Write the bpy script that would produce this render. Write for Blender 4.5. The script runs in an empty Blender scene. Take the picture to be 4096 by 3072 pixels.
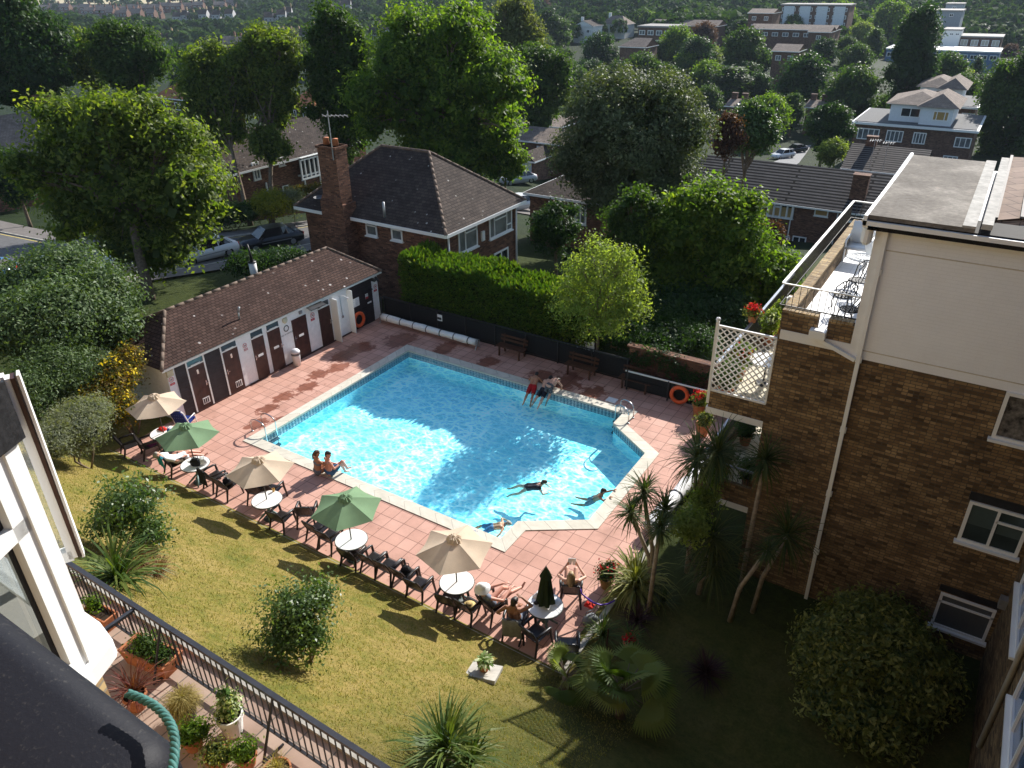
import bpy, bmesh, math, random
import numpy as np
from mathutils import Vector, Matrix
S = bpy.context.scene
C = S.collection
PI = math.pi
R = math.radians
rng = np.random.default_rng(7)
random.seed(5)

# ------------------------------------------------------------------ camera
F = 2995.5; PITCH = .5042; ROLL = -.01575; YAW = -.575; H = 14.5
_cp, _sp = math.cos(PITCH), math.sin(PITCH)
_r = np.array([1., 0, 0]); _u = np.array([0, _sp, _cp]); _f = np.array([0, _cp, -_sp])
_cr, _sr = math.cos(ROLL), math.sin(ROLL)
_r, _u = _r*_cr + _u*_sr, -_r*_sr + _u*_cr
_M = np.array([[math.cos(YAW), math.sin(YAW), 0], [-math.sin(YAW), math.cos(YAW), 0], [0, 0, 1]])
CR, CU, CF = _M@_r, _M@_u, _M@_f
CAM = np.array([0, 0, H])
def ray(x, y): return CF*F + CR*(x-2048) - CU*(y-1536)
def G(x, y, z=0.0):
    d = ray(x, y); return CAM + d*((z-H)/d[2])
def AT(x, y, D): return CAM + ray(x, y)*(D/F)
def PL(x, y, ax, val):
    d = ray(x, y); return CAM + d*((val-CAM[ax])/d[ax])
def proj(p):
    d = np.asarray(p, float)-CAM; c = d@CF
    return 2048+F*(d@CR)/c, 1536-F*(d@CU)/c, c
cd = bpy.data.cameras.new('camera'); cam = bpy.data.objects.new('camera', cd); C.objects.link(cam)
cd.sensor_width = 36; cd.lens = 36*F/4096; cd.clip_start = .05; cd.clip_end = 6000
cam.matrix_world = Matrix(((CR[0], CU[0], -CF[0], 0), (CR[1], CU[1], -CF[1], 0), (CR[2], CU[2], -CF[2], H), (0, 0, 0, 1)))
S.camera = cam

# ------------------------------------------------------------------ light
SUN_EL, SUN_AZ = 31.0, 86.0        # direction the light comes from, degrees from +x
w = bpy.data.worlds.new('World'); S.world = w; w.use_nodes = True
nt = w.node_tree; nt.nodes.clear()
sky = nt.nodes.new('ShaderNodeTexSky'); sky.sky_type = 'NISHITA'; sky.sun_disc = False
sky.sun_elevation = R(SUN_EL); sky.sun_rotation = R(90-SUN_AZ); sky.air_density = 1.0; sky.dust_density = .6
bg = nt.nodes.new('ShaderNodeBackground'); bg.inputs[1].default_value = .11
wo = nt.nodes.new('ShaderNodeOutputWorld'); nt.links.new(sky.outputs[0], bg.inputs[0]); nt.links.new(bg.outputs[0], wo.inputs[0])
sl = bpy.data.lights.new('sun', 'SUN'); sl.energy = 5.0; sl.angle = R(.53); sl.color = (1, .955, .89)
sun = bpy.data.objects.new('sun', sl); C.objects.link(sun)
_sd = Vector((math.cos(R(SUN_AZ))*math.cos(R(SUN_EL)), math.sin(R(SUN_AZ))*math.cos(R(SUN_EL)), math.sin(R(SUN_EL))))
sun.rotation_euler = _sd.to_track_quat('Z', 'Y').to_euler(); sun.location = (0, 60, 80)
S.view_settings.view_transform = 'Standard'; S.view_settings.look = 'None'; S.view_settings.exposure = .75; S.view_settings.gamma = 1
S.render.engine = 'CYCLES'
S.cycles.max_bounces = 7; S.cycles.transparent_max_bounces = 12; S.cycles.diffuse_bounces = 3; S.cycles.glossy_bounces = 3
S.cycles.caustics_reflective = False; S.cycles.caustics_refractive = False; S.cycles.sample_clamp_indirect = 4

# ------------------------------------------------------------------ terrain height
_T = [(-200, 0), (32, 0), (42, -1.5), (55, -3), (72, -5.5), (100, -8), (130, -12), (160, -16), (200, -21), (240, -24), (300, -23), (360, -18), (420, -14), (500, -12), (600, -11), (700, -11), (800, -9), (900, -8), (1000, -12), (1300, -60), (4000, -80)]
_tx = [a for a, b in _T]; _tz = [b for a, b in _T]
def sstep(a, b, x):
    t = min(1, max(0, (x-a)/(b-a))); return t*t*(3-2*t)
# spot heights read off the houses: (px, py of the eave, depth, height of the eave above ground, reach)
_SP = [(710,395,130,5.5,30),(1195,425,135,5.5,30),(2165,568,92,5.2,22),(2165,500,108,5,25),(3660,512,115,8,28),(3730,425,140,8,28),(3260,22,330,13,45),
 (3043,52,270,9,35),(3170,118,250,5,35),(3140,205,190,5,30),(3277,128,235,5,30),(2620,110,255,9,35),(2740,102,290,7,40),(2530,188,215,4.5,30),(2450,98,330,6,45),(2333,104,320,6,45),
 (2935,425,150,5,25),(3257,430,155,5,25),(3770,45,330,20,45),(3925,150,300,9,45),(3770,205,285,6,40),(3190,640,150,0,20),
 (330,38,700,6.5,60),(640,22,700,6.5,60),(940,8,700,6.5,60),(150,24,760,6.5,60),(560,30,760,6.5,60),(690,60,560,6.5,50),(925,48,560,6.5,50),(420,45,610,6.5,50),(640,52,610,6.5,50),(650,155,400,6.5,40),
 (1000,148,385,6.5,40),(1140,132,385,6.5,40),(1280,118,385,6.5,40),(1360,20,560,6.5,50),(1530,113,380,6.5,40),(950,165,370,6.5,40),(1110,55,520,6.5,50),
 (2000,60,420,8,50),(2200,20,420,8,50),(1750,60,420,8,50),(1250,320,200,12,45),(1900,200,260,10,45),(2350,300,180,10,35),(2700,300,180,10,35),(3450,300,190,10,35),(4000,300,220,12,40)]
_SPW = []
for px, py, D, h_, rr in _SP:
    q = AT(px, py, D); _SPW.append((q[0], q[1], q[2]-h_, rr))
_spx = np.array(_SPW)
def base_h(x, y):
    t = -.544*x+.839*y; s = .839*x+.544*y
    h = float(np.interp(t, _tx, _tz))
    h -= min(4, .15*max(0, s))*sstep(38, 70, t)
    h += 26*sstep(420, 760, t)*sstep(-420, 60, s)
    return h
_spb = np.array([base_h(a[0], a[1]) for a in _SPW])
def far_h(x, y):
    h = base_h(x, y); t = -.544*x+.839*y
    if t > 60:
        w_ = np.exp(-((_spx[:, 0]-x)**2+(_spx[:, 1]-y)**2)/(2*_spx[:, 3]**2))
        h += float((w_*(_spx[:, 2]-_spb)).sum()/max(1.0, w_.sum()))*sstep(60, 85, t)
    h += .5*math.sin(x*.05)*math.sin(y*.043+1)*sstep(45, 120, t)
    return h
_B = [(-60, 4.55), (4.5, 4.5), (6, 3.3), (8, 1.78), (9.4, .78), (10, .41), (10.4, .2), (10.8, .02), (200, 0)]
def bank(y): return float(np.interp(y, [a for a, b in _B], [b for a, b in _B]))
def TH(x, y):
    b = bank(y)
    return far_h(x, y) + b

# ------------------------------------------------------------------ mesh builder
class MB:
    def __init__(s): s.v = []; s.f = []; s.u = []; s.m = []
    def add(s, vs, fs, mat=0, uvs=None):
        o = len(s.v); s.v += [tuple(map(float, p)) for p in vs]
        for i, f in enumerate(fs):
            s.f.append(tuple(o+k for k in f)); s.u.append(uvs[i] if uvs else None); s.m.append(mat)
        return s
    def box(s, a, b, mat=0):
        x0, y0, z0 = a; x1, y1, z1 = b
        if x0 > x1: x0, x1 = x1, x0
        if y0 > y1: y0, y1 = y1, y0
        if z0 > z1: z0, z1 = z1, z0
        return s.add([(x0,y0,z0),(x1,y0,z0),(x1,y1,z0),(x0,y1,z0),(x0,y0,z1),(x1,y0,z1),(x1,y1,z1),(x0,y1,z1)],
                     [(0,3,2,1),(4,5,6,7),(0,1,5,4),(1,2,6,5),(2,3,7,6),(3,0,4,7)], mat)
    def bar(s, p, q, w, h=None, up=(0,0,1), mat=0):
        "rectangular bar from p to q"
        h = h or w; p, q = Vector(p), Vector(q); d = (q-p).normalized(); up = Vector(up)
        if abs(d.dot(up)) > .98: up = Vector((1, 0, 0))
        a = d.cross(up).normalized()*(w/2); b = a.cross(d).normalized()*(h/2)
        vs = [p-a-b, p+a-b, p+a+b, p-a+b, q-a-b, q+a-b, q+a+b, q-a+b]
        return s.add(vs, [(0,3,2,1),(4,5,6,7),(0,1,5,4),(1,2,6,5),(2,3,7,6),(3,0,4,7)][0:6], mat)
    def tube(s, pts, r, n=8, mat=0, closed=False):
        pts = [Vector(p) for p in pts]; k = len(pts)
        rs = list(r) if hasattr(r, '__len__') else [r]*k
        vs = []; ref = None
        for i, p in enumerate(pts):
            if closed: d = pts[(i+1) % k]-pts[i-1]
            else: d = pts[min(i+1, k-1)]-pts[max(i-1, 0)]
            d.normalize()
            if ref is None: ref = Vector((0,0,1)) if abs(d.z) < .9 else Vector((1,0,0))
            a = (ref - d*ref.dot(d)).normalized(); ref = a; b = d.cross(a)
            for j in range(n):
                t = 2*PI*j/n; vs.append(p + a*(math.cos(t)*rs[i]) + b*(math.sin(t)*rs[i]))
        fs = []
        for i in range(k if closed else k-1):
            for j in range(n):
                i2 = (i+1) % k
                fs.append((i*n+j, i*n+(j+1) % n, i2*n+(j+1) % n, i2*n+j))
        if not closed: fs += [tuple(range(n-1, -1, -1)), tuple(range((k-1)*n, k*n))]
        return s.add(vs, fs, mat)
    def lathe(s, prof, n=20, c=(0,0,0), mat=0, caps=True):
        vs = [(c[0]+r*math.cos(2*PI*j/n), c[1]+r*math.sin(2*PI*j/n), c[2]+z) for r, z in prof for j in range(n)]
        fs = [(i*n+j, i*n+(j+1) % n, (i+1)*n+(j+1) % n, (i+1)*n+j) for i in range(len(prof)-1) for j in range(n)]
        if caps: fs += [tuple(range(n-1, -1, -1)), tuple(range((len(prof)-1)*n, len(prof)*n))]
        return s.add(vs, fs, mat)
    def prism(s, poly, z0, z1, mat=0):
        n = len(poly)
        vs = [(x, y, z0) for x, y in poly]+[(x, y, z1) for x, y in poly]
        fs = [tuple(range(n-1, -1, -1)), tuple(range(n, 2*n))]+[(i, (i+1) % n, n+(i+1) % n, n+i) for i in range(n)]
        return s.add(vs, fs, mat)
    def slope(s, pts, thick=.0, mat=0, eave=None):
        "planar roof face, uv in metres: u along first edge, v up the slope"
        P = [Vector(p) for p in pts]; u = (P[1]-P[0]).normalized(); n = (P[1]-P[0]).cross(P[2]-P[0]).normalized(); v = n.cross(u)
        uv = [((p-P[0]).dot(u)+31.7, (p-P[0]).dot(v)) for p in P]
        return s.add(P, [tuple(range(len(P)))], mat, [uv])
    def build(s, name, mats, parent=None, smooth=False, world=True, kind=None):
        me = bpy.data.meshes.new(name)
        vs = s.v
        off = parent.matrix_basis.translation if (parent is not None and world) else None
        if off is not None:
            o = Vector(off)
            if parent.parent: o = o + parent.parent.location
            vs = [(x-o.x, y-o.y, z-o.z) for x, y, z in vs]
        me.from_pydata(vs, [], s.f)
        ul = me.uv_layers.new(name='UVMap')
        uvd = np.zeros(len(me.loops)*2, dtype=np.float32); k = 0
        for fi, p in enumerate(me.polygons):
            cu = s.u[fi]
            if cu is None:
                n = p.normal; ax = max(range(3), key=lambda i: abs(n[i]))
                for vi in p.vertices:
                    c = s.v[vi]
                    if ax == 0: a, b = c[1], c[2]
                    elif ax == 1: a, b = c[0], c[2]
                    else: a, b = c[0], c[1]
                    uvd[k] = a; uvd[k+1] = b; k += 2
            else:
                for a, b in cu: uvd[k] = a; uvd[k+1] = b; k += 2
        ul.data.foreach_set('uv', uvd)
        if not isinstance(mats, (list, tuple)): mats = [mats]
        for m in mats: me.materials.append(m)
        if len(mats) > 1: me.polygons.foreach_set('material_index', s.m)
        if smooth: me.polygons.foreach_set('use_smooth', [True]*len(me.polygons))
        me.update()
        o = bpy.data.objects.new(name, me); C.objects.link(o)
        if parent is not None: o.parent = parent
        if kind: o['kind'] = kind
        return o
def tag(o, label, cat, group=None, kind=None):
    o['label'] = label; o['category'] = cat
    if group: o['group'] = group
    if kind: o['kind'] = kind
    return o
def thing(name, label, cat, loc=(0,0,0), rz=0, group=None):
    o = bpy.data.objects.new(name, None); C.objects.link(o); o.empty_display_size = .1
    o.location = loc; o.rotation_euler = (0, 0, rz)
    return tag(o, label, cat, group)
def dup(root, loc=None, rz=None, label=None, scale=None):
    r = root.copy(); C.objects.link(r)
    if loc is not None: r.location = loc
    if rz is not None: r.rotation_euler = (0, 0, rz)
    if scale is not None: r.scale = scale if hasattr(scale, '__len__') else (scale,)*3
    if label: r['label'] = label
    for ch in root.children:
        c = ch.copy(); C.objects.link(c); c.parent = r
        for g in ch.children:
            d = g.copy(); C.objects.link(d); d.parent = c
    return r

# ------------------------------------------------------------------ materials
def newmat(name):
    m = bpy.data.materials.new(name); m.use_nodes = True; n = m.node_tree; n.nodes.clear()
    out = n.nodes.new('ShaderNodeOutputMaterial'); return m, n, out
def nd(n, t, **kw):
    x = n.nodes.new(t)
    for k, v in kw.items():
        if k.startswith('i_'): x.inputs[k[2:].replace('_', ' ')].default_value = v
        elif k.startswith('n_'): x.inputs[int(k[2:])].default_value = v
        else: setattr(x, k, v)
    return x
def c4(c): return (c[0], c[1], c[2], 1)
def ramp(n, stops, fac=None, interp='LINEAR'):
    r = n.nodes.new('ShaderNodeValToRGB'); r.color_ramp.interpolation = interp
    e = r.color_ramp.elements
    while len(e) < len(stops): e.new(.5)
    for i, (p, c) in enumerate(stops): e[i].position = p; e[i].color = c4(c)
    if fac is not None: n.links.new(fac, r.inputs[0])
    return r
def mix(n, a, b, fac, mode='MIX'):
    x = n.nodes.new('ShaderNodeMix'); x.data_type = 'RGBA'; x.blend_type = mode
    for k, v in ((0, fac), (6, a), (7, b)):
        if hasattr(v, 'links') or hasattr(v, 'is_linked'): n.links.new(v, x.inputs[k])
        else: x.inputs[k].default_value = v if k == 0 else c4(v)
    return x.outputs[2]
def math_(n, op, a, b=None, clamp=False):
    x = n.nodes.new('ShaderNodeMath'); x.operation = op; x.use_clamp = clamp
    for k, v in ((0, a), (1, b)):
        if v is None: continue
        if hasattr(v, 'is_linked'): n.links.new(v, x.inputs[k])
        else: x.inputs[k].default_value = v
    return x.outputs[0]
def noise(n, scale, detail=3, rough=.55, vec=None, dist=0):
    x = nd(n, 'ShaderNodeTexNoise'); x.inputs['Scale'].default_value = scale; x.inputs['Detail'].default_value = detail
    x.inputs['Roughness'].default_value = rough; x.inputs['Distortion'].default_value = dist
    if vec is None:
        t = n.nodes.new('ShaderNodeTexCoord'); vec = t.outputs['Object']
    n.links.new(vec, x.inputs['Vector']); return x
def bsdf(n, out, col, rough=.6, spec=.3, metal=0, bump=None, bstr=.3, bdist=.02):
    b = n.nodes.new('ShaderNodeBsdfPrincipled')
    if hasattr(col, 'is_linked'): n.links.new(col, b.inputs['Base Color'])
    else: b.inputs['Base Color'].default_value = c4(col)
    if hasattr(rough, 'is_linked'): n.links.new(rough, b.inputs['Roughness'])
    else: b.inputs['Roughness'].default_value = rough
    b.inputs['Specular IOR Level'].default_value = spec; b.inputs['Metallic'].default_value = metal
    if bump is not None:
        bp = n.nodes.new('ShaderNodeBump'); bp.inputs['Strength'].default_value = bstr; bp.inputs['Distance'].default_value = bdist
        n.links.new(bump, bp.inputs['Height']); n.links.new(bp.outputs[0], b.inputs['Normal'])
    n.links.new(b.outputs[0], out.inputs[0]); return b
def plain(name, col, rough=.55, spec=.3, metal=0, var=.18, scale=6, bstr=.15):
    "one colour with mottling and slight unevenness"
    m, n, out = newmat(name)
    nz = noise(n, scale, 5, .6)
    lo = tuple(c*(1-var) for c in col); hi = tuple(min(1, c*(1+var)) for c in col)
    r = ramp(n, [(.3, lo), (.7, hi)], nz.outputs[0])
    bsdf(n, out, r.outputs[0], rough, spec, metal, nz.outputs[0], bstr, .01); return m
def uvnode(n, sx=1, sy=1):
    t = n.nodes.new('ShaderNodeUVMap'); mp = n.nodes.new('ShaderNodeMapping'); mp.inputs['Scale'].default_value = (sx, sy, 1)
    n.links.new(t.outputs[0], mp.inputs[0]); return mp.outputs[0]
def bricktex(n, vec, c1, c2, mortar, bw, rh, ms, offset=.5, bias=0, smooth=.1):
    b = n.nodes.new('ShaderNodeTexBrick'); b.offset = offset; b.squash = 1
    n.links.new(vec, b.inputs['Vector']); b.inputs['Color1'].default_value = c4(c1); b.inputs['Color2'].default_value = c4(c2)
    b.inputs['Mortar'].default_value = c4(mortar); b.inputs['Scale'].default_value = 1; b.inputs['Mortar Size'].default_value = ms
    b.inputs['Mortar Smooth'].default_value = smooth; b.inputs['Bias'].default_value = bias
    b.inputs['Brick Width'].default_value = bw; b.inputs['Row Height'].default_value = rh; return b
def brickmat(name, c1, c2, c3, mortar, bw=.225, rh=.075, ms=.006, var=.6, stain=None):
    m, n, out = newmat(name); uv = uvnode(n)
    b = bricktex(n, uv, c1, c2, mortar, bw, rh, ms)
    b2 = bricktex(n, uv, (0, 0, 0), (1, 1, 1), (.5, .5, .5), bw, rh, 0); b2.offset_frequency = 2
    nz = noise(n, 1.4, 5, .65, uv)
    # a second random per brick from white noise of the cell
    sep = n.nodes.new('ShaderNodeSeparateXYZ'); n.links.new(uv, sep.inputs[0])
    row = math_(n, 'FLOOR', math_(n, 'DIVIDE', sep.outputs[1], rh))
    odd = math_(n, 'MULTIPLY', math_(n, 'MODULO', row, 2), .5)
    colm = math_(n, 'FLOOR', math_(n, 'ADD', math_(n, 'DIVIDE', sep.outputs[0], bw), odd))
    cmb = n.nodes.new('ShaderNodeCombineXYZ'); n.links.new(row, cmb.inputs[0]); n.links.new(colm, cmb.inputs[1])
    wn = n.nodes.new('ShaderNodeTexWhiteNoise'); wn.noise_dimensions = '2D'; n.links.new(cmb.outputs[0], wn.inputs[0])
    per = ramp(n, [(0, tuple(x*.35 for x in c1)), (.22, c1), (.5, c2), (.8, c3), (1, tuple(min(1, x*1.5) for x in c3))], wn.outputs[0])
    col = mix(n, b.outputs[0], per.outputs[0], math_(n, 'MULTIPLY', math_(n, 'SUBTRACT', 1, b.outputs[1]), var))
    dirt = ramp(n, [(.3, (.55, .52, .5)), (.65, (1.12, 1.1, 1.05))], nz.outputs[0])
    col = mix(n, col, dirt.outputs[0], .8, 'MULTIPLY')
    bsdf(n, out, col, .85, .2, 0, math_(n, 'SUBTRACT', 1, b.outputs[1]), .5, .01); return m
def roofmat(name, c1, c2, gap, bw=.3, rh=.28, lichen=.5, lcol=(.5, .49, .45), ms=.02, bstr=.8):
    m, n, out = newmat(name); uv = uvnode(n)
    b = bricktex(n, uv, c1, c2, gap, bw, rh, ms, smooth=.3)
    nz = noise(n, .9, 6, .7, uv); d = ramp(n, [(.3, (.6, .58, .56)), (.7, (1.25, 1.2, 1.15))], nz.outputs[0])
    col = mix(n, b.outputs[0], d.outputs[0], .85, 'MULTIPLY')
    v = nd(n, 'ShaderNodeTexVoronoi'); v.inputs['Scale'].default_value = 2.2; n.links.new(uv, v.inputs['Vector'])
    sp = ramp(n, [(.0, (1, 1, 1)), (.10, (1, 1, 1)), (.14, (0, 0, 0))], v.outputs['Distance'])
    nz2 = noise(n, 1.7, 3, .6, uv); k = ramp(n, [(.5, (0, 0, 0)), (.62, (1, 1, 1))], nz2.outputs[0])
    fac = math_(n, 'MULTIPLY', math_(n, 'MULTIPLY', sp.outputs[0], k.outputs[0]), lichen)
    col = mix(n, col, lcol, fac)
    # saw-tooth courses: each row overlaps the one below
    sep = n.nodes.new('ShaderNodeSeparateXYZ'); n.links.new(uv, sep.inputs[0])
    saw = math_(n, 'SUBTRACT', 1, math_(n, 'FRACT', math_(n, 'DIVIDE', sep.outputs[1], rh)))
    h = math_(n, 'ADD', saw, math_(n, 'MULTIPLY', b.outputs[1], -.5))
    bsdf(n, out, col, .85, .1, 0, h, bstr, .03); return m
def leafmat(name, cols, trans=.4, gloss=.35, rough=.45):
    gloss *= .45; rough = rough*.6+.3; cols = [tuple(v*.95 for v in c) for c in cols]
    m, n, out = newmat(name)
    a = n.nodes.new('ShaderNodeAttribute'); a.attribute_name = 'tint'
    r = ramp(n, [(i/(len(cols)-1), c) for i, c in enumerate(cols)], a.outputs['Fac'])
    b = n.nodes.new('ShaderNodeBsdfPrincipled'); n.links.new(r.outputs[0], b.inputs['Base Color'])
    b.inputs['Roughness'].default_value = rough; b.inputs['Specular IOR Level'].default_value = gloss
    t = n.nodes.new('ShaderNodeBsdfTranslucent')
    tc = mix(n, r.outputs[0], (1.9, 2.0, .55), 1.0, 'MULTIPLY'); n.links.new(tc, t.inputs[0])
    x = n.nodes.new('ShaderNodeMixShader'); x.inputs[0].default_value = trans
    n.links.new(b.outputs[0], x.inputs[1]); n.links.new(t.outputs[0], x.inputs[2]); n.links.new(x.outputs[0], out.inputs[0]); return m
def glassmat(name, col=(.02, .025, .03), rough=.06, spec=.6):
    m, n, out = newmat(name); nz = noise(n, 1.3, 3)
    r = ramp(n, [(.3, tuple(c*.6 for c in col)), (.7, tuple(c*1.5 for c in col))], nz.outputs[0])
    bsdf(n, out, r.outputs[0], rough, spec); return m

# ------------------------------------------------------------------ foliage
def npmesh(name, V, nper, tint, mats, mi=None, smooth=False):
    "V: (n, nper, 3) polygons, one tint per polygon"
    n = V.shape[0]; me = bpy.data.meshes.new(name)
    me.vertices.add(n*nper); me.vertices.foreach_set('co', np.ascontiguousarray(V, dtype=np.float32).ravel())
    me.loops.add(n*nper); me.loops.foreach_set('vertex_index', np.arange(n*nper, dtype=np.int32))
    me.polygons.add(n); me.polygons.foreach_set('loop_start', np.arange(0, n*nper, nper, dtype=np.int32))
    try: me.polygons.foreach_set('loop_total', np.full(n, nper, dtype=np.int32))
    except Exception: pass
    a = me.attributes.new('tint', 'FLOAT', 'FACE'); a.data.foreach_set('value', np.asarray(tint, dtype=np.float32))
    for m in mats: me.materials.append(m)
    if mi is not None: me.polygons.foreach_set('material_index', np.asarray(mi, dtype=np.int32))
    me.update(calc_edges=True); me.validate(); return me
def unit(a): return a/np.maximum(1e-9, np.linalg.norm(a, axis=-1, keepdims=True))
def crown(lobes, n, size, clump=.35, per=14, asp=.5, shell=.35, droop=.25, upb=.45, low=.35, rg=rng, jag=.12, core=.16):
    "leaves gathered in clumps near the surface of ellipsoid lobes; returns quads and tints"
    L = np.array(lobes, float); area = (L[:, 3]*L[:, 4]+L[:, 3]*L[:, 5]+L[:, 4]*L[:, 5]); pr = area/area.sum()
    k = max(1, n//per); li = rg.choice(len(L), k, p=pr)
    d = unit(rg.normal(size=(k, 3))); fl = (d[:, 2] < -.15) & (rg.random(k) > low); d[fl, 2] *= -1
    rad = 1-shell*rg.random(k)**1.6+jag*rg.normal(size=k)
    cen = L[li, :3]+d*L[li, 3:6]*rad[:, None]
    ctint = np.clip(.5+.2*rg.normal(size=k), 0, 1)
    idx = np.repeat(np.arange(k), per); m = len(idx)
    p = cen[idx]+rg.normal(size=(m, 3))*clump*np.array([1, 1, .75])
    cn = unit(d+.45*rg.normal(size=(k, 3)))
    nrm = unit(cn[idx]*1.0+np.array([0, 0, upb])+.42*rg.normal(size=(m, 3)))
    t = unit(np.cross(nrm, rg.normal(size=(m, 3)))); t[:, 2] -= droop; t = unit(t); b = unit(np.cross(nrm, t)); nn = np.cross(t, b)
    s = size*(.6+.8*rg.random(m))[:, None]; wd = s*asp
    V = np.stack([p-t*s*.5, p+b*wd*.5+nn*s*.06, p+t*s*.5-nn*s*.08, p-b*wd*.5+nn*s*.06], 1)
    tint = np.clip(ctint[idx]+.16*rg.normal(size=m), 0, 1)
    if core:                                        # oversized leaves in the darkest tint, added deep inside to block light
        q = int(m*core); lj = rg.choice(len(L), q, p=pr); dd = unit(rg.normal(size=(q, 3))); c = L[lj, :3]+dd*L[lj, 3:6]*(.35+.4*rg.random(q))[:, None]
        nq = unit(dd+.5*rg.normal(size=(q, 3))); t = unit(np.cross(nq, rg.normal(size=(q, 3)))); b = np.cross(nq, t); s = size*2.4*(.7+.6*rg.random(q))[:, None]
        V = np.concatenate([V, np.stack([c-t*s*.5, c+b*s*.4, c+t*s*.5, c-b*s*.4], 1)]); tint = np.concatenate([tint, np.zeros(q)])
    return V, tint
def limb(mb, p, q, r0, r1, n=7, wob=.08):
    p, q = Vector(p), Vector(q); L = (q-p).length; pts = []
    for i in range(5):
        t = i/4; o = Vector((random.uniform(-1, 1), random.uniform(-1, 1), random.uniform(-.5, .5)))*wob*L*(0 if i in (0, 4) else 1)
        pts.append(p.lerp(q, t)+o+Vector((0, 0, .06*L*math.sin(t*PI))))
    mb.tube(pts, [r0+(r1-r0)*i/4 for i in range(5)], n)
def tree(name, label, base, top_trunk, lobes, n, size, leaf, bark, rt=.25, group=None, cat='tree', trunks=None, **kw):
    "tapered trunk, limbs reaching into every lobe, crown of leaf clumps (world coordinates)"
    t = thing(name, label, cat, base, group=group)
    tr = MB()
    tops = trunks or [(base, top_trunk, rt)]
    for b0, tp, r in tops:
        b0 = Vector(b0); tp = Vector(tp); pts = []
        for i in range(7):
            u = i/6; pts.append(b0.lerp(tp, u)+Vector((random.uniform(-1, 1), random.uniform(-1, 1), 0))*r*.35*(1 if 0 < i < 6 else 0))
        pts[0].z -= .3
        tr.tube(pts, [r*(1.35 if i == 0 else 1-.55*i/6) for i in range(7)], 9)
    for l in lobes:
        b0, tp, r = min(tops, key=lambda q: (q[1][0]-l[0])**2+(q[1][1]-l[1])**2)
        b0 = Vector(b0); tp = Vector(tp); s = b0.lerp(tp, random.uniform(.55, .95))
        c = Vector(l[:3])
        limb(tr, s, c+Vector((0, 0, l[5]*.2)), r*.34, r*.08)
        for q in range(4):
            dv = Vector((random.gauss(0, 1), random.gauss(0, 1), random.gauss(.3, .8))).normalized()
            limb(tr, s.lerp(c, random.uniform(.5, 1)), c+Vector((dv.x*l[3], dv.y*l[4], dv.z*l[5]))*.8, r*.14, r*.03, 5)
    tr.build('trunk', bark, t, True)
    V, ti = crown(lobes, n, size, **kw)
    me = npmesh('crown', V-np.array(base, float), 4, ti, [leaf]); o = bpy.data.objects.new('crown', me); C.objects.link(o); o.parent = t
    return t
def blades(n, L, wd, el0, el1, bend, cen=(0, 0, 0), rg=rng, seg=4, fold=0):
    "strap leaves radiating from a point: quads (n*seg,4,3) and tints"
    az = rg.random(n)*2*PI; el = np.radians(el0+(el1-el0)*rg.random(n)); ln = L*(.65+.5*rg.random(n)); ti = rg.random(n)
    out = []; tt = []
    side = np.stack([-np.sin(az), np.cos(az), 0*az], 1)
    p = np.tile(np.array(cen, float), (n, 1))+.03*rg.normal(size=(n, 3)); cur = el.copy()
    for i in range(seg):
        d = np.stack([np.cos(cur)*np.cos(az), np.cos(cur)*np.sin(az), np.sin(cur)], 1)
        q = p+d*(ln/seg)[:, None]
        w0 = wd*(1-(i/seg)**2)*(.55 if i == 0 else 1); w1 = wd*(1-((i+1)/seg)**2)+.002
        out.append(np.stack([p-side*w0/2, p+side*w0/2, q+side*w1/2, q-side*w1/2], 1)); tt.append(ti)
        p = q; cur = cur-np.radians(bend)*(.6+.8*rg.random(n))/seg*(1+i*.6)
    return np.concatenate(out), np.concatenate(tt)
def leafobj(name, V, ti, mat, parent, smooth=False):
    o0 = np.array(parent.location) if parent is not None else np.zeros(3)
    me = npmesh(name, V-o0, 4, ti, [mat]); o = bpy.data.objects.new(name, me); C.objects.link(o)
    if parent is not None: o.parent = parent
    return o
def fanleaf(c, dirv, rad, nb=26, spread=2.6, rg=rng):
    "one fan palm leaf: folded segments spreading from the stalk end"
    d = np.array(dirv, float); d /= np.linalg.norm(d); up = np.array([0, 0, 1.]); s = np.cross(d, up); s /= np.linalg.norm(s)+1e-9; nrm = np.cross(s, d)
    out = []
    for i in range(nb):
        a = (i/(nb-1)-.5)*spread; u = d*math.cos(a)+s*math.sin(a); v = np.cross(nrm, u)
        ln = rad*(1-.18*abs(a)/1.3)*(.93+.12*rg.random()); w = rad*.075
        p0 = np.array(c); p1 = p0+u*ln*.6+nrm*ln*.05; p2 = p0+u*ln-up*ln*.16
        out.append([p0-v*.006, p0+v*.006, p1+v*w/2+nrm*.01, p1-v*w/2-nrm*.01]); out.append([p1-v*w/2-nrm*.01, p1+v*w/2+nrm*.01, p2+v*.004, p2-v*.004])
    return np.array(out)

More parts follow.
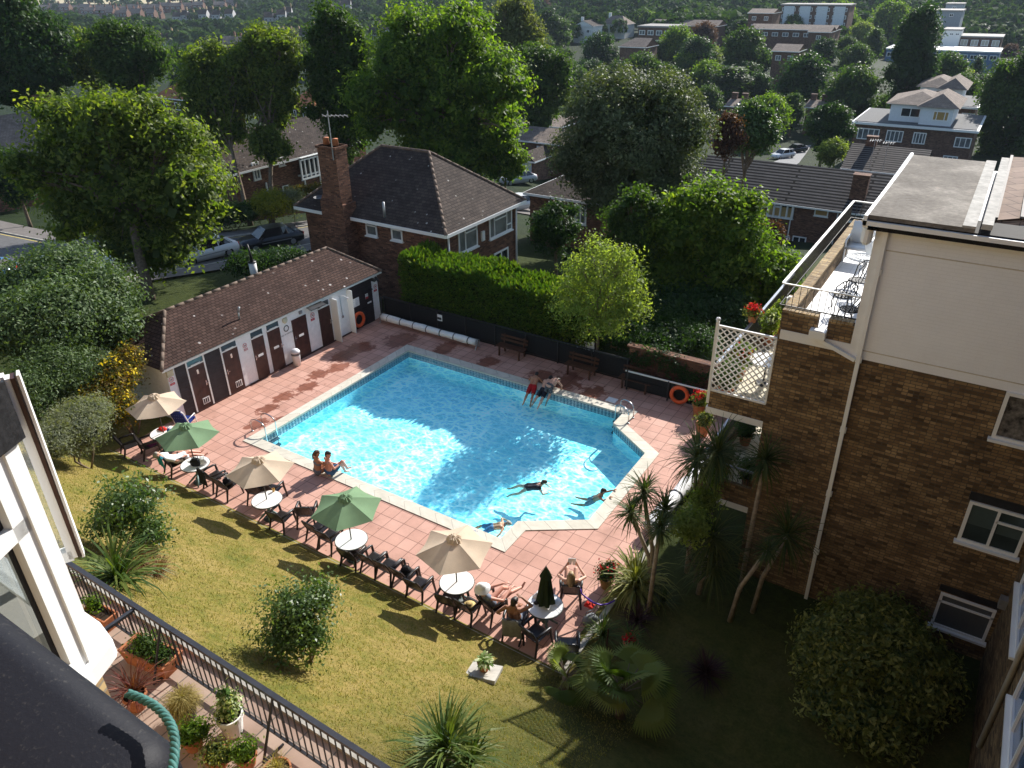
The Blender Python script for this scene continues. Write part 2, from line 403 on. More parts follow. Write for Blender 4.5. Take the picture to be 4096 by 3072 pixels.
BARK = plain('bark', (.16, .12, .085), .9, .15, 0, .45, 9, .6)
BARKP = plain('pale_bark', (.3, .25, .19), .9, .15, 0, .4, 9, .5)
LF = dict(
    walnut=leafmat('walnut_leaf', [(.06, .1, .018), (.11, .155, .026), (.2, .23, .05)], .52, .5, .38),
    dark=leafmat('dark_leaf', [(.018, .045, .012), (.03, .07, .016), (.055, .1, .022)], .35, .45, .4),
    bright=leafmat('bright_leaf', [(.055, .11, .015), (.1, .17, .022), (.18, .24, .035)], .52, .4, .42),
    mid=leafmat('mid_leaf', [(.03, .065, .014), (.05, .095, .02), (.085, .13, .03)], .42, .4, .42),
    olive=leafmat('holm_oak_leaf', [(.055, .078, .034), (.085, .11, .052), (.17, .2, .105)], .25, .4, .45),
    lime=leafmat('lime_leaf', [(.11, .16, .035), (.18, .23, .055), (.28, .33, .1)], .5, .4, .45),
    hedge=leafmat('conifer_leaf', [(.035, .085, .012), (.08, .14, .018), (.2, .22, .03)], .3, .25, .6),
    rhodo=leafmat('rhododendron_leaf', [(.05, .09, .03), (.08, .13, .045), (.13, .18, .065)], .25, .55, .4),
    grey=leafmat('grey_leaf', [(.12, .14, .09), (.18, .2, .13), (.26, .27, .19)], .3, .3, .6),
    yellow=leafmat('yellow_bush_leaf', [(.06, .09, .015), (.12, .1, .02), (.2, .1, .02)], .4, .35, .5),
    gold=leafmat('gold_leaf', [(.11, .13, .015), (.2, .21, .02), (.3, .28, .04)], .4, .35, .5),
    willow=leafmat('willow_leaf', [(.09, .11, .04), (.13, .15, .06), (.18, .2, .085)], .4, .3, .5),
    copper=leafmat('copper_leaf', [(.05, .025, .02), (.08, .035, .025), (.12, .05, .03)], .35, .3, .5),
    shrub=leafmat('glossy_shrub_leaf', [(.04, .085, .02), (.07, .125, .03), (.13, .19, .05)], .35, .9, .2),
    strap=leafmat('strap_leaf', [(.035, .075, .015), (.075, .12, .022), (.15, .18, .045)], .3, .5, .35),
    palm=leafmat('palm_leaf', [(.06, .11, .02), (.12, .17, .03), (.24, .25, .06)], .35, .45, .4),
    cordy=leafmat('cordyline_leaf', [(.03, .055, .02), (.06, .09, .03), (.12, .13, .045)], .3, .4, .4),
    red=leafmat('red_strap_leaf', [(.09, .025, .02), (.16, .05, .04), (.24, .1, .07)], .3, .4, .4),
    purple=leafmat('dark_red_strap_leaf', [(.025, .012, .014), (.045, .018, .02), (.07, .03, .03)], .2, .4, .4),
    straw=leafmat('straw_grass', [(.22, .17, .06), (.32, .26, .1), (.42, .36, .16)], .35, .2, .7),
    vari=leafmat('variegated_leaf', [(.04, .07, .016), (.13, .15, .03), (.36, .35, .1)], .3, .5, .35),
    hosta=leafmat('hosta_leaf', [(.07, .14, .03), (.2, .27, .09), (.6, .62, .4)], .3, .4, .4),
    fred=leafmat('red_flower', [(.45, .01, .02), (.6, .02, .03), (.7, .06, .08)], .25, .3, .5),
    fyel=leafmat('yellow_flower', [(.6, .4, .01), (.75, .55, .02), (.8, .65, .1)], .25, .3, .5),
    fwhite=leafmat('white_flower', [(.6, .6, .55), (.75, .75, .7), (.85, .85, .8)], .25, .3, .5),
)

# ------------------------------------------------------------------ terrain
def grass_material():
    m, n, out = newmat('lawn_grass'); t = n.nodes.new('ShaderNodeTexCoord'); o = t.outputs['Object']
    a = noise(n, .5, 5, .65, o); b = noise(n, 3.2, 7, .75, o); cfi = noise(n, 16, 6, .8, o)
    sep = n.nodes.new('ShaderNodeSeparateXYZ'); n.links.new(o, sep.inputs[0])
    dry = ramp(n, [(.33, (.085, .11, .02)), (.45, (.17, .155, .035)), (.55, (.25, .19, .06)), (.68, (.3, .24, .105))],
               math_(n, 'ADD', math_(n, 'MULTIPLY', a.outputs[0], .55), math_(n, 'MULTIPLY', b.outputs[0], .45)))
    green = ramp(n, [(.3, (.02, .03, .008)), (.7, (.055, .07, .016))], b.outputs[0])  # grass green, darkened to carry the shade of the right-hand lawn
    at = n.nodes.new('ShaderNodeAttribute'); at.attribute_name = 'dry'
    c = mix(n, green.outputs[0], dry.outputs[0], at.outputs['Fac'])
    f = ramp(n, [(.3, (.55, .58, .48)), (.48, (.97, .98, .93)), (.62, (1.3, 1.27, 1.18))], cfi.outputs[0])
    c = mix(n, c, f.outputs[0], .75, 'MULTIPLY')
    fa = n.nodes.new('ShaderNodeAttribute'); fa.attribute_name = 'far'
    wood = ramp(n, [(.3, (.01, .02, .008)), (.7, (.025, .04, .012))], a.outputs[0])
    c = mix(n, c, wood.outputs[0], fa.outputs['Fac'])
    bsdf(n, out, c, .9, .12, 0, math_(n, 'ADD', cfi.outputs[0], b.outputs[0]), .9, .05); return m
def axis(lo, a, b, hi, step, grow=1.12, extra=()):
    xs = list(np.arange(a, b+1e-6, step)); s = step
    x = a
    while x > lo: s *= grow; x -= s; xs.append(x)
    s = step; x = b
    while x < hi: s *= grow; x += s; xs.append(x)
    return np.array(sorted(set([round(float(v), 4) for v in xs]+list(extra))))
DX0, DX1, DY0, DY1 = -23.6, -5.9, 10.8, 24.9
ax_ = axis(-1500, -62, 6, 1300, .6, 1.13, (DX0-.01, DX0+.01, DX1-.01, DX1+.01))
ay_ = axis(-120, 3, 62, 1900, .6, 1.13, (DY0-.01, DY0+.01, DY1-.01, DY1+.01))
def terrain():
    V = []; dry = []; far = []
    for y in ay_:
        for x in ax_:
            z = TH(x, y)
            if DX0 < x < DX1 and DY0 < y < DY1:
                z = -.25
                if -21.5 < x < -6.6 and 12.6 < y < 23.4: z = -2.8
            V.append((x, y, z))
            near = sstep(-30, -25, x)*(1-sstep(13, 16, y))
            dry.append(near*(1-.75*sstep(-7.5, -4.5, x)))  # falloff to the right paints the courtyard shade into the lawn colour
            far.append(sstep(44, 60, -.544*x+.839*y))
    nx = len(ax_); F_ = [(j*nx+i, j*nx+i+1, (j+1)*nx+i+1, (j+1)*nx+i) for j in range(len(ay_)-1) for i in range(nx-1)]
    me = bpy.data.meshes.new('ground'); me.from_pydata(V, [], F_)
    for nm, vals in (('dry', dry), ('far', far)):
        a = me.attributes.new(nm, 'FLOAT', 'POINT'); a.data.foreach_set('value', np.array(vals, dtype=np.float32))
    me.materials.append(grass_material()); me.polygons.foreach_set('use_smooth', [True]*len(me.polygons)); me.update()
    o = bpy.data.objects.new('ground', me); C.objects.link(o); o['kind'] = 'structure'
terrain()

# ------------------------------------------------------------------ pool, coping, deck
PIN = [(-19.8, 14.0), (-9.55, 14.0), (-9.55, 14.92), (-7.76, 16.1), (-7.76, 20.25), (-9.53, 21.42), (-9.53, 22.25), (-19.8, 22.25)]
def offset_poly(p, d):
    n = len(p); out = []
    for i in range(n):
        a, b, c = Vector(p[i-1]), Vector(p[i]), Vector(p[(i+1) % n])
        e1 = (b-a).normalized(); e2 = (c-b).normalized()
        n1 = Vector((e1.y, -e1.x)); n2 = Vector((e2.y, -e2.x)); k = 1+n1.dot(n2)
        q = b+(n1+n2)*(d/k); out.append((q.x, q.y))
    return out
POUT = offset_poly(PIN, .43)
def inside(p, poly):
    x, y = p; r = False
    for i in range(len(poly)):
        (x1, y1), (x2, y2) = poly[i-1], poly[i]
        if (y1 > y) != (y2 > y) and x < (x2-x1)*(y-y1)/(y2-y1)+x1: r = not r
    return r
def stone_mat():
    m, n, out = newmat('coping_stone'); uv = uvnode(n)
    b = bricktex(n, uv, (.6, .56, .47), (.68, .64, .55), (.3, .27, .22), .62, 5, .008, 0)
    nz = noise(n, 3, 5, .6, uv); d = ramp(n, [(.3, (.8, .8, .78)), (.7, (1.08, 1.07, 1.05))], nz.outputs[0])
    bsdf(n, out, mix(n, b.outputs[0], d.outputs[0], .8, 'MULTIPLY'), .75, .3, 0, nz.outputs[0], .1); return m
def band_mat():
    m, n, out = newmat('waterline_tile'); uv = uvnode(n)
    b = bricktex(n, uv, (.05, .1, .16), (.09, .16, .22), (.35, .42, .45), .15, .15, .012, 0)
    c = nd(n, 'ShaderNodeTexChecker'); c.inputs['Scale'].default_value = 9.5
    mp = n.nodes.new('ShaderNodeMapping'); mp.inputs['Rotation'].default_value = (0, 0, R(45)); n.links.new(uv, mp.inputs[0]); n.links.new(mp.outputs[0], c.inputs['Vector'])
    c.inputs[1].default_value = (.75, .8, .8, 1); c.inputs[2].default_value = (.15, .2, .25, 1)
    bsdf(n, out, mix(n, b.outputs[0], c.outputs[0], .35), .25, .5); return m
def ring(a, b, za, zb):
    mb = MB(); L = 0
    for i in range(len(a)):
        j = (i+1) % len(a); d = math.dist(a[i], a[j]); w_ = math.dist(a[i], b[i]) + abs(za-zb)
        mb.add([(*a[i], za), (*a[j], za), (*b[j], zb), (*b[i], zb)], [(0, 1, 2, 3)], 0, [[(L, 0), (L+d, 0), (L+d, w_), (L, w_)]]); L += d
    return mb
cop = ring(POUT, PIN, .022, .022)
for e in (ring(PIN, PIN, .022, -.05), ring(POUT, POUT, -.05, .022)): cop.add(e.v, e.f, 0, e.u)
cop.build('pool_coping', stone_mat(), kind='structure')
P2 = offset_poly(PIN, .02)
ring(P2, P2, -.05, -.33).build('waterline_tiles', band_mat(), kind='structure')
def basin_mat():
    m, n, out = newmat('pool_paint'); nz = noise(n, .8, 4, .6)
    r = ramp(n, [(.3, (.42, .83, .94)), (.7, (.5, .9, .97))], nz.outputs[0]); bsdf(n, out, r.outputs[0], .6, .3); return m
bs = ring(P2, P2, -.33, -.85)
bs.add([(x, y, -.85) for x, y in P2], [tuple(range(len(P2)))])
bs.build('pool_basin', basin_mat(), kind='structure')
def water_mat():
    m, n, out = newmat('pool_water'); t = n.nodes.new('ShaderNodeTexCoord'); o = t.outputs['Object']
    warp = noise(n, 1.1, 3, .6, o); wv = n.nodes.new('ShaderNodeMix'); wv.data_type = 'VECTOR'; wv.inputs[0].default_value = .35
    n.links.new(o, wv.inputs[4]); n.links.new(warp.outputs['Color'], wv.inputs[5])
    mp = n.nodes.new('ShaderNodeMapping'); mp.inputs['Scale'].default_value = (1.0, 1.5, 1); n.links.new(wv.outputs[1], mp.inputs[0])
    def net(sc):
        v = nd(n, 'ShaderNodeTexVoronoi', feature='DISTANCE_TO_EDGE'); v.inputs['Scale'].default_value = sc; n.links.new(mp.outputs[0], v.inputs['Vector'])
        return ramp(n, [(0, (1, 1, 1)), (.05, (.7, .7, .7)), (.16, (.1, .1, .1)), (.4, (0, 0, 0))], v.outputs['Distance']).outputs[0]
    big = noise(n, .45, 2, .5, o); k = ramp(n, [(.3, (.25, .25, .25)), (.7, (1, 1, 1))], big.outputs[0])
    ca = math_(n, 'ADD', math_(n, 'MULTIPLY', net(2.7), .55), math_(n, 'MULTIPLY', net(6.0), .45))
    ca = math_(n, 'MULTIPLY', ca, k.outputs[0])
    # caustic light painted as a ripple net into the transparent tint
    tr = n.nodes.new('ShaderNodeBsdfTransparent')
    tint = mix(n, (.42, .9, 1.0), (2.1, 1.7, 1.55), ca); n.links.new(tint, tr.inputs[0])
    gl = n.nodes.new('ShaderNodeBsdfGlossy'); gl.inputs['Roughness'].default_value = .04
    w1 = noise(n, 3.2, 4, .6, mp.outputs[0], .6); w2 = noise(n, 9, 3, .6, mp.outputs[0], .4)
    hh = math_(n, 'ADD', w1.outputs[0], math_(n, 'MULTIPLY', w2.outputs[0], .35))
    bp = n.nodes.new('ShaderNodeBump'); bp.inputs['Strength'].default_value = .55; bp.inputs['Distance'].default_value = .12
    n.links.new(hh, bp.inputs['Height']); n.links.new(bp.outputs[0], gl.inputs['Normal'])
    lw = n.nodes.new('ShaderNodeLayerWeight'); lw.inputs[0].default_value = .5; n.links.new(bp.outputs[0], lw.inputs['Normal'])
    fre = math_(n, 'ADD', .02, math_(n, 'MULTIPLY', math_(n, 'POWER', lw.outputs['Facing'], 5), .9))
    x = n.nodes.new('ShaderNodeMixShader'); n.links.new(fre, x.inputs[0]); n.links.new(tr.outputs[0], x.inputs[1]); n.links.new(gl.outputs[0], x.inputs[2])
    n.links.new(x.outputs[0], out.inputs[0]); return m
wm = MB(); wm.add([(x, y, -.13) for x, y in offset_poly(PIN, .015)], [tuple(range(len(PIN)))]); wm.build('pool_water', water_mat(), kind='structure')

TS = .4545
def deck_mat():
    m, n, out = newmat('deck_tiles'); t = n.nodes.new('ShaderNodeTexCoord')
    mp = n.nodes.new('ShaderNodeMapping'); mp.inputs['Location'].default_value = (9.22, -13.5, 0); n.links.new(t.outputs['Object'], mp.inputs[0])
    b = bricktex(n, mp.outputs[0], (.5, .275, .21), (.58, .335, .262), (.19, .095, .07), TS, TS, .009, 0, 0, .1)
    nz = noise(n, 1.1, 6, .65, t.outputs['Object']); d = ramp(n, [(.28, (.72, .7, .68)), (.5, (1, 1, 1)), (.75, (1.16, 1.16, 1.16))], nz.outputs[0])
    c = mix(n, b.outputs[0], d.outputs[0], .8, 'MULTIPLY')
    v = nd(n, 'ShaderNodeTexVoronoi'); v.inputs['Scale'].default_value = 1.3; n.links.new(t.outputs['Object'], v.inputs['Vector'])
    sp = ramp(n, [(.0, (.78, .72, .7)), (.07, (.8, .75, .72)), (.12, (1, 1, 1))], v.outputs['Distance'])
    c = mix(n, c, sp.outputs[0], .8, 'MULTIPLY')
    wa = n.nodes.new('ShaderNodeAttribute'); wa.attribute_name = 'wet'
    wn = noise(n, 2.6, 6, .7, t.outputs['Object'], .8)
    wk = ramp(n, [(.53, (0, 0, 0)), (.56, (1, 1, 1))], math_(n, 'ADD', math_(n, 'MULTIPLY', wa.outputs['Fac'], .42), math_(n, 'MULTIPLY', wn.outputs[0], .62)))
    wetc = mix(n, c, (.5, .36, .31), 1, 'MULTIPLY')
    c = mix(n, c, wetc, wk.outputs[0])
    ro = math_(n, 'SUBTRACT', .75, math_(n, 'MULTIPLY', wk.outputs[0], .45))
    bsdf(n, out, c, ro, .3, 0, math_(n, 'SUBTRACT', 1, b.outputs[1]), .35, .008); return m
WET = [((-20.7, 14.6), .55), ((-21.2, 15.6), .5), ((-21.4, 16.6), .55), ((-21.2, 17.6), .6), ((-21.6, 18.6), .6), ((-21.3, 19.5), .65), ((-21.9, 20.4), .7), ((-21.8, 21.4), .8), ((-20.8, 22.9), 1.0), ((-18.6, 23.3), .8), ((-16.2, 23.1), .7), ((-13.6, 23.1), .9), ((-12.6, 23.3), 1.0), ((-11.2, 23.0), .8), ((-20.2, 15.4), .35)]
def deck():
    st = .15; hole = offset_poly(PIN, .2); xs = np.arange(DX0, DX1+1e-6, st); ys = np.arange(DY0, DY1+1e-6, st)
    V = []; wet = []; rr = np.random.default_rng(3)
    for y in ys:
        for x in xs:
            V.append((x, y, 0)); k = 0
            for (cx, cy), r in WET: k = max(k, 1.0-.75*math.hypot(x-cx, (y-cy)*.7)/r)
            if rr.random() < .012 and y < 13.9 + (x < -20)*9: k = max(k, .55)
            wet.append(max(0, min(1, k)))
    nx = len(xs); Fs = []
    for j in range(len(ys)-1):
        for i in range(nx-1):
            if not inside((xs[i]+st/2, ys[j]+st/2), hole): Fs.append((j*nx+i, j*nx+i+1, (j+1)*nx+i+1, (j+1)*nx+i))
    me = bpy.data.meshes.new('pool_deck'); me.from_pydata(V, [], Fs)
    a = me.attributes.new('wet', 'FLOAT', 'POINT'); a.data.foreach_set('value', np.array(wet, dtype=np.float32))
    me.materials.append(deck_mat()); me.update(); o = bpy.data.objects.new('pool_deck', me); C.objects.link(o); o['kind'] = 'structure'
deck()
CONC = plain('concrete', (.36, .34, .3), .85, .2, 0, .25, 4, .3)
BLKRUB = plain('black_channel', (.02, .02, .022), .5, .4, 0, .3, 8)
kb = MB(); kb.box((DX0-.1, DY0-.24, -.1), (DX1+.3, DY0-.1, .075)); kb.box((DX1+.16, DY0-.1, -.1), (DX1+.3, 17.2, .075)); kb.build('lawn_kerb', CONC, kind='structure')
kc = MB(); kc.box((DX0-.1, DY0-.1, -.1), (DX1+.16, DY0, .012)); kc.box((DX1, DY0, -.1), (DX1+.16, 17.2, .012)); kc.build('drain_channel', BLKRUB, kind='structure')

def lawngrass():
    rg = np.random.default_rng(17); n = 60000; x = rg.uniform(-24.5, -3.5, n); y = rg.uniform(4.7, 10.5, n); y = np.where(rg.random(n) < .15, rg.uniform(4.7, 12, n), y)
    z = np.interp(y, [a for a, b in _B], [b for a, b in _B]); keep = (y < 10.55) | (x > -5.4) | (x < -23.8); x, y, z = x[keep], y[keep], z[keep]; n = len(x)
    base = np.stack([x, y, z], 1); a = rg.random(n)*2*PI; L = .02+.028*rg.random(n); tip = base+np.stack([np.cos(a)*L*.8, np.sin(a)*L*.8, L], 1); s = np.stack([-np.sin(a), np.cos(a), 0*a], 1)*.008
    me = npmesh('grass', np.stack([base-s, base+s, tip+s*.2, tip-s*.2], 1), 4, rg.random(n), [leafmat('grass_blade', [(.12, .14, .035), (.24, .2, .07), (.36, .3, .14)], .4, .1, .8)])
    o = bpy.data.objects.new('grass', me); C.objects.link(o); tag(o, 'rough dry grass of the sloping lawn', 'grass', None, 'stuff')
lawngrass()

# ------------------------------------------------------------------ shared materials
WHITE = plain('white_paint', (.78, .77, .74), .6, .3, 0, .06, 3, .1)
RENDER = plain('white_render', (.87, .87, .88), .85, .2, 0, .07, 5, .5)
UPVC = plain('white_plastic', (.82, .82, .80), .35, .4, 0, .03, 2, .03)
DKWOOD = plain('dark_brown_wood', (.055, .022, .018), .45, .4, 0, .35, 5, .2)
BLACKP = plain('black_paint', (.02, .02, .022), .45, .4, 0, .3, 6)
RESIN = plain('dark_resin', (.016, .012, .011), .38, .5, 0, .3, 7, .1)
RESINB = plain('grey_black_resin', (.018, .019, .022), .4, .5, 0, .3, 7, .1)
STEEL = plain('steel', (.6, .6, .6), .18, .5, 1, .05, 3, .02)
GALV = plain('galvanised', (.4, .4, .4), .45, .5, .6, .2, 6)
TERRA = plain('terracotta', (.42, .16, .075), .8, .25, 0, .2, 7, .2)
SOIL = plain('soil', (.035, .025, .018), .95, .1, 0, .4, 14, .6)
ORANGE = plain('orange_plastic', (.75, .12, .035), .5, .35, 0, .12, 5)
REDP = plain('red_plastic', (.6, .02, .025), .4, .4, 0, .15)
INK = plain('black_ink', (.03, .03, .035), .7, .2, 0, .1)
SIGNRED = plain('sign_red', (.55, .05, .07), .5, .3, 0, .15)
SIGNW = plain('sign_white', (.8, .8, .8), .5, .3, 0, .05)
GLASS = glassmat('window_glass')
GLASSG = glassmat('grey_window_glass', (.06, .07, .08), .1)
CURT = plain('curtain', (.42, .43, .45), .8, .2, 0, .25, 18, .3)
BLIND = plain('amber_blind', (.42, .27, .1), .8, .2, 0, .12, 3)
SHTILE = roofmat('shed_tiles', (.055, .033, .027), (.088, .055, .045), (.014, .009, .008), .19, .14, .9, (.62, .58, .55), .012, .5)
def text_into(mb, txt, size, M, mat=0, depth=.002):
    cu = bpy.data.curves.new('t', 'FONT'); cu.body = txt; cu.size = size; cu.align_x = 'CENTER'; cu.align_y = 'CENTER'; cu.resolution_u = 2
    o = bpy.data.objects.new('t', cu); C.objects.link(o); dg = bpy.context.evaluated_depsgraph_get(); dg.update()
    me = bpy.data.meshes.new_from_object(o.evaluated_get(dg))
    mb.add([M@(v.co+Vector((0, 0, depth))) for v in me.vertices], [tuple(p.vertices) for p in me.polygons], mat)
    bpy.data.objects.remove(o); bpy.data.curves.remove(cu); bpy.data.meshes.remove(me)
def frame_M(o, u, v):
    u, v = Vector(u).normalized(), Vector(v).normalized(); n = u.cross(v)
    return Matrix(((u.x, v.x, n.x, o[0]), (u.y, v.y, n.y, o[1]), (u.z, v.z, n.z, o[2]), (0, 0, 0, 1)))

# ------------------------------------------------------------------ pool house
XW = -23.3; YA, YB = 13.2, 24.45
ph = thing('pool_house', 'long low white changing hut with a brown tiled hipped roof beside the pool', 'changing hut', (XW, YA, 0))
b = MB(); b.box((-27.4, YA, -.3), (XW, YB, 2.28)); b.build('wall', RENDER, ph)
rx, rz, ey = -25.42, 3.36, 2.3
E0, E1, EB = -23.14, 12.98, -27.7
EY = 24.66; RL, RR = 15.0, 23.55
b = MB()
b.slope([(E0, E1, ey), (E0, EY, ey), (rx, RR, rz), (rx, RL, rz)])
b.slope([(E0, EY, ey), (EB, EY, ey), (rx, RR, rz)])
b.slope([(EB, EY, ey), (EB, E1, ey), (rx, RL, rz), (rx, RR, rz)])
b.slope([(EB, E1, ey), (E0, E1, ey), (rx, RL, rz)])
b.add([(E0, E1, ey-.02), (E0, EY, ey-.02), (EB, EY, ey-.02), (EB, E1, ey-.02)], [(3, 2, 1, 0)])
roof = b.build('roof', SHTILE, ph)
b = MB()
def ridge_tiles(mb, p, q, r=.065, step=.42):
    p, q = Vector(p), Vector(q); n = max(1, int((q-p).length/step))
    for i in range(n):
        a, c = p.lerp(q, i/n), p.lerp(q, (i+1)/n); mb.tube([a, c+(c-a)*.04], [r*1.08, r*.94], 8)
for p, q in (((rx, RL, rz), (rx, RR, rz)), ((E0, E1, ey), (rx, RL, rz)), ((E0, EY, ey), (rx, RR, rz)), ((EB, E1, ey), (rx, RL, rz)), ((EB, EY, ey), (rx, RR, rz))): ridge_tiles(b, p, q)
RIDGE = plain('ridge_tile', (.15, .11, .085), .85, .2, 0, .35, 5, .4)
b.build('ridge_tiles', RIDGE, roof, True)
b = MB(); b.box((E0-.05, E1, 2.18), (E0-.02, EY, 2.29)); b.build('fascia', WHITE, ph)
fx = XW+.012
def hutdoor(y0, y1, z0, z1, handle=None, grille=False, plate=True, spy=False):
    b = MB(); b.box((XW, y0, z0), (XW+.035, y1, z1)); d = b.build('door', DKWOOD, ph)
    b = MB()
    if handle is not None:
        b.box((XW+.035, handle-.02, .92), (XW+.05, handle+.02, 1.12)); b.bar((XW+.065, handle-.01, 1.02), (XW+.065, handle+.1, 1.02), .02); b.build('handle', STEEL, d)
    if grille:
        b = MB(); c = (y0+y1)/2+.1
        b.box((XW+.035, c-.15, .2), (XW+.045, c+.15, .46), 0)
        for i in range(3): b.box((XW+.045, c-.12+i*.085, .23), (XW+.05, c-.07+i*.085, .43), 1)
        b.build('vent_grille', [UPVC, INK], d)
    if plate: b = MB(); c = (y0+y1)/2; b.box((XW+.035, c-.13, 1.0), (XW+.045, c+.13, 1.1)); b.build('door_plate', SIGNW, d)
    if spy: b = MB(); c = (y0+y1)/2+.02; b.box((XW+.035, c-.04, 1.5), (XW+.045, c+.04, 1.68)); b.build('spyhole_plate', STEEL, d)
    return d
def fanlight(y0, y1, z0, z1):
    b = MB(); b.box((XW, y0, z0), (XW+.02, y1, z1)); f = b.build('fanlight', GLASSG, ph)
    b = MB(); y = (y0+y1)/2
    b.box((XW+.0, y0-.03, z0-.045), (XW+.045, y1+.03, z0)); b.box((XW+.02, y-.2, z0-.02), (XW+.055, y+.2, z0+.03)); b.build('fanlight_frame', UPVC, f)
b = MB()
for y in (13.995, 14.745, 15.52): b.box((XW, y-.03, .0), (XW+.05, y+.03, 2.16))
b.build('door_frame', UPVC, ph)
def panel(y0, y1, z0, z1, mat=DKWOOD, name='boarded_panel'):
    b = MB(); b.box((XW, y0, z0), (XW+.03, y1, z1))
    z = z0+.12
    while z < z1: b.box((XW+.03, y0, z), (XW+.038, y1, z+.085)); z += .12
    return b.build(name, mat, ph)
SLATE = plain('dark_boards', (.028, .022, .026), .5, .35, 0, .25, 5)
panel(13.53, 13.965, .05, 2.16, SLATE); panel(14.775, 15.49, .05, 2.14, SLATE)
hutdoor(14.025, 14.715, .04, 1.87, 14.63, True, False, True); fanlight(14.025, 14.715, 1.91, 2.13)
hutdoor(15.55, 16.27, .02, 1.86, 15.62, True, False, True); fanlight(15.56, 16.25, 1.9, 2.12)
hutdoor(16.98, 17.56, .0, 1.83, 17.02); fanlight(16.99, 17.56, 1.88, 2.11)
hutdoor(17.78, 18.41, .0, 1.84, 18.36); fanlight(17.8, 18.4, 1.9, 2.12)
hutdoor(19.08, 19.88, .0, 1.85, 19.13)
hutdoor(20.6, 21.27, .0, 1.79, 21.2, False, False); fanlight(20.61, 21.24, 1.83, 2.05)
b = MB(); b.box((XW, 21.36, .02), (XW+.42, 21.4, 2.05)); b.build('open_door', UPVC, ph)
b = MB(); b.box((XW+.0, 22.4, .02), (XW+.32, 22.43, 2.1)); b.box((XW, 21.42, .0), (XW+.02, 22.4, .05)); b.build('shower_screen', UPVC, ph)
b = MB(); b.tube([(XW, 21.9, 1.95), (XW+.25, 22.0, 2.0), (XW+.38, 22.05, 1.93)], .012, 6); b.lathe([(.0, .03), (.05, .0), (.05, -.02)], 10, (XW+.38, 22.05, 1.9)); b.tube([(XW+.02, 21.95, 1.9), (XW+.02, 21.97, .95)], .01, 6); b.box((XW, 21.93, .9), (XW+.05, 22.01, 1.0)); b.build('shower', STEEL, ph)
p = panel(22.44, 24.0, .0, 2.05, SLATE, 'dark_boarded_bay')
b = MB(); b.box((XW+.02, 23.5, .0), (XW+.05, 23.98, 1.55)); b.bar((XW+.09, 23.36, 1.58), (XW+.09, 23.95, 1.62), .1, .03); d = b.build('store_door', SLATE, ph)
b = MB(); b.box((XW+.05, 23.6, .98), (XW+.06, 23.86, 1.06)); b.build('door_plate', SIGNW, d)
b = MB(); b.box((XW+.04, 22.53, 1.12), (XW+.05, 23.09, 1.52)); n_ = b.build('notice_board', SIGNW, ph)
b = MB()
for k in range(2):
    for i in range(9): b.box((XW+.05, 22.57+k*.26, 1.17+i*.035), (XW+.052, 22.57+k*.26+.2-(i*7 % 5)*.02, 1.182+i*.035))
b.build('print', plain('grey_ink', (.35, .36, .42), .8, .1), n_)
def roundsign(y, z, r, kind):
    "white disc with a red or black ring and its mark, text strip below"
    M = frame_M((fx+.006, y, z), (0, 1, 0), (0, 0, 1)); b = MB(); n = 24
    disc = [M@Vector((r*math.cos(2*PI*i/n), r*math.sin(2*PI*i/n), 0)) for i in range(n)]
    b.add(disc, [tuple(range(n))], 0)
    r2 = r*(.72 if kind == 'black' else .82)
    o_ = [M@Vector((r*math.cos(2*PI*i/n), r*math.sin(2*PI*i/n), .004)) for i in range(n)]; i_ = [M@Vector((r2*math.cos(2*PI*i/n), r2*math.sin(2*PI*i/n), .004)) for i in range(n)]
    b.add(o_+i_, [(i, (i+1) % n, n+(i+1) % n, n+i) for i in range(n)], 1)
    if kind != 'black':
        b.bar(M@Vector((-r*.62, r*.62, .005)), M@Vector((r*.62, -r*.62, .005)), r*.16, .004, (1, 0, 0), 1)
        b.bar(M@Vector((-r*.5, -.02, .004)), M@Vector((r*.4, -.02, .004)), r*.2, .004, (1, 0, 0), 2); b.bar(M@Vector((r*.2, 0, .004)), M@Vector((r*.45, r*.4, .004)), r*.2, .004, (1, 0, 0), 2)
    b.build('sign', [SIGNW, INK if kind == 'black' else SIGNRED, INK], ph)
def strip(y, z, w, h, txt, bgm, ink, size):
    b = MB(); b.box((XW+.01, y-w/2, z-h/2), (XW+.016, y+w/2, z+h/2), 0)
    text_into(b, txt, size, frame_M((XW+.016, y, z), (0, 1, 0), (0, 0, 1)), 1); b.build('sign', [bgm, ink], ph)
roundsign(13.32, 1.75, .1, 'red'); strip(13.33, 1.56, .19, .085, 'NO\nSMOKING', SIGNRED, SIGNW, .035)
roundsign(16.63, 1.73, .1, 'red'); strip(16.65, 1.55, .19, .1, 'NO\nDIVING', plain('faded_pink', (.6, .35, .36), .6, .2), SIGNW, .038)
roundsign(18.76, 1.63, .14, 'black')
b = MB(); text_into(b, 'NO RUNNING', .095, frame_M((fx+.004, 18.76, 1.38), (0, 1, .02), (0, 0, 1))); b.build('lettering', INK, ph)
roundsign(20.25, 1.67, .12, 'red'); strip(20.24, 1.47, .22, .1, 'NO\nSMOKING', SIGNRED, SIGNW, .038)
roundsign(24.26, 1.62, .11, 'red'); strip(24.25, 1.43, .2, .1, 'NO\nDOGS', SIGNRED, SIGNW, .04)
b = MB(); b.box((XW+.055, 23.5, 1.25), (XW+.062, 23.68, 1.5), 0); b.box((XW+.062, 23.5, 1.25), (XW+.064, 23.68, 1.35), 1); b.tube([(XW+.064, 23.59+.05*math.cos(a), 1.43+.045*math.sin(a)) for a in np.arange(0, 6.28, .6)], .006, 5, 2, True); b.build('sign', [SIGNW, SIGNRED, INK], ph)
b = MB(); b.lathe([(.0, .0), (.13, .0), (.14, .03), (.11, .07), (0, .085)], 16); lamp = b
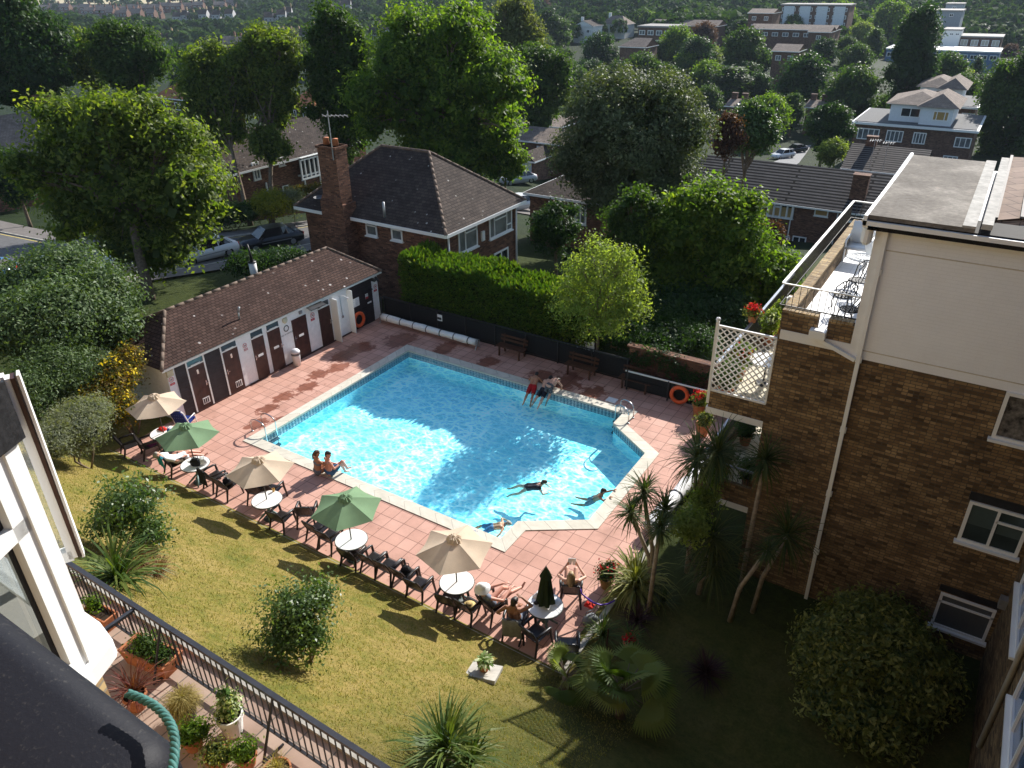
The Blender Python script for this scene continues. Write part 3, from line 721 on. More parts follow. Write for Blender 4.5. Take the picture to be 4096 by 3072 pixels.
lv = [(XW+z_, 18.76+x_, 2.0+y_) for x_, y_, z_ in lamp.v]; b = MB(); b.add(lv, lamp.f); b.build('wall_lamp', plain('cream_plastic', (.6, .58, .42), .4, .4, 0, .08), ph, True)
b = MB(); b.box((XW, 13.18, 1.9), (XW+.09, 13.42, 2.12)); b.box((XW, 13.17, 2.12), (XW+.1, 13.43, 2.14)); b.build('meter_box', plain('cream_box', (.55, .5, .34), .6, .3, 0, .1), ph)
b = MB(); b.box((XW, 19.55, 1.97), (XW+.06, 19.7, 2.1)); b.lathe([(.045, 0), (.045, .03), (.03, .03)], 12, (XW+.08, 19.62, 2.02)); b.build('alarm_box', GALV, ph)
b = MB(); b.add([(XW, 19.9, 2.2), (XW, 20.78, 2.16), (XW+.36, 20.8, 2.06), (XW+.36, 19.92, 2.08)], [(0, 3, 2, 1)]); b.add([(XW, 19.9, 2.17), (XW, 20.78, 2.13), (XW+.36, 20.8, 2.03), (XW+.36, 19.92, 2.05)], [(0, 1, 2, 3)]); b.build('canopy_flap', BLACKP, ph)
b = MB(); b.box((XW, 24.0, 1.98), (XW+.25, 24.12, 2.1)); b.tube([(XW+.1, 24.25, 2.1), (XW+.3, 24.2, 1.98)], .06, 8); b.build('camera_lamp', BLACKP, ph)
b = MB(); b.tube([(-23.78, 17.0, 2.62), (-23.78, 17.0, 2.95)], .035, 8); b.tube([(-23.78, 17.0, 2.9), (-23.72, 17.05, 3.12)], .04, 8); b.build('vent_pipe', GALV, ph, True)
b = MB(); b.tube([(-23.25, 24.52, 1.0), (-23.25, 24.52, .1)], .05, 8); b.build('drain_pipe', BLACKP, ph, True)
b = MB(); b.box((XW-.02, YA, -.02), (XW+.06, 22.4, .05)); b.build('doorstep', DKWOOD, ph)

# ------------------------------------------------------------------ lifebuoys
def ringbuoy(loc, rot, label, rmaj=.3, rmin=.075):
    b = MB(); b.tube([(rmaj*math.cos(2*PI*i/28), rmaj*math.sin(2*PI*i/28), 0) for i in range(28)], rmin, 10, 0, True)
    t = thing('lifebuoy', label, 'lifebuoy', loc, group='lifebuoys'); t.rotation_euler = rot
    b.build('ring', ORANGE, t, True, False)
    for k in range(4):
        a = PI/4+k*PI/2; b = MB(); b.tube([(rmaj*math.cos(a)+(rmin+.006)*math.cos(q)*math.cos(a), rmaj*math.sin(a)+(rmin+.006)*math.cos(q)*math.sin(a), (rmin+.006)*math.sin(q)) for q in np.arange(0, 6.28, .63)], .012, 5, 0, True); b.build('strap', plain('grab_band', (.5, .16, .08), .6, .3), t, True, False)
ringbuoy((XW+.14, 22.85, .5), (0, PI/2-.05, 0), 'faded orange lifebuoy hanging on the dark boarded bay of the white hut')
ringbuoy((-8.02, 23.96, .42), (PI/2-.1, 0, .15), 'bright orange lifebuoy hanging on the railing near the flower pots')

# ------------------------------------------------------------------ cover rollers
CLOTH = plain('white_cover', (.78, .78, .77), .7, .25, 0, .05, 5, .5)
def roller(p, q, r, label, straps, loose=False):
    t = thing('cover_roller', label, 'pool cover', p, group='rolled up pool covers'); p, q = Vector(p), Vector(q); n = 22; rr = []; pts = []
    for i in range(n+1):
        u = i/n; sag = .02*math.sin(u*straps*PI*2)
        pts.append(p.lerp(q, u)); rr.append(r*(1+.06*math.sin(u*17)+.05*random.uniform(-1, 1) + sag))
    b = MB(); b.tube(pts, rr, 16); b.build('cover_sheet', CLOTH, t, True)
    d = (q-p).normalized()
    for k in range(straps):
        c = p.lerp(q, (k+.5)/straps); b = MB(); b.tube([c-d*.02, c+d*.02], r*1.09, 14); b.build('strap', BLACKP, t)
    for e, sgn in ((p, -1), (q, 1)):
        b = MB(); c = e+d*sgn*.06; s = d.cross(Vector((0, 0, 1))).normalized()
        b.tube([c+s*(r*1.05)*math.cos(a)+Vector((0, 0, r*1.05*math.sin(a))) for a in np.arange(0, 6.28, .42)], .014, 5, 0, True)
        for a in (0, PI/3, 2*PI/3): b.bar(c+s*r*math.cos(a)+Vector((0, 0, r*math.sin(a))), c-s*r*math.cos(a)-Vector((0, 0, r*math.sin(a))), .016)
        b.bar(c, Vector((c.x, c.y, .0))+s*.18, .03); b.bar(c, Vector((c.x, c.y, .0))-s*.18, .03); b.build('end_frame', GALV, t)
roller((-22.75, 23.98, .3), (-17.35, 23.95, .3), .155, 'white pool cover rolled on a reel along the dark fence by the hedge', 7)
roller((-5.62, 21.2, .3), (-5.98, 16.4, .3), .21, 'white pool cover rolled up at the planted side below the balconies', 4)

# ------------------------------------------------------------------ benches
BENCHW = plain('bench_wood', (.08, .035, .02), .6, .3, 0, .35, 6, .2)
def bench(loc, rz, label):
    t = thing('park_bench', label, 'bench', loc, rz, 'wooden benches along the far fence'); L = 1.35
    b = MB()
    for i in range(4): b.box((-L/2, -.2+i*.11, .42), (L/2, -.11+i*.11, .45))
    b.build('seat', BENCHW, t, False, False); b = MB()
    for i in range(2): b.bar((-L/2, .26+i*.035, .6+i*.16), (L/2, .26+i*.035, .6+i*.16), .1, .03, (0, 1, .2))
    b.build('backrest', BENCHW, t, False, False)
    for s in (-1, 1):
        b = MB(); x = s*(L/2-.18); b.bar((x, -.18, 0), (x, -.16, .42), .06); b.bar((x, .3, 0), (x, .22, .42), .06); b.bar((x, .22, .42), (x, .31, .84), .05); b.bar((x, -.2, .39), (x, .24, .39), .05); b.build('leg', BENCHW, t, False, False)
p = G(2040, 1437); bench((p[0]-.1, 24.1, 0), 0, 'wooden bench in shade by the hedge, nearest the white pool cover reel')
p = G(2335, 1500); bench((p[0]-.1, 24.1, 0), 0, 'wooden bench in front of the white slatted planter')
p = G(2540, 1570); bench((p[0]-.1, 24.2, 0), 0, 'dark wooden bench just left of the lifebuoy on the railing')

# ------------------------------------------------------------------ fence behind the deck
MESHN = plain('dark_netting', (.012, .013, .015), .8, .2, 0, .4, 12)
ft = thing('pool_fence', 'low black railing with dark netting behind the benches along the hedge', 'fence', (-16.5, 24.62, 0))
b = MB(); b.box((-23.2, 24.61, .02), (-10.4, 24.63, .95)); b.build('netting', MESHN, ft)
b = MB(); b.bar((-23.2, 24.6, 1.02), (-10.4, 24.6, 1.02), .045); b.bar((-23.2, 24.6, .1), (-10.4, 24.6, .1), .035); b.build('rail', BLACKP, ft)
for i in range(9): b = MB(); x = -23.1+i*1.58; b.bar((x, 24.57, 0), (x, 24.57, 1.05), .05); b.build('post', BLACKP, ft)
b = MB(); b.box((-19.95, 24.55, .55), (-19.65, 24.575, .85), 0); b.box((-19.91, 24.548, .6), (-19.69, 24.55, .72), 1); b.build('sign', [SIGNW, INK], ft)
ft = thing('pool_railing', 'black railing with a pale top rail carrying the lifebuoy at the corner by the flats', 'railing', (-7.5, 24.04, 0))
b = MB(); b.bar((-10.3, 24.04, .8), (-5.0, 24.04, .86), .05); b.build('top_rail', plain('pale_rail', (.62, .62, .6), .4, .4, .3, .05), ft)
b = MB(); b.bar((-10.3, 24.04, .12), (-5.0, 24.04, .12), .04); b.bar((-10.3, 24.04, .5), (-5.0, 24.04, .5), .03); b.box((-10.3, 24.05, .1), (-5, 24.06, .78)); b.build('netting', MESHN, ft)
for i in range(4): b = MB(); x = -10.2+i*1.7; b.bar((x, 24.02, 0), (x, 24.02, .84), .05); b.build('post', BLACKP, ft)

# ------------------------------------------------------------------ ladders
def ladder(bases, ends, label, treads):
    t = thing('pool_ladder', label, 'pool ladder', tuple(bases[0]), group='steel pool ladders')
    for a, e in zip(bases, ends):
        a, e = Vector(a), Vector(e); b = MB(); u = (e-a); u.z = 0; L = u.length; u.normalize(); pts = [a]
        for i in range(11):
            q = i/10*PI; pts.append(a+u*(L*.5*(1-math.cos(q)))+Vector((0, 0, .38+.2*math.sin(q))))
        pts += [Vector((e.x, e.y, -.1)), Vector((e.x, e.y, -.9))]
        b.tube(pts, .022, 8); b.lathe([(.05, 0), (.05, .02), (.03, .03)], 10, tuple(a)); b.build('rail', STEEL, t, True)
    for k in range(treads):
        b = MB(); z = -.28-.26*k; p, q = Vector(ends[0]), Vector(ends[1]); p.z = q.z = z; w_ = (Vector(ends[0])-Vector(bases[0])); w_.z = 0; w_.normalize(); b.bar(p+w_*(.03+.02*k), q+w_*(.03+.02*k), .14, .05); b.build('step', plain('dark_tread', (.02, .05, .08), .5, .4) if k == 0 else bpy.data.materials['dark_tread'], t)
ladder([(-20.46, 14.2, .0), (-20.46, 14.68, .0)], [(-19.72, 14.2, 0), (-19.72, 14.68, 0)], 'steel ladder at the corner of the pool nearest the green and beige parasols', 4)
b1, b2 = G(2513, 1693), G(2533, 1671)
ladder([b1, b2], [(b1[0]-.62, b1[1]+.22, 0), (b2[0]-.62, b2[1]+.22, 0)], 'steel ladder at the far corner of the pool towards the lifebuoy railing', 3)
b = MB(); q = G(2447, 1602); b.box((q[0]-.2, q[1]-.17, .0), (q[0]+.2, q[1]+.17, .03)); tag(b.build('skimmer_lid', SIGNW), 'small square white skimmer lid on the red deck by the far ladder', 'lid')

# ------------------------------------------------------------------ litter bin
bp_ = PL(465*.36166+1000, 1450*.36166+950, 0, XW+.32); bl = (XW+.33, 18.76, 0)
t = thing('litter_bin', 'white swing top litter bin against the hut wall between two brown doors', 'bin', bl)
b = MB(); b.lathe([(.15, 0), (.18, .48), (.185, .5)], 18, bl); b.build('bin_body', plain('bin_white', (.72, .72, .74), .4, .4, 0, .05), t, True)
b = MB(); b.lathe([(.188, .5), (.188, .62), (.0, .62)], 18, bl); b.build('bin_opening', plain('bin_grey', (.12, .12, .13), .5), t)
b = MB(); b.lathe([(.195, .6), (.19, .66), (.12, .74), (0, .77)], 18, bl); b.build('lid', bpy.data.materials['bin_white'], t, True)

# ------------------------------------------------------------------ garden chairs
TOWELT = plain('teal_towel', (.03, .3, .42), .9, .1, 0, .15, 12, .5)
GREYT = plain('grey_towel', (.2, .2, .19), .95, .1, 0, .2, 15, .6)
def chair_proto(mat, name='garden_chair'):
    t = thing(name, '-', 'garden chair', (0, 0, 0), 0, 'resin armchairs by the pool')
    def mk(nm, b, sm=False): return b.build(nm, mat, t, sm, False)
    b = MB(); W, D = .23, .23                    # seat: dished panel with a rolled front edge
    xs = [-1, -.5, 0, .5, 1]; ys = [-1, -.4, .3, .8, 1.08]; zt = [.405, .40, .415, .425, .395]
    top = [(x*W, y*D, z+.012*x*x) for y, z in zip(ys, zt) for x in xs]; bot = [(x, y, z-.022) for x, y, z in top]; fs = []
    for j in range(4):
        for i in range(4):
            a = j*5+i; fs += [(a, a+1, a+6, a+5), (25+a, 25+a+5, 25+a+6, 25+a+1)]
    rim = [0, 1, 2, 3, 4, 9, 14, 19, 24, 23, 22, 21, 20, 15, 10, 5]
    for k in range(16): a, c = rim[k], rim[(k+1) % 16]; fs.append((a, 25+a, 25+c, c))
    b.add(top+bot, fs); mk('seat', b)
    b = MB()                                     # backrest: frame with vertical slats, leaning back
    def bk(x, s): return Vector((x, -.215-.17*s-.03*(1-(x/.25)**2)*s, .42+.44*s))
    b.tube([bk(-.235, 0), bk(-.24, .6), bk(-.21, .93), bk(-.1, 1.0), bk(.1, 1.0), bk(.21, .93), bk(.24, .6), bk(.235, 0)], .029, 6)
    for x in (-.16, -.08, 0, .08, .16): b.bar(bk(x, .02), bk(x, .98), .074, .014, (0, 1, .3))
    b.bar(bk(-.22, .8), bk(.22, .8), .2, .016, (0, 1, .4)); mk('backrest', b)
    for s in (-1, 1):
        b = MB(); b.tube([(s*.255, -.26, .62), (s*.275, -.05, .635), (s*.275, .17, .63), (s*.265, .23, .6)], [.033, .038, .038, .03], 6); mk('armrest', b, True)
        b = MB(); b.tube([(s*.262, .22, .62), (s*.25, .24, .4), (s*.285, .29, 0)], [.034, .037, .026], 6); mk('leg', b)
        b = MB(); b.tube([(s*.235, -.25, .6), (s*.235, -.22, .4), (s*.275, -.34, 0)], [.03, .036, .026], 6); mk('leg', b)
    return t
CH = chair_proto(RESIN); CHB = chair_proto(RESINB); _used = {}
def put_chair(px, py, rz, label, proto=None, zs=.42, dx=0, dy=0):
    proto = proto or CH
    p = G(px, py, zs); loc = (p[0]+dx, p[1]+dy, 0)
    if not _used.get(proto.name): _used[proto.name] = 1; proto.location = loc; proto.rotation_euler = (0, 0, R(rz)); proto['label'] = label; return proto
    return dup(proto, loc, R(rz), label)
put_chair(520, 1777, -20, 'dark armchair farthest left, beside the shrubs at the end of the deck')
put_chair(600, 1778, -25, 'dark armchair with purple clothes on its seat, left of the first white table')
cm = put_chair(700, 1848, -12, 'dark reclining armchair under the man in a white shirt')
put_chair(860, 1903, -5, 'dark armchair draped with a black towel, right of the second table')
put_chair(912, 1936, 0, 'dark armchair with a black and white bag, left of the second beige parasol')
put_chair(1034, 1958, 20, 'dark armchair behind the third table under the beige parasol, with a cup beside it')
put_chair(1090, 1955, 14, 'dark armchair mostly hidden by the middle beige parasol, right of the cup')
put_chair(1128, 2066, 8, 'dark armchair on the lawn side just right of the third white table')
put_chair(1228, 2044, 33, 'dark armchair apart from the row, turned towards the pool left of the larger green parasol')
put_chair(1276, 2110, 0, 'dark armchair on the lawn side, left one of the pair before the fourth table')
put_chair(1322, 2142, 2, 'dark armchair touching the left edge of the fourth white table')
put_chair(1414, 2214, 6, 'dark armchair behind and below the fourth white table')
put_chair(1497, 2236, 0, 'empty dark armchair, first of the row of four after the fourth table')
put_chair(1557, 2262, 1, 'empty dark armchair second in the row of four, next to the bag\'s chair')
cb = put_chair(1625, 2294, -2, 'dark armchair in the row of four with a black bag on its seat')
put_chair(1680, 2335, 3, 'empty dark armchair ending the row of four, left of the fifth table')
put_chair(1800, 2392, 10, 'dark armchair tucked half under the fifth white table')
ch = put_chair(1880, 2420, -4, 'dark armchair with a straw hat on its seat below the fifth table')
chat = put_chair(1973, 2414, -16, 'dark armchair occupied by the sunbather in a white hat')
cboy = put_chair(2062, 2484, 20, 'dark armchair with a grey towel over its back under the bare backed person')
crec = put_chair(2146, 2530, -12, 'black armchair in front of the table with the closed parasol', CHB)
put_chair(2269, 2578, 30, 'black slatted armchair alone at the near corner of the deck', CHB)
cread = put_chair(2284, 2350, 26, 'dark armchair occupied by the woman reading', CHB)
# the cushioned chair by the hut
bl = G(752, 1720, 0); t = thing('cushioned_chair', 'high backed chair with a blue spotted cushion standing by the end of the white hut', 'garden chair', (bl[0], bl[1], 0), R(25))
def bluemat():
    m, n, out = newmat('blue_spotted'); tc = n.nodes.new('ShaderNodeTexCoord'); v = nd(n, 'ShaderNodeTexVoronoi'); v.inputs['Scale'].default_value = 14; v.inputs['Randomness'].default_value = 0; n.links.new(tc.outputs['Object'], v.inputs['Vector'])
    r = ramp(n, [(0, (.3, .35, .6)), (.16, (.3, .35, .6)), (.22, (.012, .03, .17))], v.outputs['Distance']); bsdf(n, out, r.outputs[0], .8, .2); return m
b = MB(); b.tube([(-.27, -.22, 0), (-.27, -.25, .5), (-.26, -.4, .95), (-.15, -.44, 1.08), (.15, -.44, 1.08), (.26, -.4, .95), (.27, -.25, .5), (.27, -.22, 0)], .022, 7); b.build('frame', UPVC, t, True, False)
b = MB()
for i in range(4):
    z0, z1 = .42+i*.16, .42+(i+1)*.16; y0, y1 = -.22-.06*i, -.22-.06*(i+1); wd = .23-(.05 if i == 3 else 0)
    b.bar((0, y0, z0), (0, y1, z1+.01), .46 if i < 3 else .4, .07, (0, 1, .3))
b.box((-.24, -.2, .38), (.24, .26, .46)); b.build('cushion', bluemat(), t, False, False)
for s in (-1, 1):
    b = MB(); b.tube([(s*.27, -.25, .6), (s*.28, .2, .62), (s*.27, .25, 0)], .02, 7); b.build('leg', UPVC, t, True, False)

# ------------------------------------------------------------------ tables and parasols
TTOP = plain('white_table', (.8, .8, .78), .3, .45, 0, .03, 3, .03); TRIM = plain('table_rim', (.03, .045, .04), .5, .4, 0, .2)
TEAL = plain('table_foot', (.12, .2, .2), .5, .4, 0, .2)
TABS = [(655, 1730), (780, 1855), (1067, 1997), (1405, 2157), (1827, 2327), (2180, 2420)]
TW = [G(x, y, .72) for x, y in TABS]
TLAB = ['round white table in the far left corner with red and blue things on it', 'round white table with bags under the smaller green parasol', 'bare round white table under the middle beige parasol', 'bare round white table under the larger green parasol', 'bare round white table below the nearest beige parasol', 'cluttered round white table holding the closed dark green parasol']
def table(loc, label):
    t = thing('round_table', label, 'table', loc, 0, 'round white tables')
    b = MB(); b.lathe([(0, .69), (.43, .69), (.445, .705), (.44, .722), (0, .725)], 32); b.build('tabletop', TTOP, t, False, False)
    b = MB(); b.tube([(.45*math.cos(2*PI*i/32), .45*math.sin(2*PI*i/32), .698) for i in range(32)], .013, 6, 0, True); b.build('rim', TRIM, t, True, False)
    b = MB(); b.lathe([(.06, .69), (.05, .4), (.06, .2), (.1, .18)], 12); b.build('pedestal', TEAL, t, True, False)
    for k in range(4):
        a = PI/4+k*PI/2; d = Vector((math.cos(a), math.sin(a), 0)); b = MB(); b.tube([d*.05+Vector((0, 0, .3)), d*.2+Vector((0, 0, .14)), d*.33+Vector((0, 0, .015))], [.03, .035, .025], 7); b.build('leg', TEAL, t, True, False)
    return t
for p, l in zip(TW, TLAB): table((p[0], p[1], 0), l)
def canopy_mat(name, col):
    m, n, out = newmat(name); nz = noise(n, 2.2, 4, .6); r = ramp(n, [(.3, tuple(c*.9 for c in col)), (.7, tuple(c*1.06 for c in col))], nz.outputs[0])
    d = n.nodes.new('ShaderNodeBsdfDiffuse'); n.links.new(r.outputs[0], d.inputs[0]); t = n.nodes.new('ShaderNodeBsdfTranslucent'); n.links.new(r.outputs[0], t.inputs[0])
    bp = n.nodes.new('ShaderNodeBump'); bp.inputs['Strength'].default_value = .25; bp.inputs['Distance'].default_value = .03; n.links.new(nz.outputs[0], bp.inputs['Height']); n.links.new(bp.outputs[0], d.inputs['Normal'])
    x = n.nodes.new('ShaderNodeMixShader'); x.inputs[0].default_value = .3; n.links.new(d.outputs[0], x.inputs[1]); n.links.new(t.outputs[0], x.inputs[2]); n.links.new(x.outputs[0], out.inputs[0]); return m
CBEIGE = canopy_mat('beige_canvas', (.66, .54, .41)); CGREEN = canopy_mat('green_canvas', (.22, .34, .2)); CDKG = canopy_mat('dark_green_canvas', (.035, .05, .022))
DKPOLE = plain('dark_pole', (.04, .035, .03), .4, .5, .3, .2)
def parasol(loc, rot, mat, label, zr=1.82, za=2.16, rad=.98, tilt=(0, 0)):
    t = thing('parasol', label, 'parasol', loc, 0, 'open parasols on the pool deck')
    b = MB(); b.tube([(0, 0, .0), (0, 0, za+.02)], .019, 8); b.build('pole', DKPOLE, t, False, False)
    b = MB(); b.lathe([(.2, 0), (.2, .03), (.06, .07), (.035, .2)], 16); b.build('base', TRIM, t, False, False)
    def tip(k, f, dz=0): a = rot+k*PI/3; return Vector((rad*f*math.cos(a), rad*f*math.sin(a), za-(za-zr)*f**1.15+dz))
    for k in range(6):                             # six panels, each sagging between its ribs
        b = MB(); g = []; N = 5
        for i in range(N+1):
            f = .06+.94*i/N; row = []
            for j in range(5):
                u = j/4; p, q = tip(k, f), tip(k+1, f); c = p.lerp(q, u); c.z -= .05*f*math.sin(u*PI); c -= Vector((c.x, c.y, 0))*(.045*math.sin(u*PI)); row.append(c)
            g += row
        b.add(g, [(i*5+j, (i+1)*5+j, (i+1)*5+j+1, i*5+j+1) for i in range(N) for j in range(4)])
        c_ = b.build('canopy_panel', mat, t, True, False)
        b = MB(); b.bar(tip(k, .05, -.02), tip(k, .99, -.015), .012, .018); b.build('rib', DKPOLE, t, False, False)
    b = MB(); n = 24                               # ruffled vent cap
    r0 = [(.05, .07), (.13, .045), (.2, -.035)]
    vs = []
    for r_, z in r0:
        for i in range(n):
            a = 2*PI*i/n; q = 1+(.12*math.sin(a*6+i % 2) if r_ > .1 else 0); vs.append((r_*q*math.cos(a), r_*q*math.sin(a), za+z+(.018*math.cos(a*12) if r_ > .1 else 0)))
    b.add(vs, [(i*n+j, i*n+(j+1) % n, (i+1)*n+(j+1) % n, (i+1)*n+j) for i in range(2) for j in range(n)]); b.lathe([(.05, .07), (.02, .1), (0, .11)], 10, (0, 0, za)); b.build('vent_cap', mat, t, False, False)
    t.rotation_euler = (tilt[0], tilt[1], 0); return t
UL = [('beige parasol farthest left, over the table by the end of the hut', CBEIGE), ('small pale green parasol at the left beside the man in a white shirt', CGREEN), ('beige parasol in the middle of the row, below the couple at the pool edge', CBEIGE), ('green parasol in the middle of the row, right of the lone armchair', CGREEN), ('beige parasol nearest the near corner of the pool', CBEIGE)]
for p, (l, m_), ro in zip(TW, UL, (-.2, -.3, -.15, -.05, -.26)): parasol((p[0], p[1], 0), ro, m_, l)
p = TW[5]; t = thing('closed_parasol', 'dark green parasol folded shut, standing in the cluttered table', 'parasol', (p[0]+.02, p[1], 0))
b = MB(); b.tube([(0, 0, 0), (0, 0, 2.0)], .019, 8); b.build('pole', DKPOLE, t, False, False)
b = MB(); n = 24; vs = []
for z, r_, am in ((.84, .2, .5), (1.1, .17, .45), (1.4, .14, .35), (1.62, .12, .2), (1.66, .155, .15), (1.8, .1, .1), (1.94, .035, 0)):
    for i in range(n): a = 2*PI*i/n; q = 1+am*.5*math.sin(a*6); vs.append((r_*q*math.cos(a), r_*q*math.sin(a), z))
b.add(vs, [(i*n+j, i*n+(j+1) % n, (i+1)*n+(j+1) % n, (i+1)*n+j) for i in range(6) for j in range(n)]+[tuple(range(6*n, 7*n))]); b.build('folded_canopy', CDKG, t, False, False)

# ------------------------------------------------------------------ small things lying about
def cloth_heap(name, label, cat, loc, size, mat, n=9, h=.1, group=None, seed=1, rz=0):
    "a crumpled cloth: a bumpy patch that lies on its support"
    r_ = random.Random(seed); b = MB(); g = []; sx, sy = size
    for j in range(n):
        for i in range(n):
            u, v = i/(n-1)*2-1, j/(n-1)*2-1; e = max(0, 1-max(abs(u), abs(v))**3)
            g.append((u*sx/2*(1+.12*r_.uniform(-1, 1)), v*sy/2*(1+.12*r_.uniform(-1, 1)), .004+e*h*(.35+.65*r_.random())))
    b.add(g, [(j*n+i, j*n+i+1, (j+1)*n+i+1, (j+1)*n+i) for j in range(n-1) for i in range(n-1)])
    o = b.build(name, mat, None, True); o.location = loc; o.rotation_euler = (0, 0, rz); return tag(o, label, cat, group)
BLKF = plain('black_fabric', (.018, .018, .02), .8, .2, 0, .3, 12, .4); WHF = plain('white_fabric', (.72, .72, .72), .9, .1, 0, .08, 9, .4)
PURP = plain('purple_fabric', (.12, .03, .1), .85, .1, 0, .3, 10, .4); REDF = plain('red_fabric', (.55, .03, .02), .8, .2, 0, .2, 10); BLUEF = plain('blue_fabric', (.05, .12, .4), .8, .2, 0, .2)
def bag(name, label, loc, mat, w=.3, d=.18, h=.26, rz=0, cat='bag', band=None):
    t = thing(name, label, cat, loc, rz); b = MB(); vs = []; n = 14
    for z, s in ((0, .92), (.3*h, 1.05), (.7*h, .95), (h, .6)):
        for i in range(n):
            a = 2*PI*i/n; ca, sa = math.cos(a), math.sin(a); q = 1+.08*math.sin(a*3+z*20)
            vs.append((w/2*s*q*math.copysign(abs(ca)**.6, ca), d/2*s*q*math.copysign(abs(sa)**.6, sa), z))
    b.add(vs, [(i*n+j, i*n+(j+1) % n, (i+1)*n+(j+1) % n, (i+1)*n+j) for i in range(3) for j in range(n)]+[tuple(range(3*n, 4*n)), tuple(range(n-1, -1, -1))]); b.build('bag_body', mat, t, True, False)
    b = MB()
    for s in (-1, 1): b.tube([(-w*.25, s*d*.2, h*.9), (-w*.2, s*d*.25, h*1.35), (w*.2, s*d*.25, h*1.35), (w*.25, s*d*.2, h*.9)], .012, 6)
    b.build('handle', band or mat, t, True, False); return t
def onT(i, dx, dy): return (TW[i][0]+dx, TW[i][1]+dy, .727)
cloth_heap('red_cloth', 'crumpled red cloth on the far left white table', 'cloth', onT(0, -.2, .1), (.3, .22), REDF, h=.12, seed=2)
bag('blue_bag', 'small blue and white bag on the far left white table', onT(0, .16, .12), BLUEF, .16, .1, .14, .4, band=WHF)
bag('black_bag', 'black bag standing on the second table under the small green parasol', onT(1, .1, -.02), BLKF, .34, .2, .24, .5)
bag('white_bag', 'white carrier bag on the second table beside the black bag', onT(1, .24, .14), WHF, .26, .2, .2, .9)
cloth_heap('white_cloth', 'white cloth at the left of the second table', 'cloth', onT(1, -.16, .05), (.3, .2), WHF, h=.05, seed=5)
p = G(605, 1776, .44); cloth_heap('purple_clothes', 'purple clothes heaped on a dark armchair at the far left', 'clothes', (p[0], p[1], .43), (.34, .3), PURP, h=.12, seed=8)
p = G(872, 1905, .5); 
def draped(name, label, cat, chair, mat, w=.44, back=.5, drop=.5):
    "a towel hung over the top of a chair's backrest"
    o = chair.location; a = chair.rotation_euler[2]; b = MB(); g = []; n = 8; path = [(-.235, .55), (-.36, .83), (-.405, .885), (-.445, .86), (-.43, .6), (-.42, .86-drop)]
    for y, z in path:
        for i in range(n):
            u = i/(n-1)*2-1; g.append((u*w/2, y-.02*math.cos(u*9)-.005, z+.012*math.sin(u*5)))
    b.add(g, [(j*n+i, j*n+i+1, (j+1)*n+i+1, (j+1)*n+i) for j in range(len(path)-1) for i in range(n-1)])
    q = b.build(name, mat, None, True); q.location = o; q.rotation_euler = (0, 0, a); return tag(q, label, cat)
kids = [o for o in C.objects if o.name.startswith('garden_chair') and o.parent is None]
def chair_by(txt): return next(o for o in kids if txt in o['label'])
draped('black_towel', 'black towel hung over an armchair right of the second table', 'towel', chair_by('draped with a black'), BLKF, .42, .5, .55)
draped('grey_towel', 'grey towel hung over the back of the armchair of the bare backed person', 'towel', cboy, GREYT, .48, .5, .55)
draped('teal_towel', 'teal towel under the man lying in the white shirt', 'towel', cm, TOWELT, .46, .5, .4)
q = chair_by('black and white bag').location; bag('striped_bag', 'black bag with white stripes on the armchair left of the middle beige parasol', (q[0]+.05, q[1]-.02, .43), BLKF, .3, .2, .26, .3, band=WHF)
q = cb.location; bag('black_bag', 'black bag on the seat of an armchair in the row of four', (q[0], q[1]+.02, .43), BLKF, .28, .2, .22, .2)
STRAW = plain('straw', (.5, .38, .17), .85, .15, 0, .2, 20, .5)
q = ch.location; b = MB(); b.lathe([(.17, .0), (.165, .012), (.095, .02), (.085, .09), (.06, .11), (0, .115)], 20); o = b.build('straw_hat', STRAW, None, True); o.location = (q[0], q[1]-.02, .42); tag(o, 'straw sun hat lying on an armchair below the fifth table', 'hat')
p = G(1066, 1972, .5); b = MB(); b.lathe([(.035, 0), (.045, .1), (.04, .1), (.03, .01)], 14, caps=False); o = b.build('cup', plain('amber_cup', (.55, .33, .1), .4, .4)); o.location = onT(2, -.12, .38); tag(o, 'amber coloured cup on the edge of the third white table', 'cup')
cloth_heap('white_towel', 'crumpled white towel at the far left edge of the cluttered table', 'towel', onT(5, -.25, .17), (.3, .26), WHF, h=.16, seed=11)
cloth_heap('white_paper', 'white papers beside the folded parasol on the cluttered table', 'papers', onT(5, .14, .2), (.34, .22), WHF, h=.07, seed=13)
o = bag('dark_pouch', 'dark pouch lying near the middle of the cluttered table', onT(5, -.18, -.04), BLKF, .22, .1, .06, .9)
b = MB(); b.lathe([(.03, 0), (.032, .12), (.012, .17), (.012, .2)], 12); o = b.build('green_bottle', plain('green_plastic', (.3, .5, .05), .3, .4), None, True); o.location = onT(5, -.04, -.06); tag(o, 'small bright green bottle on the cluttered table', 'bottle')
p = G(2360, 2480, .1); bag('grey_bag', 'grey holdall on the deck beneath the chair of the woman reading', (p[0], p[1], 0), plain('grey_fabric', (.22, .23, .24), .85, .15, 0, .25, 9, .4), .4, .24, .26, 1.0)
p = G(2345, 2440, .1); cloth_heap('red_bag', 'red cloth lying on the grey holdall by the purple hoop', 'cloth', (p[0]+.05, p[1]+.05, .24), (.24, .2), REDF, h=.1, seed=21)
pa = [G(1950+x*.30137, 2200+y*.30137, z) for x, y, z in ((1225, 500, .75), (1250, 580, .62), (1320, 640, .5), (1400, 695, .38), (1500, 730, .3), (1600, 715, .28), (1690, 670, .3))]
b = MB(); b.tube(pa, .02, 8); tag(b.build('purple_hoop', plain('purple_plastic', (.13, .05, .5), .35, .4, 0, .1), None, True), 'purple play hoop leaning on the armchair of the woman reading', 'hoop')
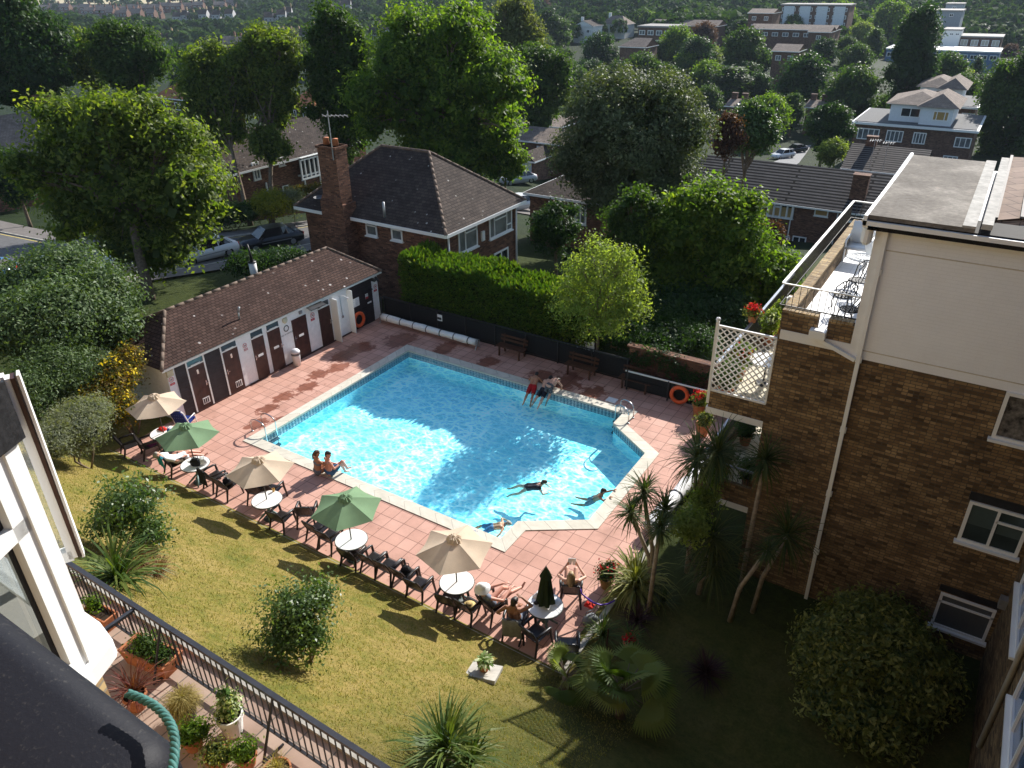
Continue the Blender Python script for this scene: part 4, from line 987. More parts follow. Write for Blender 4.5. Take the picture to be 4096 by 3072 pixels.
# depth figures on the coping
b = MB(); M = frame_M((-10.42, 13.79, .026), (1, .0, 0), (0, 1, 0)); text_into(b, '4 0"', .17, M@Matrix.Translation((0, .06, 0))); text_into(b, '1.2M', .12, M@Matrix.Translation((0, -.1, 0)))
o = b.build('depth_marking', plain('faded_blue', (.3, .36, .46), .8, .1)); tag(o, 'faded depth figures on the pale coping between the green and nearest beige parasols', 'marking')
b = MB(); M = frame_M((-18.9, 13.79, .026), (1, .0, 0), (0, 1, 0)); text_into(b, '3 6"', .15, M@Matrix.Translation((0, .05, 0))); text_into(b, '1.1M', .1, M@Matrix.Translation((0, -.1, 0)))
o = b.build('depth_marking', bpy.data.materials['faded_blue']); tag(o, 'faded depth figures on the pale coping beside the near left ladder', 'marking')

# ------------------------------------------------------------------ people
SKIN = {}
def skin(name, col):
    if name not in SKIN: SKIN[name] = plain(name, col, .5, .35, 0, .1, 9, .05)
    return SKIN[name]
PALE = skin('pale_skin', (.62, .36, .26)); TAN = skin('tanned_skin', (.42, .2, .115)); BROWN = skin('brown_skin', (.27, .125, .07)); PINK = skin('pink_skin', (.6, .3, .22))
def fuse(shapes, voxel, name, mat, parent, sm=4):
    "tapered capsules melted into one continuous surface"
    bm = bmesh.new()
    for p, q, r0, r1 in shapes:
        p, q = Vector(p), Vector(q); L = (q-p).length
        if L < 1e-4: q = p+Vector((0, 0, 1e-3)); L = 1e-3
        Z = (q-p).normalized(); X = Z.orthogonal().normalized(); Y = Z.cross(X); rings = []
        for k in range(4): a = PI/2*(1-k/4); rings.append((p-Z*r0*math.sin(a), r0*math.cos(a)))
        for k in range(4): rings.append((p.lerp(q, k/3), r0+(r1-r0)*k/3))
        for k in range(1, 5): a = PI/2*k/4; rings.append((q+Z*r1*math.sin(a), r1*math.cos(a)))
        n = 12; vv = [[bm.verts.new(c+(X*math.cos(2*PI*j/n)+Y*math.sin(2*PI*j/n))*max(r_, 1e-4)) for j in range(n)] for c, r_ in rings]
        for a, b_ in zip(vv, vv[1:]):
            for j in range(n): bm.faces.new((a[j], a[(j+1) % n], b_[(j+1) % n], b_[j]))
        bm.faces.new(vv[0][::-1]); bm.faces.new(vv[-1])
    me = bpy.data.meshes.new(name); bm.to_mesh(me); bm.free()
    o = bpy.data.objects.new(name, me); C.objects.link(o)
    m = o.modifiers.new('r', 'REMESH'); m.mode = 'VOXEL'; m.voxel_size = voxel; m.use_smooth_shade = True
    m = o.modifiers.new('s', 'SMOOTH'); m.factor = .5; m.iterations = sm
    dg = bpy.context.evaluated_depsgraph_get(); dg.update(); me2 = bpy.data.meshes.new_from_object(o.evaluated_get(dg))
    o.modifiers.clear(); o.data = me2; bpy.data.meshes.remove(me); me2.materials.clear(); me2.materials.append(mat); me2.name = name
    me2.polygons.foreach_set('use_smooth', [True]*len(me2.polygons))
    if parent is not None: o.parent = parent
    return o
def person(label, loc, rz, J, mat, wear, hair, hairmat, k=1.0, group=None, hat=None):
    """J: joints in the body's own frame (faces +y): hip, chest, neck, head (skull centre), face (unit), and per side
    sh el wr / th kn an to. wear: list of (name, material, parts)"""
    t = thing('person', label, 'person', loc, rz, group)
    V = {a: (Vector(b) if a in ('face', 'palmL', 'palmR') else Vector(b)*(k if k < .9 else 1)) for a, b in J.items()}; sh = []
    hip, ch, nk, hd = V['hip'], V['chest'], V['neck'], V['head']; fc = V['face'].normalized()
    lat = (V['shR']-V['shL']).normalized(); hl = (V['thR']-V['thL']).normalized(); tf = lat.cross(Vector(ch-hip)).normalized()
    for s in (-1, 1):
        sh += [(hip+hl*s*.075*k, hip.lerp(ch, .5)+lat*s*.06*k, .105*k, .095*k), (hip.lerp(ch, .5)+lat*s*.06*k, ch+lat*s*.075*k, .095*k, .105*k), (ch+lat*s*.07*k, nk+lat*s*.05*k-(nk-hd)*.0, .09*k, .05*k)]
    sh += [(ch, nk, .1*k, .06*k), (nk, hd-fc*.01, .052*k, .055*k)]
    up = (hd-nk).normalized(); fr = (fc-up*fc.dot(up)*.3).normalized(); hs = fr.cross(up).normalized()
    sh += [(hd-fr*.02*k+up*.035*k, hd+fr*.02*k+up*.03*k, .085*k, .078*k), (hd+fr*.02*k, hd+fr*.035*k-up*.07*k, .07*k, .045*k), (hd+fr*.095*k+up*.01*k, hd+fr*.108*k-up*.02*k, .009*k, .014*k), (hd+fr*.08*k-up*.058*k-hs*.014*k, hd+fr*.08*k-up*.058*k+hs*.014*k, .011*k, .011*k)]
    for s in (-1, 1): sh.append((hd+hs*s*.082*k+up*.015*k, hd+hs*s*.085*k-up*.015*k, .014*k, .011*k))
    for sd in 'LR':
        a, e, w_ = V['sh'+sd], V['el'+sd], V['wr'+sd]; sh += [(ch.lerp(nk, .45), a, .065*k, .055*k), (a, e, .052*k, .038*k), (e, e.lerp(w_, .35), .038*k, .038*k), (e.lerp(w_, .35), w_, .038*k, .026*k)]
        d = (w_-e).normalized(); pal = V.get('palm'+sd, Vector((0, 0, -1))); sp = d.cross(pal)
        if sp.length < .1: sp = d.orthogonal()
        sp.normalize(); pl = sp.cross(d).normalized()*(-1 if sp.cross(d).dot(pal) < 0 else 1)
        for j in (-1, 0, 1): sh.append((w_+sp*j*.014*k, w_+d*.085*k+sp*j*.026*k, .017*k, .014*k))
        for j, ln in zip((-1.5, -.5, .5, 1.5), (.062, .078, .074, .055)):
            b0 = w_+d*.09*k+sp*j*.021*k; b1 = b0+d*ln*.55*k+pl*.008*k; sh += [(b0, b1, .0105*k, .0095*k), (b1, b1+(d*.75+pl*.65)*ln*.5*k, .0095*k, .0085*k)]
        ts = sp*(-1 if sd == 'L' else 1); b0 = w_+d*.025*k+ts*.025*k; b1 = b0+(d*.65+ts*.7)*.045*k; sh += [(b0, b1, .014*k, .012*k), (b1, b1+(d*.9+ts*.2)*.035*k, .012*k, .0095*k)]
        a, kn, an, to = V['th'+sd], V['kn'+sd], V['an'+sd], V['to'+sd]
        sh += [(hip+hl*(.06 if sd == 'R' else -.06)*k, a, .1*k, .088*k), (a, kn, .085*k, .055*k), (kn, kn.lerp(an, .3), .054*k, .058*k), (kn.lerp(an, .3), an, .058*k, .036*k), (an, to, .036*k, .026*k), (an-(to-an)*.2, an+(to-an)*.4, .032*k, .034*k)]
    fuse(sh, .0095*k, 'body', mat, t)
    def seg(nm, g=.012):
        out = []
        for s in (-1, 1):
            sd = 'L' if s < 0 else 'R'; a, kn = V['th'+sd], V['kn'+sd]
            if nm == 'trunks': out += [(hip+hl*s*.07*k+(ch-hip)*.12, a, (.108+g)*k, (.095+g)*k), (a, a.lerp(kn, .55), (.092+g)*k, (.085+g)*k)]
            if nm == 'brief': out += [(hip+hl*s*.075*k+(ch-hip)*.05, hip+hl*s*.05*k-(ch-hip)*.15, (.105+g)*k, (.09+g)*k)]
            if nm == 'torso': out += [(hip+hl*s*.07*k, hip.lerp(ch, .5)+lat*s*.06*k, (.108+g)*k, (.097+g)*k), (hip.lerp(ch, .5)+lat*s*.06*k, ch+lat*s*.075*k, (.097+g)*k, (.107+g)*k), (ch.lerp(nk, .45), V['sh'+sd], (.068+g)*k, (.058+g)*k)]
            if nm == 'sleeve': out += [(V['sh'+sd], V['sh'+sd].lerp(V['el'+sd], .7), (.056+g)*k, (.05+g)*k)]
            if nm == 'top': out += [(ch+lat*s*.07*k-(ch-hip)*.08, ch-(ch-hip)*.08, (.106+g*.6)*k, (.1+g*.6)*k)]
        return out
    for nm, m_, parts in wear: fuse([x for q in parts for x in seg(q)], .012*k, nm, m_, t, 2)
    if hair:
        h = [(hd-fr*.03*k+up*.05*k, hd+fr*.02*k+up*.06*k, .088*k, .074*k), (hd-fr*.045*k, hd-fr*.05*k-up*.04*k, .078*k, .06*k)]
        if hair == 'pony': h += [(hd-fr*.1*k+up*.04*k, hd-fr*.14*k-up*.03*k, .03*k, .03*k), (hd-fr*.14*k-up*.03*k, hd-fr*.13*k-up*.2*k, .03*k, .015*k)]
        if hair == 'bun': h += [(hd-fr*.1*k+up*.09*k, hd-fr*.11*k+up*.1*k, .045*k, .045*k)]
        if hair == 'long': h += [(hd-fr*.06*k, hd-fr*.1*k-up*.26*k, .085*k, .075*k), (hd-fr*.04*k+hs*.06*k, hd-fr*.07*k+hs*.07*k-up*.22*k, .05*k, .04*k), (hd-fr*.04*k-hs*.06*k, hd-fr*.07*k-hs*.07*k-up*.22*k, .05*k, .04*k)]
        fuse(h, .01*k, 'hair', hairmat, t, 2)
    b = MB()
    for s in (-1, 1):
        c = hd+fr*.083*k+hs*s*.03*k+up*.012*k; b.lathe([(.0, -.008), (.008, 0), (0, .008)], 6, tuple(c), 0, False)
    b.build('eyes', INK, t, False, False)
    if hat:
        b = MB(); vs = []; n = 20
        for r_, z in ((.21, .0), (.19, .03), (.112, .055), (.108, .11), (.08, .15), (0.001, .165)):
            for i in range(n): a = 2*PI*i/n; vs.append(hd+(fr*math.cos(a)+hs*math.sin(a))*r_+up*(z+(.02*math.sin(a*3) if r_ > .15 else 0)))
        b.add(vs, [(i*n+j, i*n+(j+1) % n, (i+1)*n+(j+1) % n, (i+1)*n+j) for i in range(5) for j in range(n)]); o = b.build('hat', hat, t, True, False)
    return t
def sym(**kw):
    "joint table: names ending in _ are mirrored to both sides"
    J = {}
    for k_, v in kw.items():
        if k_.endswith('_'): J[k_[:-1]+'R'] = v; J[k_[:-1]+'L'] = (-v[0], v[1], v[2])
        else: J[k_] = v
    return J
DKHAIR = plain('dark_hair', (.03, .02, .015), .5, .4, 0, .3, 20, .3); BRHAIR = plain('brown_hair', (.1, .05, .025), .5, .4, 0, .3, 20, .3); BLONDE = plain('blonde_hair', (.3, .2, .09), .5, .4, 0, .3, 25, .4); GREYH = plain('grey_hair', (.3, .28, .25), .6, .3, 0, .2, 20, .3)
BLKSW = plain('black_swimwear', (.012, .014, .022), .6, .3, 0, .2); REDSW = plain('red_shorts', (.4, .012, .015), .7, .2, 0, .2); BLUESW = plain('blue_shorts', (.05, .14, .28), .7, .2, 0, .25); STRIPE = plain('patterned_shorts', (.1, .1, .11), .7, .2, 0, .9, 22); WHSHIRT = plain('white_shirt', (.7, .72, .75), .9, .1, 0, .06, 8, .3); DENIM = plain('grey_blue_shorts', (.16, .19, .24), .9, .1, 0, .2, 8)
# couple on the near edge of the pool, legs over the side
Jc = sym(hip=(0, 0, .12), chest=(0, .05, .45), neck=(0, .05, .62), head=(0, .08, .76), face=(.1, 1, -.1), sh_=(.17, .03, .56), el_=(.24, .12, .32), wr_=(.12, .33, .25), th_=(.1, .08, .11), kn_=(.12, .5, .2), an_=(.1, .62, -.2), to_=(.1, .76, -.24))
J1 = dict(Jc); J1['elR'] = (.28, .15, .42); J1['wrR'] = (.4, .22, .5); J1['face'] = (.5, 1, -.1); J1['palmR'] = (0, 1, 0)
person('woman with a dark ponytail sitting on the pool edge, arm around her companion', (-16.46, 13.52, .03), -.25, J1, TAN, [('bikini_top', DENIM, ['top']), ('bikini_bottom', DENIM, ['brief'])], 'pony', BRHAIR, .97)
J2 = dict(Jc); J2['knR'] = (.14, .46, .42); J2['anR'] = (.12, .62, .06); J2['toR'] = (.12, .76, .04); J2['wrR'] = (.14, .44, .38); J2['face'] = (.9, .8, -.1)
person('bare chested man with short dark hair sitting on the pool edge beside a woman', (-16.1, 13.66, .03), -.35, J2, PINK, [('swim_shorts', BLUESW, ['trunks'])], 'short', DKHAIR, 1.0)
# three youngsters hauling themselves out at the far edge
Jk = sym(hip=(0, -.02, .0), chest=(0, .28, .2), neck=(0, .43, .26), head=(0, .55, .28), face=(0, .7, -.7), sh_=(.16, .38, .22), el_=(.27, .42, .07), wr_=(.2, .6, .045), th_=(.09, -.08, -.04), kn_=(.12, -.42, -.16), an_=(.14, -.72, -.32), to_=(.15, -.86, -.36), palm_=(0, 0, -1))
def kid(px, py, rz, lab, sw, mat, k=.92, J=None, hair=DKHAIR):
    p = G(px, py, .1); return person(lab, (p[0], 22.2, .04), rz, J or Jk, mat, [('swim_shorts', sw, ['trunks'])], 'short', hair, k, 'youngsters leaning over the far pool edge')
kid(2082, 1582, .25, 'person in red shorts hauling out at the far pool edge, leftmost of the three', REDSW, TAN)
kid(2127, 1597, .05, 'person in plain black shorts hauling out at the far pool edge between the two others', BLKSW, PALE)
J3 = dict(Jk); J3.update(sym(chest=(0, .25, .36), neck=(0, .4, .4), head=(0, .52, .33), sh_=(.16, .35, .36), el_=(.26, .42, .2), wr_=(.2, .5, .03), hip=(0, -.02, .28), th_=(.09, -.04, .22), kn_=(.11, -.1, -.02), an_=(.11, -.3, -.3), to_=(.11, -.36, -.42)))
kid(2178, 1580, -.2, 'person in black and white patterned shorts bending over the far pool edge', STRIPE, PALE, .9, J3)
# swimmers
Js = sym(hip=(0, 0, 0), chest=(0, .34, .03), neck=(0, .5, .06), head=(0, .63, .09), face=(0, .8, -.3), sh_=(.18, .44, .04), el_=(.38, .55, -.06), wr_=(.24, .76, -.1), th_=(.09, -.08, -.03), kn_=(.24, -.34, -.12), an_=(.2, -.66, -.22), to_=(.26, -.8, -.26))
p = G(1962, 2096, -.13); J4 = dict(Js); J4['elR'] = (.42, .3, .0); J4['wrR'] = (.6, .05, -.08); J4['elL'] = (-.42, .44, .02); J4['wrL'] = (-.34, .62, -.02)
person('swimmer in blue shorts face down near the near corner of the pool', (p[0], p[1], -.25), R(-52), J4, TAN, [('swim_shorts', BLUESW, ['trunks'])], 'short', GREYH, .84)
p = G(2112, 1942, -.13); J5 = dict(Js); J5['head'] = (0, .6, .2); J5['face'] = (0, 1, .1); J5['neck'] = (0, .5, .1)
person('swimmer with a dark hair bun and black swimsuit in open water', (p[0], p[1], -.19), R(-58), J5, PALE, [('swimsuit', BLKSW, ['torso', 'brief'])], 'bun', DKHAIR, .86)
J6 = sym(hip=(0, -.25, -.3), chest=(0, .02, -.06), neck=(0, .1, .08), head=(0, .14, .2), face=(-.3, 1, 0), sh_=(.18, .06, .02), el_=(.3, .25, .02), wr_=(.26, .42, .16), th_=(.09, -.3, -.36), kn_=(.18, -.5, -.5), an_=(.2, -.85, -.55), to_=(.22, -1.0, -.55), palm_=(0, 0, -1))
person('swimmer holding the right hand edge of the pool with one arm on the coping', (-8.12, 17.55, -.14), R(-82), J6, TAN, [('swim_shorts', DENIM, ['trunks'])], 'short', DKHAIR, .88)
# sunbathers: seats are .42 high, figures lean with the chair backs
Jr = sym(hip=(0, -.08, .52), chest=(0, -.25, .84), neck=(0, -.31, 1.0), head=(0, -.33, 1.14), face=(0, 1, .25), sh_=(.18, -.28, .93), el_=(.3, -.08, .72), wr_=(.24, .17, .69), th_=(.1, .02, .5), kn_=(.13, .42, .53), an_=(.15, .72, .2), to_=(.16, .88, .1), palm_=(0, 0, -1))
def seated(ch_, lab, J, mat, wear, hair, hm, k=1.0, drot=0, **kw):
    o = ch_.location; return person(lab, (o[0], o[1], o[2]), ch_.rotation_euler[2]+drot, J, mat, wear, hair, hm, k, **kw)
J7 = dict(Jr); J7.update(sym(hip=(0, .05, .5), chest=(0, -.24, .72), neck=(0, -.38, .84), head=(0, -.47, .93), face=(0, .6, .8), sh_=(.18, -.3, .78), el_=(.3, -.02, .62), wr_=(.22, .24, .62), th_=(.1, .13, .5), kn_=(.13, .55, .5), an_=(.14, .92, .3), to_=(.15, 1.05, .34)))
seated(cm, 'man in a white shirt lying back asleep beside the small green parasol', J7, PINK, [('shirt', WHSHIRT, ['torso', 'sleeve']), ('shorts', WHSHIRT, ['trunks'])], 'short', GREYH)
J8 = dict(Jr); J8.update(dict(elR=(.32, .05, .72), wrR=(.2, .38, .78), elL=(-.3, .02, .7), wrL=(-.06, .4, .8), knR=(.16, .46, .62), anR=(.12, .88, .5), toR=(.12, .98, .6), knL=(-.12, .42, .6), anL=(-.22, .74, .3), toL=(-.24, .92, .26)))
seated(chat, 'sunbather in a white hat stretched out in an armchair left of the cluttered table', J8, PINK, [('swimsuit', DENIM, ['torso', 'brief'])], None, None, 1.0, 0, hat=plain('white_hat', (.75, .75, .73), .9, .1, 0, .05, 9, .3))
J9 = dict(Jr); J9.update(dict(hip=(0, 0, .53), chest=(0, -.12, .87), neck=(0, -.14, 1.03), head=(.02, -.1, 1.17), face=(.3, 1, 0), shR=(.19, -.13, .95), shL=(-.19, -.13, .95), elR=(.42, .02, 1.06), wrR=(.16, .06, 1.2), elL=(-.4, -.18, .74), wrL=(-.42, -.06, .6)))
seated(cboy, 'bare backed tanned person with short hair raising one arm, in front of the cluttered table', J9, BROWN, [('swim_shorts', DENIM, ['trunks'])], 'short', DKHAIR, 1.0, -.15)
J10 = dict(Jr); J10.update(dict(elR=(.36, -.02, .84), wrR=(.16, .2, 1.0), elL=(-.34, .0, .82), wrL=(-.14, .22, .98), palmR=(0, 1, .2), palmL=(0, 1, .2), knR=(.1, .4, .7), anR=(.08, .62, .34), toR=(.08, .8, .3), knL=(-.14, .38, .72), anL=(-.16, .66, .36), toL=(-.18, .82, .32), face=(0, 1, -.2)))
seated(cread, 'woman with long fair hair reading in an armchair behind the cluttered table', J10, PALE, [('bikini_top', BLKSW, ['top']), ('bikini_bottom', BLKSW, ['brief'])], 'long', BLONDE)
o = cread.location; t = thing('book', 'open white book held up by the woman reading', 'book', (o[0], o[1], 0), cread.rotation_euler[2]); b = MB(); b.bar((-.11, .27, 1.06), (-.005, .3, 1.04), .2, .012, (0, 1, -.15)); b.bar((.005, .3, 1.04), (.11, .27, 1.06), .2, .012, (0, 1, -.15)); b.build('pages', WHF, t, False, False)

# ------------------------------------------------------------------ flats on the right
STOCK = brickmat('stock_brick', (.14, .088, .045), (.215, .138, .068), (.275, .185, .092), (.09, .076, .06), .225, .075, .008, .78)
STOCKL = brickmat('pale_stock_brick', (.3, .2, .1), (.42, .29, .15), (.5, .38, .2), (.3, .26, .2), .225, .075, .01, .7)
PAINTBR = None
def paintbrick():
    m, n, out = newmat('painted_brick'); uv = uvnode(n)
    b = bricktex(n, uv, (.86, .87, .89), (.87, .88, .9), (.83, .84, .86), .225, .075, .004)
    nz = noise(n, 1.2, 5, .65, uv); d = ramp(n, [(.3, (.95, .945, .94)), (.7, (1.02, 1.02, 1.02))], nz.outputs[0])
    bsdf(n, out, mix(n, b.outputs[0], d.outputs[0], .9, 'MULTIPLY'), .7, .3, 0, math_(n, 'SUBTRACT', 1, b.outputs[1]), .45, .006); return m
PAINTBR = paintbrick()
def feltmat():
    m, n, out = newmat('roof_felt'); t = n.nodes.new('ShaderNodeTexCoord'); o = t.outputs['Object']
    a = noise(n, .8, 5, .6, o); b = noise(n, 9, 5, .75, o); c = noise(n, 40, 3, .7, o)
    r = ramp(n, [(.3, (.12, .105, .088)), (.5, (.19, .168, .142)), (.65, (.31, .28, .24))], a.outputs[0])
    r2 = ramp(n, [(.35, (.6, .58, .55)), (.6, (1.1, 1.1, 1.1)), (.72, (1.6, 1.55, 1.5))], b.outputs[0])
    col = mix(n, r.outputs[0], r2.outputs[0], .7, 'MULTIPLY'); ru = ramp(n, [(.62, (0, 0, 0)), (.7, (.6, .6, .6))], b.outputs[0])
    col = mix(n, col, (.28, .17, .09), math_(n, 'MULTIPLY', ru.outputs[0], a.outputs[0])); bsdf(n, out, col, .9, .2, 0, c.outputs[0], .6, .02); return m
FELT = feltmat()
SLATEB = roofmat('brown_slates', (.27, .2, .165), (.33, .25, .2), (.1, .08, .07), .62, .42, .6, (.5, .48, .44), .012, .3)
fl = thing('block_of_flats', 'brown brick block of flats with white top storey and roof terrace, right of the pool', 'block of flats', (-3.3, 16.3, 0))
YF = 16.3
b = MB(); b.box((-3.3, YF, -.6), (9, 24.3, 7.18)); w_ = b.build('wall', STOCK, fl)
b = MB()
b.box((-3.3, YF, 7.18), (-2.52, YF+.22, 7.7)); b.box((-2.3, YF, 7.18), (-1.62, YF+.22, 7.7)); b.box((-3.3, YF+.22, 7.18), (-3.08, 24.3, 7.7)); b.box((-3.08, 24.08, 7.18), (-1.75, 24.3, 7.7)); b.build('parapet', STOCK, fl)
b = MB()
def coping(mb, p, q, w_, h=.065, st=.08):
    p, q = Vector(p), Vector(q); n = int((q-p).length/st); d = (q-p)/n
    for i in range(n): mb.bar(p+d*(i+.06), p+d*(i+.94), w_, h)
coping(b, (-3.19, YF+.25, 7.735), (-3.19, 24.3, 7.735), .25); b.build('parapet_coping', STOCKL, fl); b = MB(); coping(b, (-3.3, YF+.11, 7.735), (-2.52, YF+.11, 7.735), .24); coping(b, (-2.3, YF+.11, 7.735), (-1.8, YF+.11, 7.735), .24)
b.build('parapet_coping', STOCKL, fl)
b = MB(); b.box((-3.26, YF-.02, 7.06), (-1.6, YF+.01, 7.29)); b.build('floor_band', WHITE, fl)
b = MB(); b.box((-1.75, YF-.025, 7.0), (9, 22.2, 10.0)); up_ = b.build('upper_wall', PAINTBR, fl)
b = MB(); b.box((-1.76, YF-.05, 7.0), (-1.5, YF-.02, 10.0)); b.build('corner_pilaster', WHITE, fl)
b = MB(); b.box((-1.5, YF-.035, 9.45), (9, YF-.02, 9.47)); b.box((-1.5, YF-.035, 7.2), (9, YF-.02, 7.22)); b.build('string_line', plain('stained_white', (.55, .5, .42), .8, .2, 0, .15), up_)
TERF = None
def terfloor():
    m, n, out = newmat('terrace_paint'); uv = uvnode(n); b = bricktex(n, uv, (.78, .78, .78), (.8, .8, .8), (.6, .6, .6), .3, .3, .006, 0)
    bsdf(n, out, b.outputs[0], .5, .3); return m
TERF = terfloor()
b = MB(); b.box((-3.08, YF+.22, 7.17), (-1.75, 24.08, 7.24)); b.box((-2.52, YF, 7.17), (-2.3, YF+.22, 7.23)); b.build('terrace_floor', TERF, fl)
b = MB(); b.box((-2.62, YF-.22, 7.32), (-2.28, YF-.02, 7.5)); b.add([(-2.5, YF, 7.24), (-2.3, YF, 7.24), (-2.34, YF-.2, 7.52), (-2.56, YF-.2, 7.52)], [(0, 1, 2, 3)]); b.build('rainwater_hopper', UPVC, fl)
b = MB(); b.bar((-2.45, YF-.1, 7.3), (-1.6, YF-.1, 6.98), .08); b.bar((-1.62, YF-.1, 10.0), (-1.5, YF-.09, .1), .075)
b.v = b.v[:8]+[]; b.f = b.f[:6]; b.u = b.u[:6]; b.m = b.m[:6]
b.bar((-1.57, YF-.08, 9.95), (-1.45, YF-.08, 0.0), .085); b.build('drainpipe', UPVC, fl)
b = MB()
for z in (9.0, 7.0, 5.2, 3.4, 1.6): b.bar((-1.63+.0122*(9.95-z)-.0, YF-.07, z), (-1.5+.0122*(9.95-z), YF-.07, z), .06, .14)
b.build('pipe_bracket', UPVC, fl)
b = MB(); b.box((-1.93, 15.98, 10.12), (-.08, 22.2, 10.2)); rf = b.build('flat_roof', FELT, fl)
b = MB(); b.box((-.3, 15.97, 10.195), (-.08, 22.2, 10.24)); b.box((.0, 16.0, 10.2), (.18, 22.4, 10.3)); b.build('upstand', plain('pale_felt', (.42, .4, .36), .9, .2, 0, .25, 6, .5), rf)
b = MB(); b.slope([(.2, 17.0, 10.14), (.9, 17.6, 10.16), (9, 22.0, 10.3), (9, 23.4, 10.34), (.2, 22.6, 10.3)]); b.prism([(.2, 17.0), (.9, 17.6), (9, 22), (9, 23.4), (.2, 22.6)], 9.9, 10.1); b.build('slate_roof', SLATEB, rf)
b = MB()
for x in (.2, .62, 1.25): b.bar((x, 17.0+(x-.2)*.7, 10.18), (x, 22.6, 10.32), .06, .04)
b.build('slate_rib', plain('lead', (.1, .09, .085), .7, .3, 0, .3), rf)
b = MB(); b.box((-1.9, 15.99, 9.9), (9, 16.9, 10.12)); b.build('roof_edge', plain('shadow_black_felt', (.012, .011, .011), .8, .2, 0, .4, 8), fl)  # near-black colour paints the shadow in the recessed roof edge
b = MB(); b.box((-2.0, 15.92, 10.0), (9, 15.99, 10.09)); b.box((-2.0, 15.92, 10.0), (-1.93, 22.2, 10.2)); b.tube([(-1.98, 15.93, 10.08), (-1.98, 22.2, 10.21)], .05, 8); b.build('gutter', UPVC, fl)
b = MB(); b.box((-2.0, 15.99, 9.93), (-1.7, 16.28, 10.0)); b.lathe([(.05, 9.55), (.11, 9.62), (.11, 9.9)], 10, (-1.9, 16.15, 0)); b.build('eaves_box', UPVC, fl)
def win(parent, P, U, N, w_, h_, cols=(1,), rows=None, fr=.06, glass=GLASS, sill=True, frame=UPVC, name='window', inset=None, insmat=None, off=.0, depth=.05):
    """window: outer frame bars, mullions at fractions cols, transoms (x0frac, x1frac, zfrac); pane and sill below it in the tree"""
    P, U, N = Vector(P)+Vector(N)*off, Vector(U).normalized(), Vector(N).normalized(); Z = Vector((0, 0, 1)); b = MB()
    def bar(a, c, wd): b.bar(P+U*a[0]+Z*a[1]+N*depth/2, P+U*c[0]+Z*c[1]+N*depth/2, wd if abs(a[1]-c[1]) > abs(a[0]-c[0]) else depth, depth if abs(a[1]-c[1]) > abs(a[0]-c[0]) else wd, Z if abs(a[1]-c[1]) < 1e-6 else N)
    bar((0, fr/2), (w_, fr/2), fr); bar((0, h_-fr/2), (w_, h_-fr/2), fr)
    for x in (fr/2, w_-fr/2): bar((x, fr), (x, h_-fr), fr)
    for c in cols:
        if 0 < c < 1: bar((w_*c, fr), (w_*c, h_-fr), fr*.8)
    for x0, x1, z in (rows or []): bar((w_*x0, h_*z), (w_*x1, h_*z), fr*.8)
    f = b.build(name, frame, parent)
    b = MB(); q = [P+U*a+Z*c+N*.012 for a, c in ((fr*.5, fr*.5), (w_-fr*.5, fr*.5), (w_-fr*.5, h_-fr*.5), (fr*.5, h_-fr*.5))]; b.add(q, [(0, 1, 2, 3)]); p_ = b.build('pane', glass, f)
    p_.matrix_parent_inverse.identity()
    if inset:
        b = MB()
        for a0, a1, c0, c1 in inset: b.add([P+U*w_*a+Z*h_*c+N*.016 for a, c in ((a0, c0), (a1, c0), (a1, c1), (a0, c1))], [(0, 1, 2, 3)])
        b.build('blind', insmat or CURT, f)
    if sill: b = MB(); b.bar(P-U*.05-Z*.03+N*.06, P+U*(w_+.05)-Z*.03+N*.06, .14, .06); b.build('sill', frame, f)
    return f
PATT = plain('patterned_curtain', (.12, .11, .1), .8, .2, 0, .9, 9, .2)
NY = (0, -1, 0)
DIMG = glassmat('dim_window_glass', (.035, .05, .05), .12, .5)
win(fl, (1.25, YF-.025, 5.92), (1, 0, 0), NY, 1.5, 1.08, (.52,), None, .07, PATT)
win(fl, (1.28, YF-.0, 3.2), (1, 0, 0), NY, 1.16, 1.08, (.5,), [(.5, 1, .68)], .07, DIMG, inset=[(.05, .47, .45, .93), (.55, .95, .4, .62)], insmat=plain('green_grey_blind', (.06, .085, .08), .7, .2, 0, .1))
win(fl, (1.34, YF-.0, .62), (1, 0, 0), NY, 1.13, 1.0, (), [(0, 1, .75)], .06, plain('obscured_glass', (.09, .095, .1), .35, .4, 0, .1))
b = MB(); b.box((1.24, YF-.02, 4.3), (2.5, YF+.02, 4.5)); b.build('lintel', BLACKP, fl); b = MB(); b.box((1.28, YF-.02, 1.66), (2.5, YF+.02, 1.84)); b.build('lintel', BLACKP, fl)
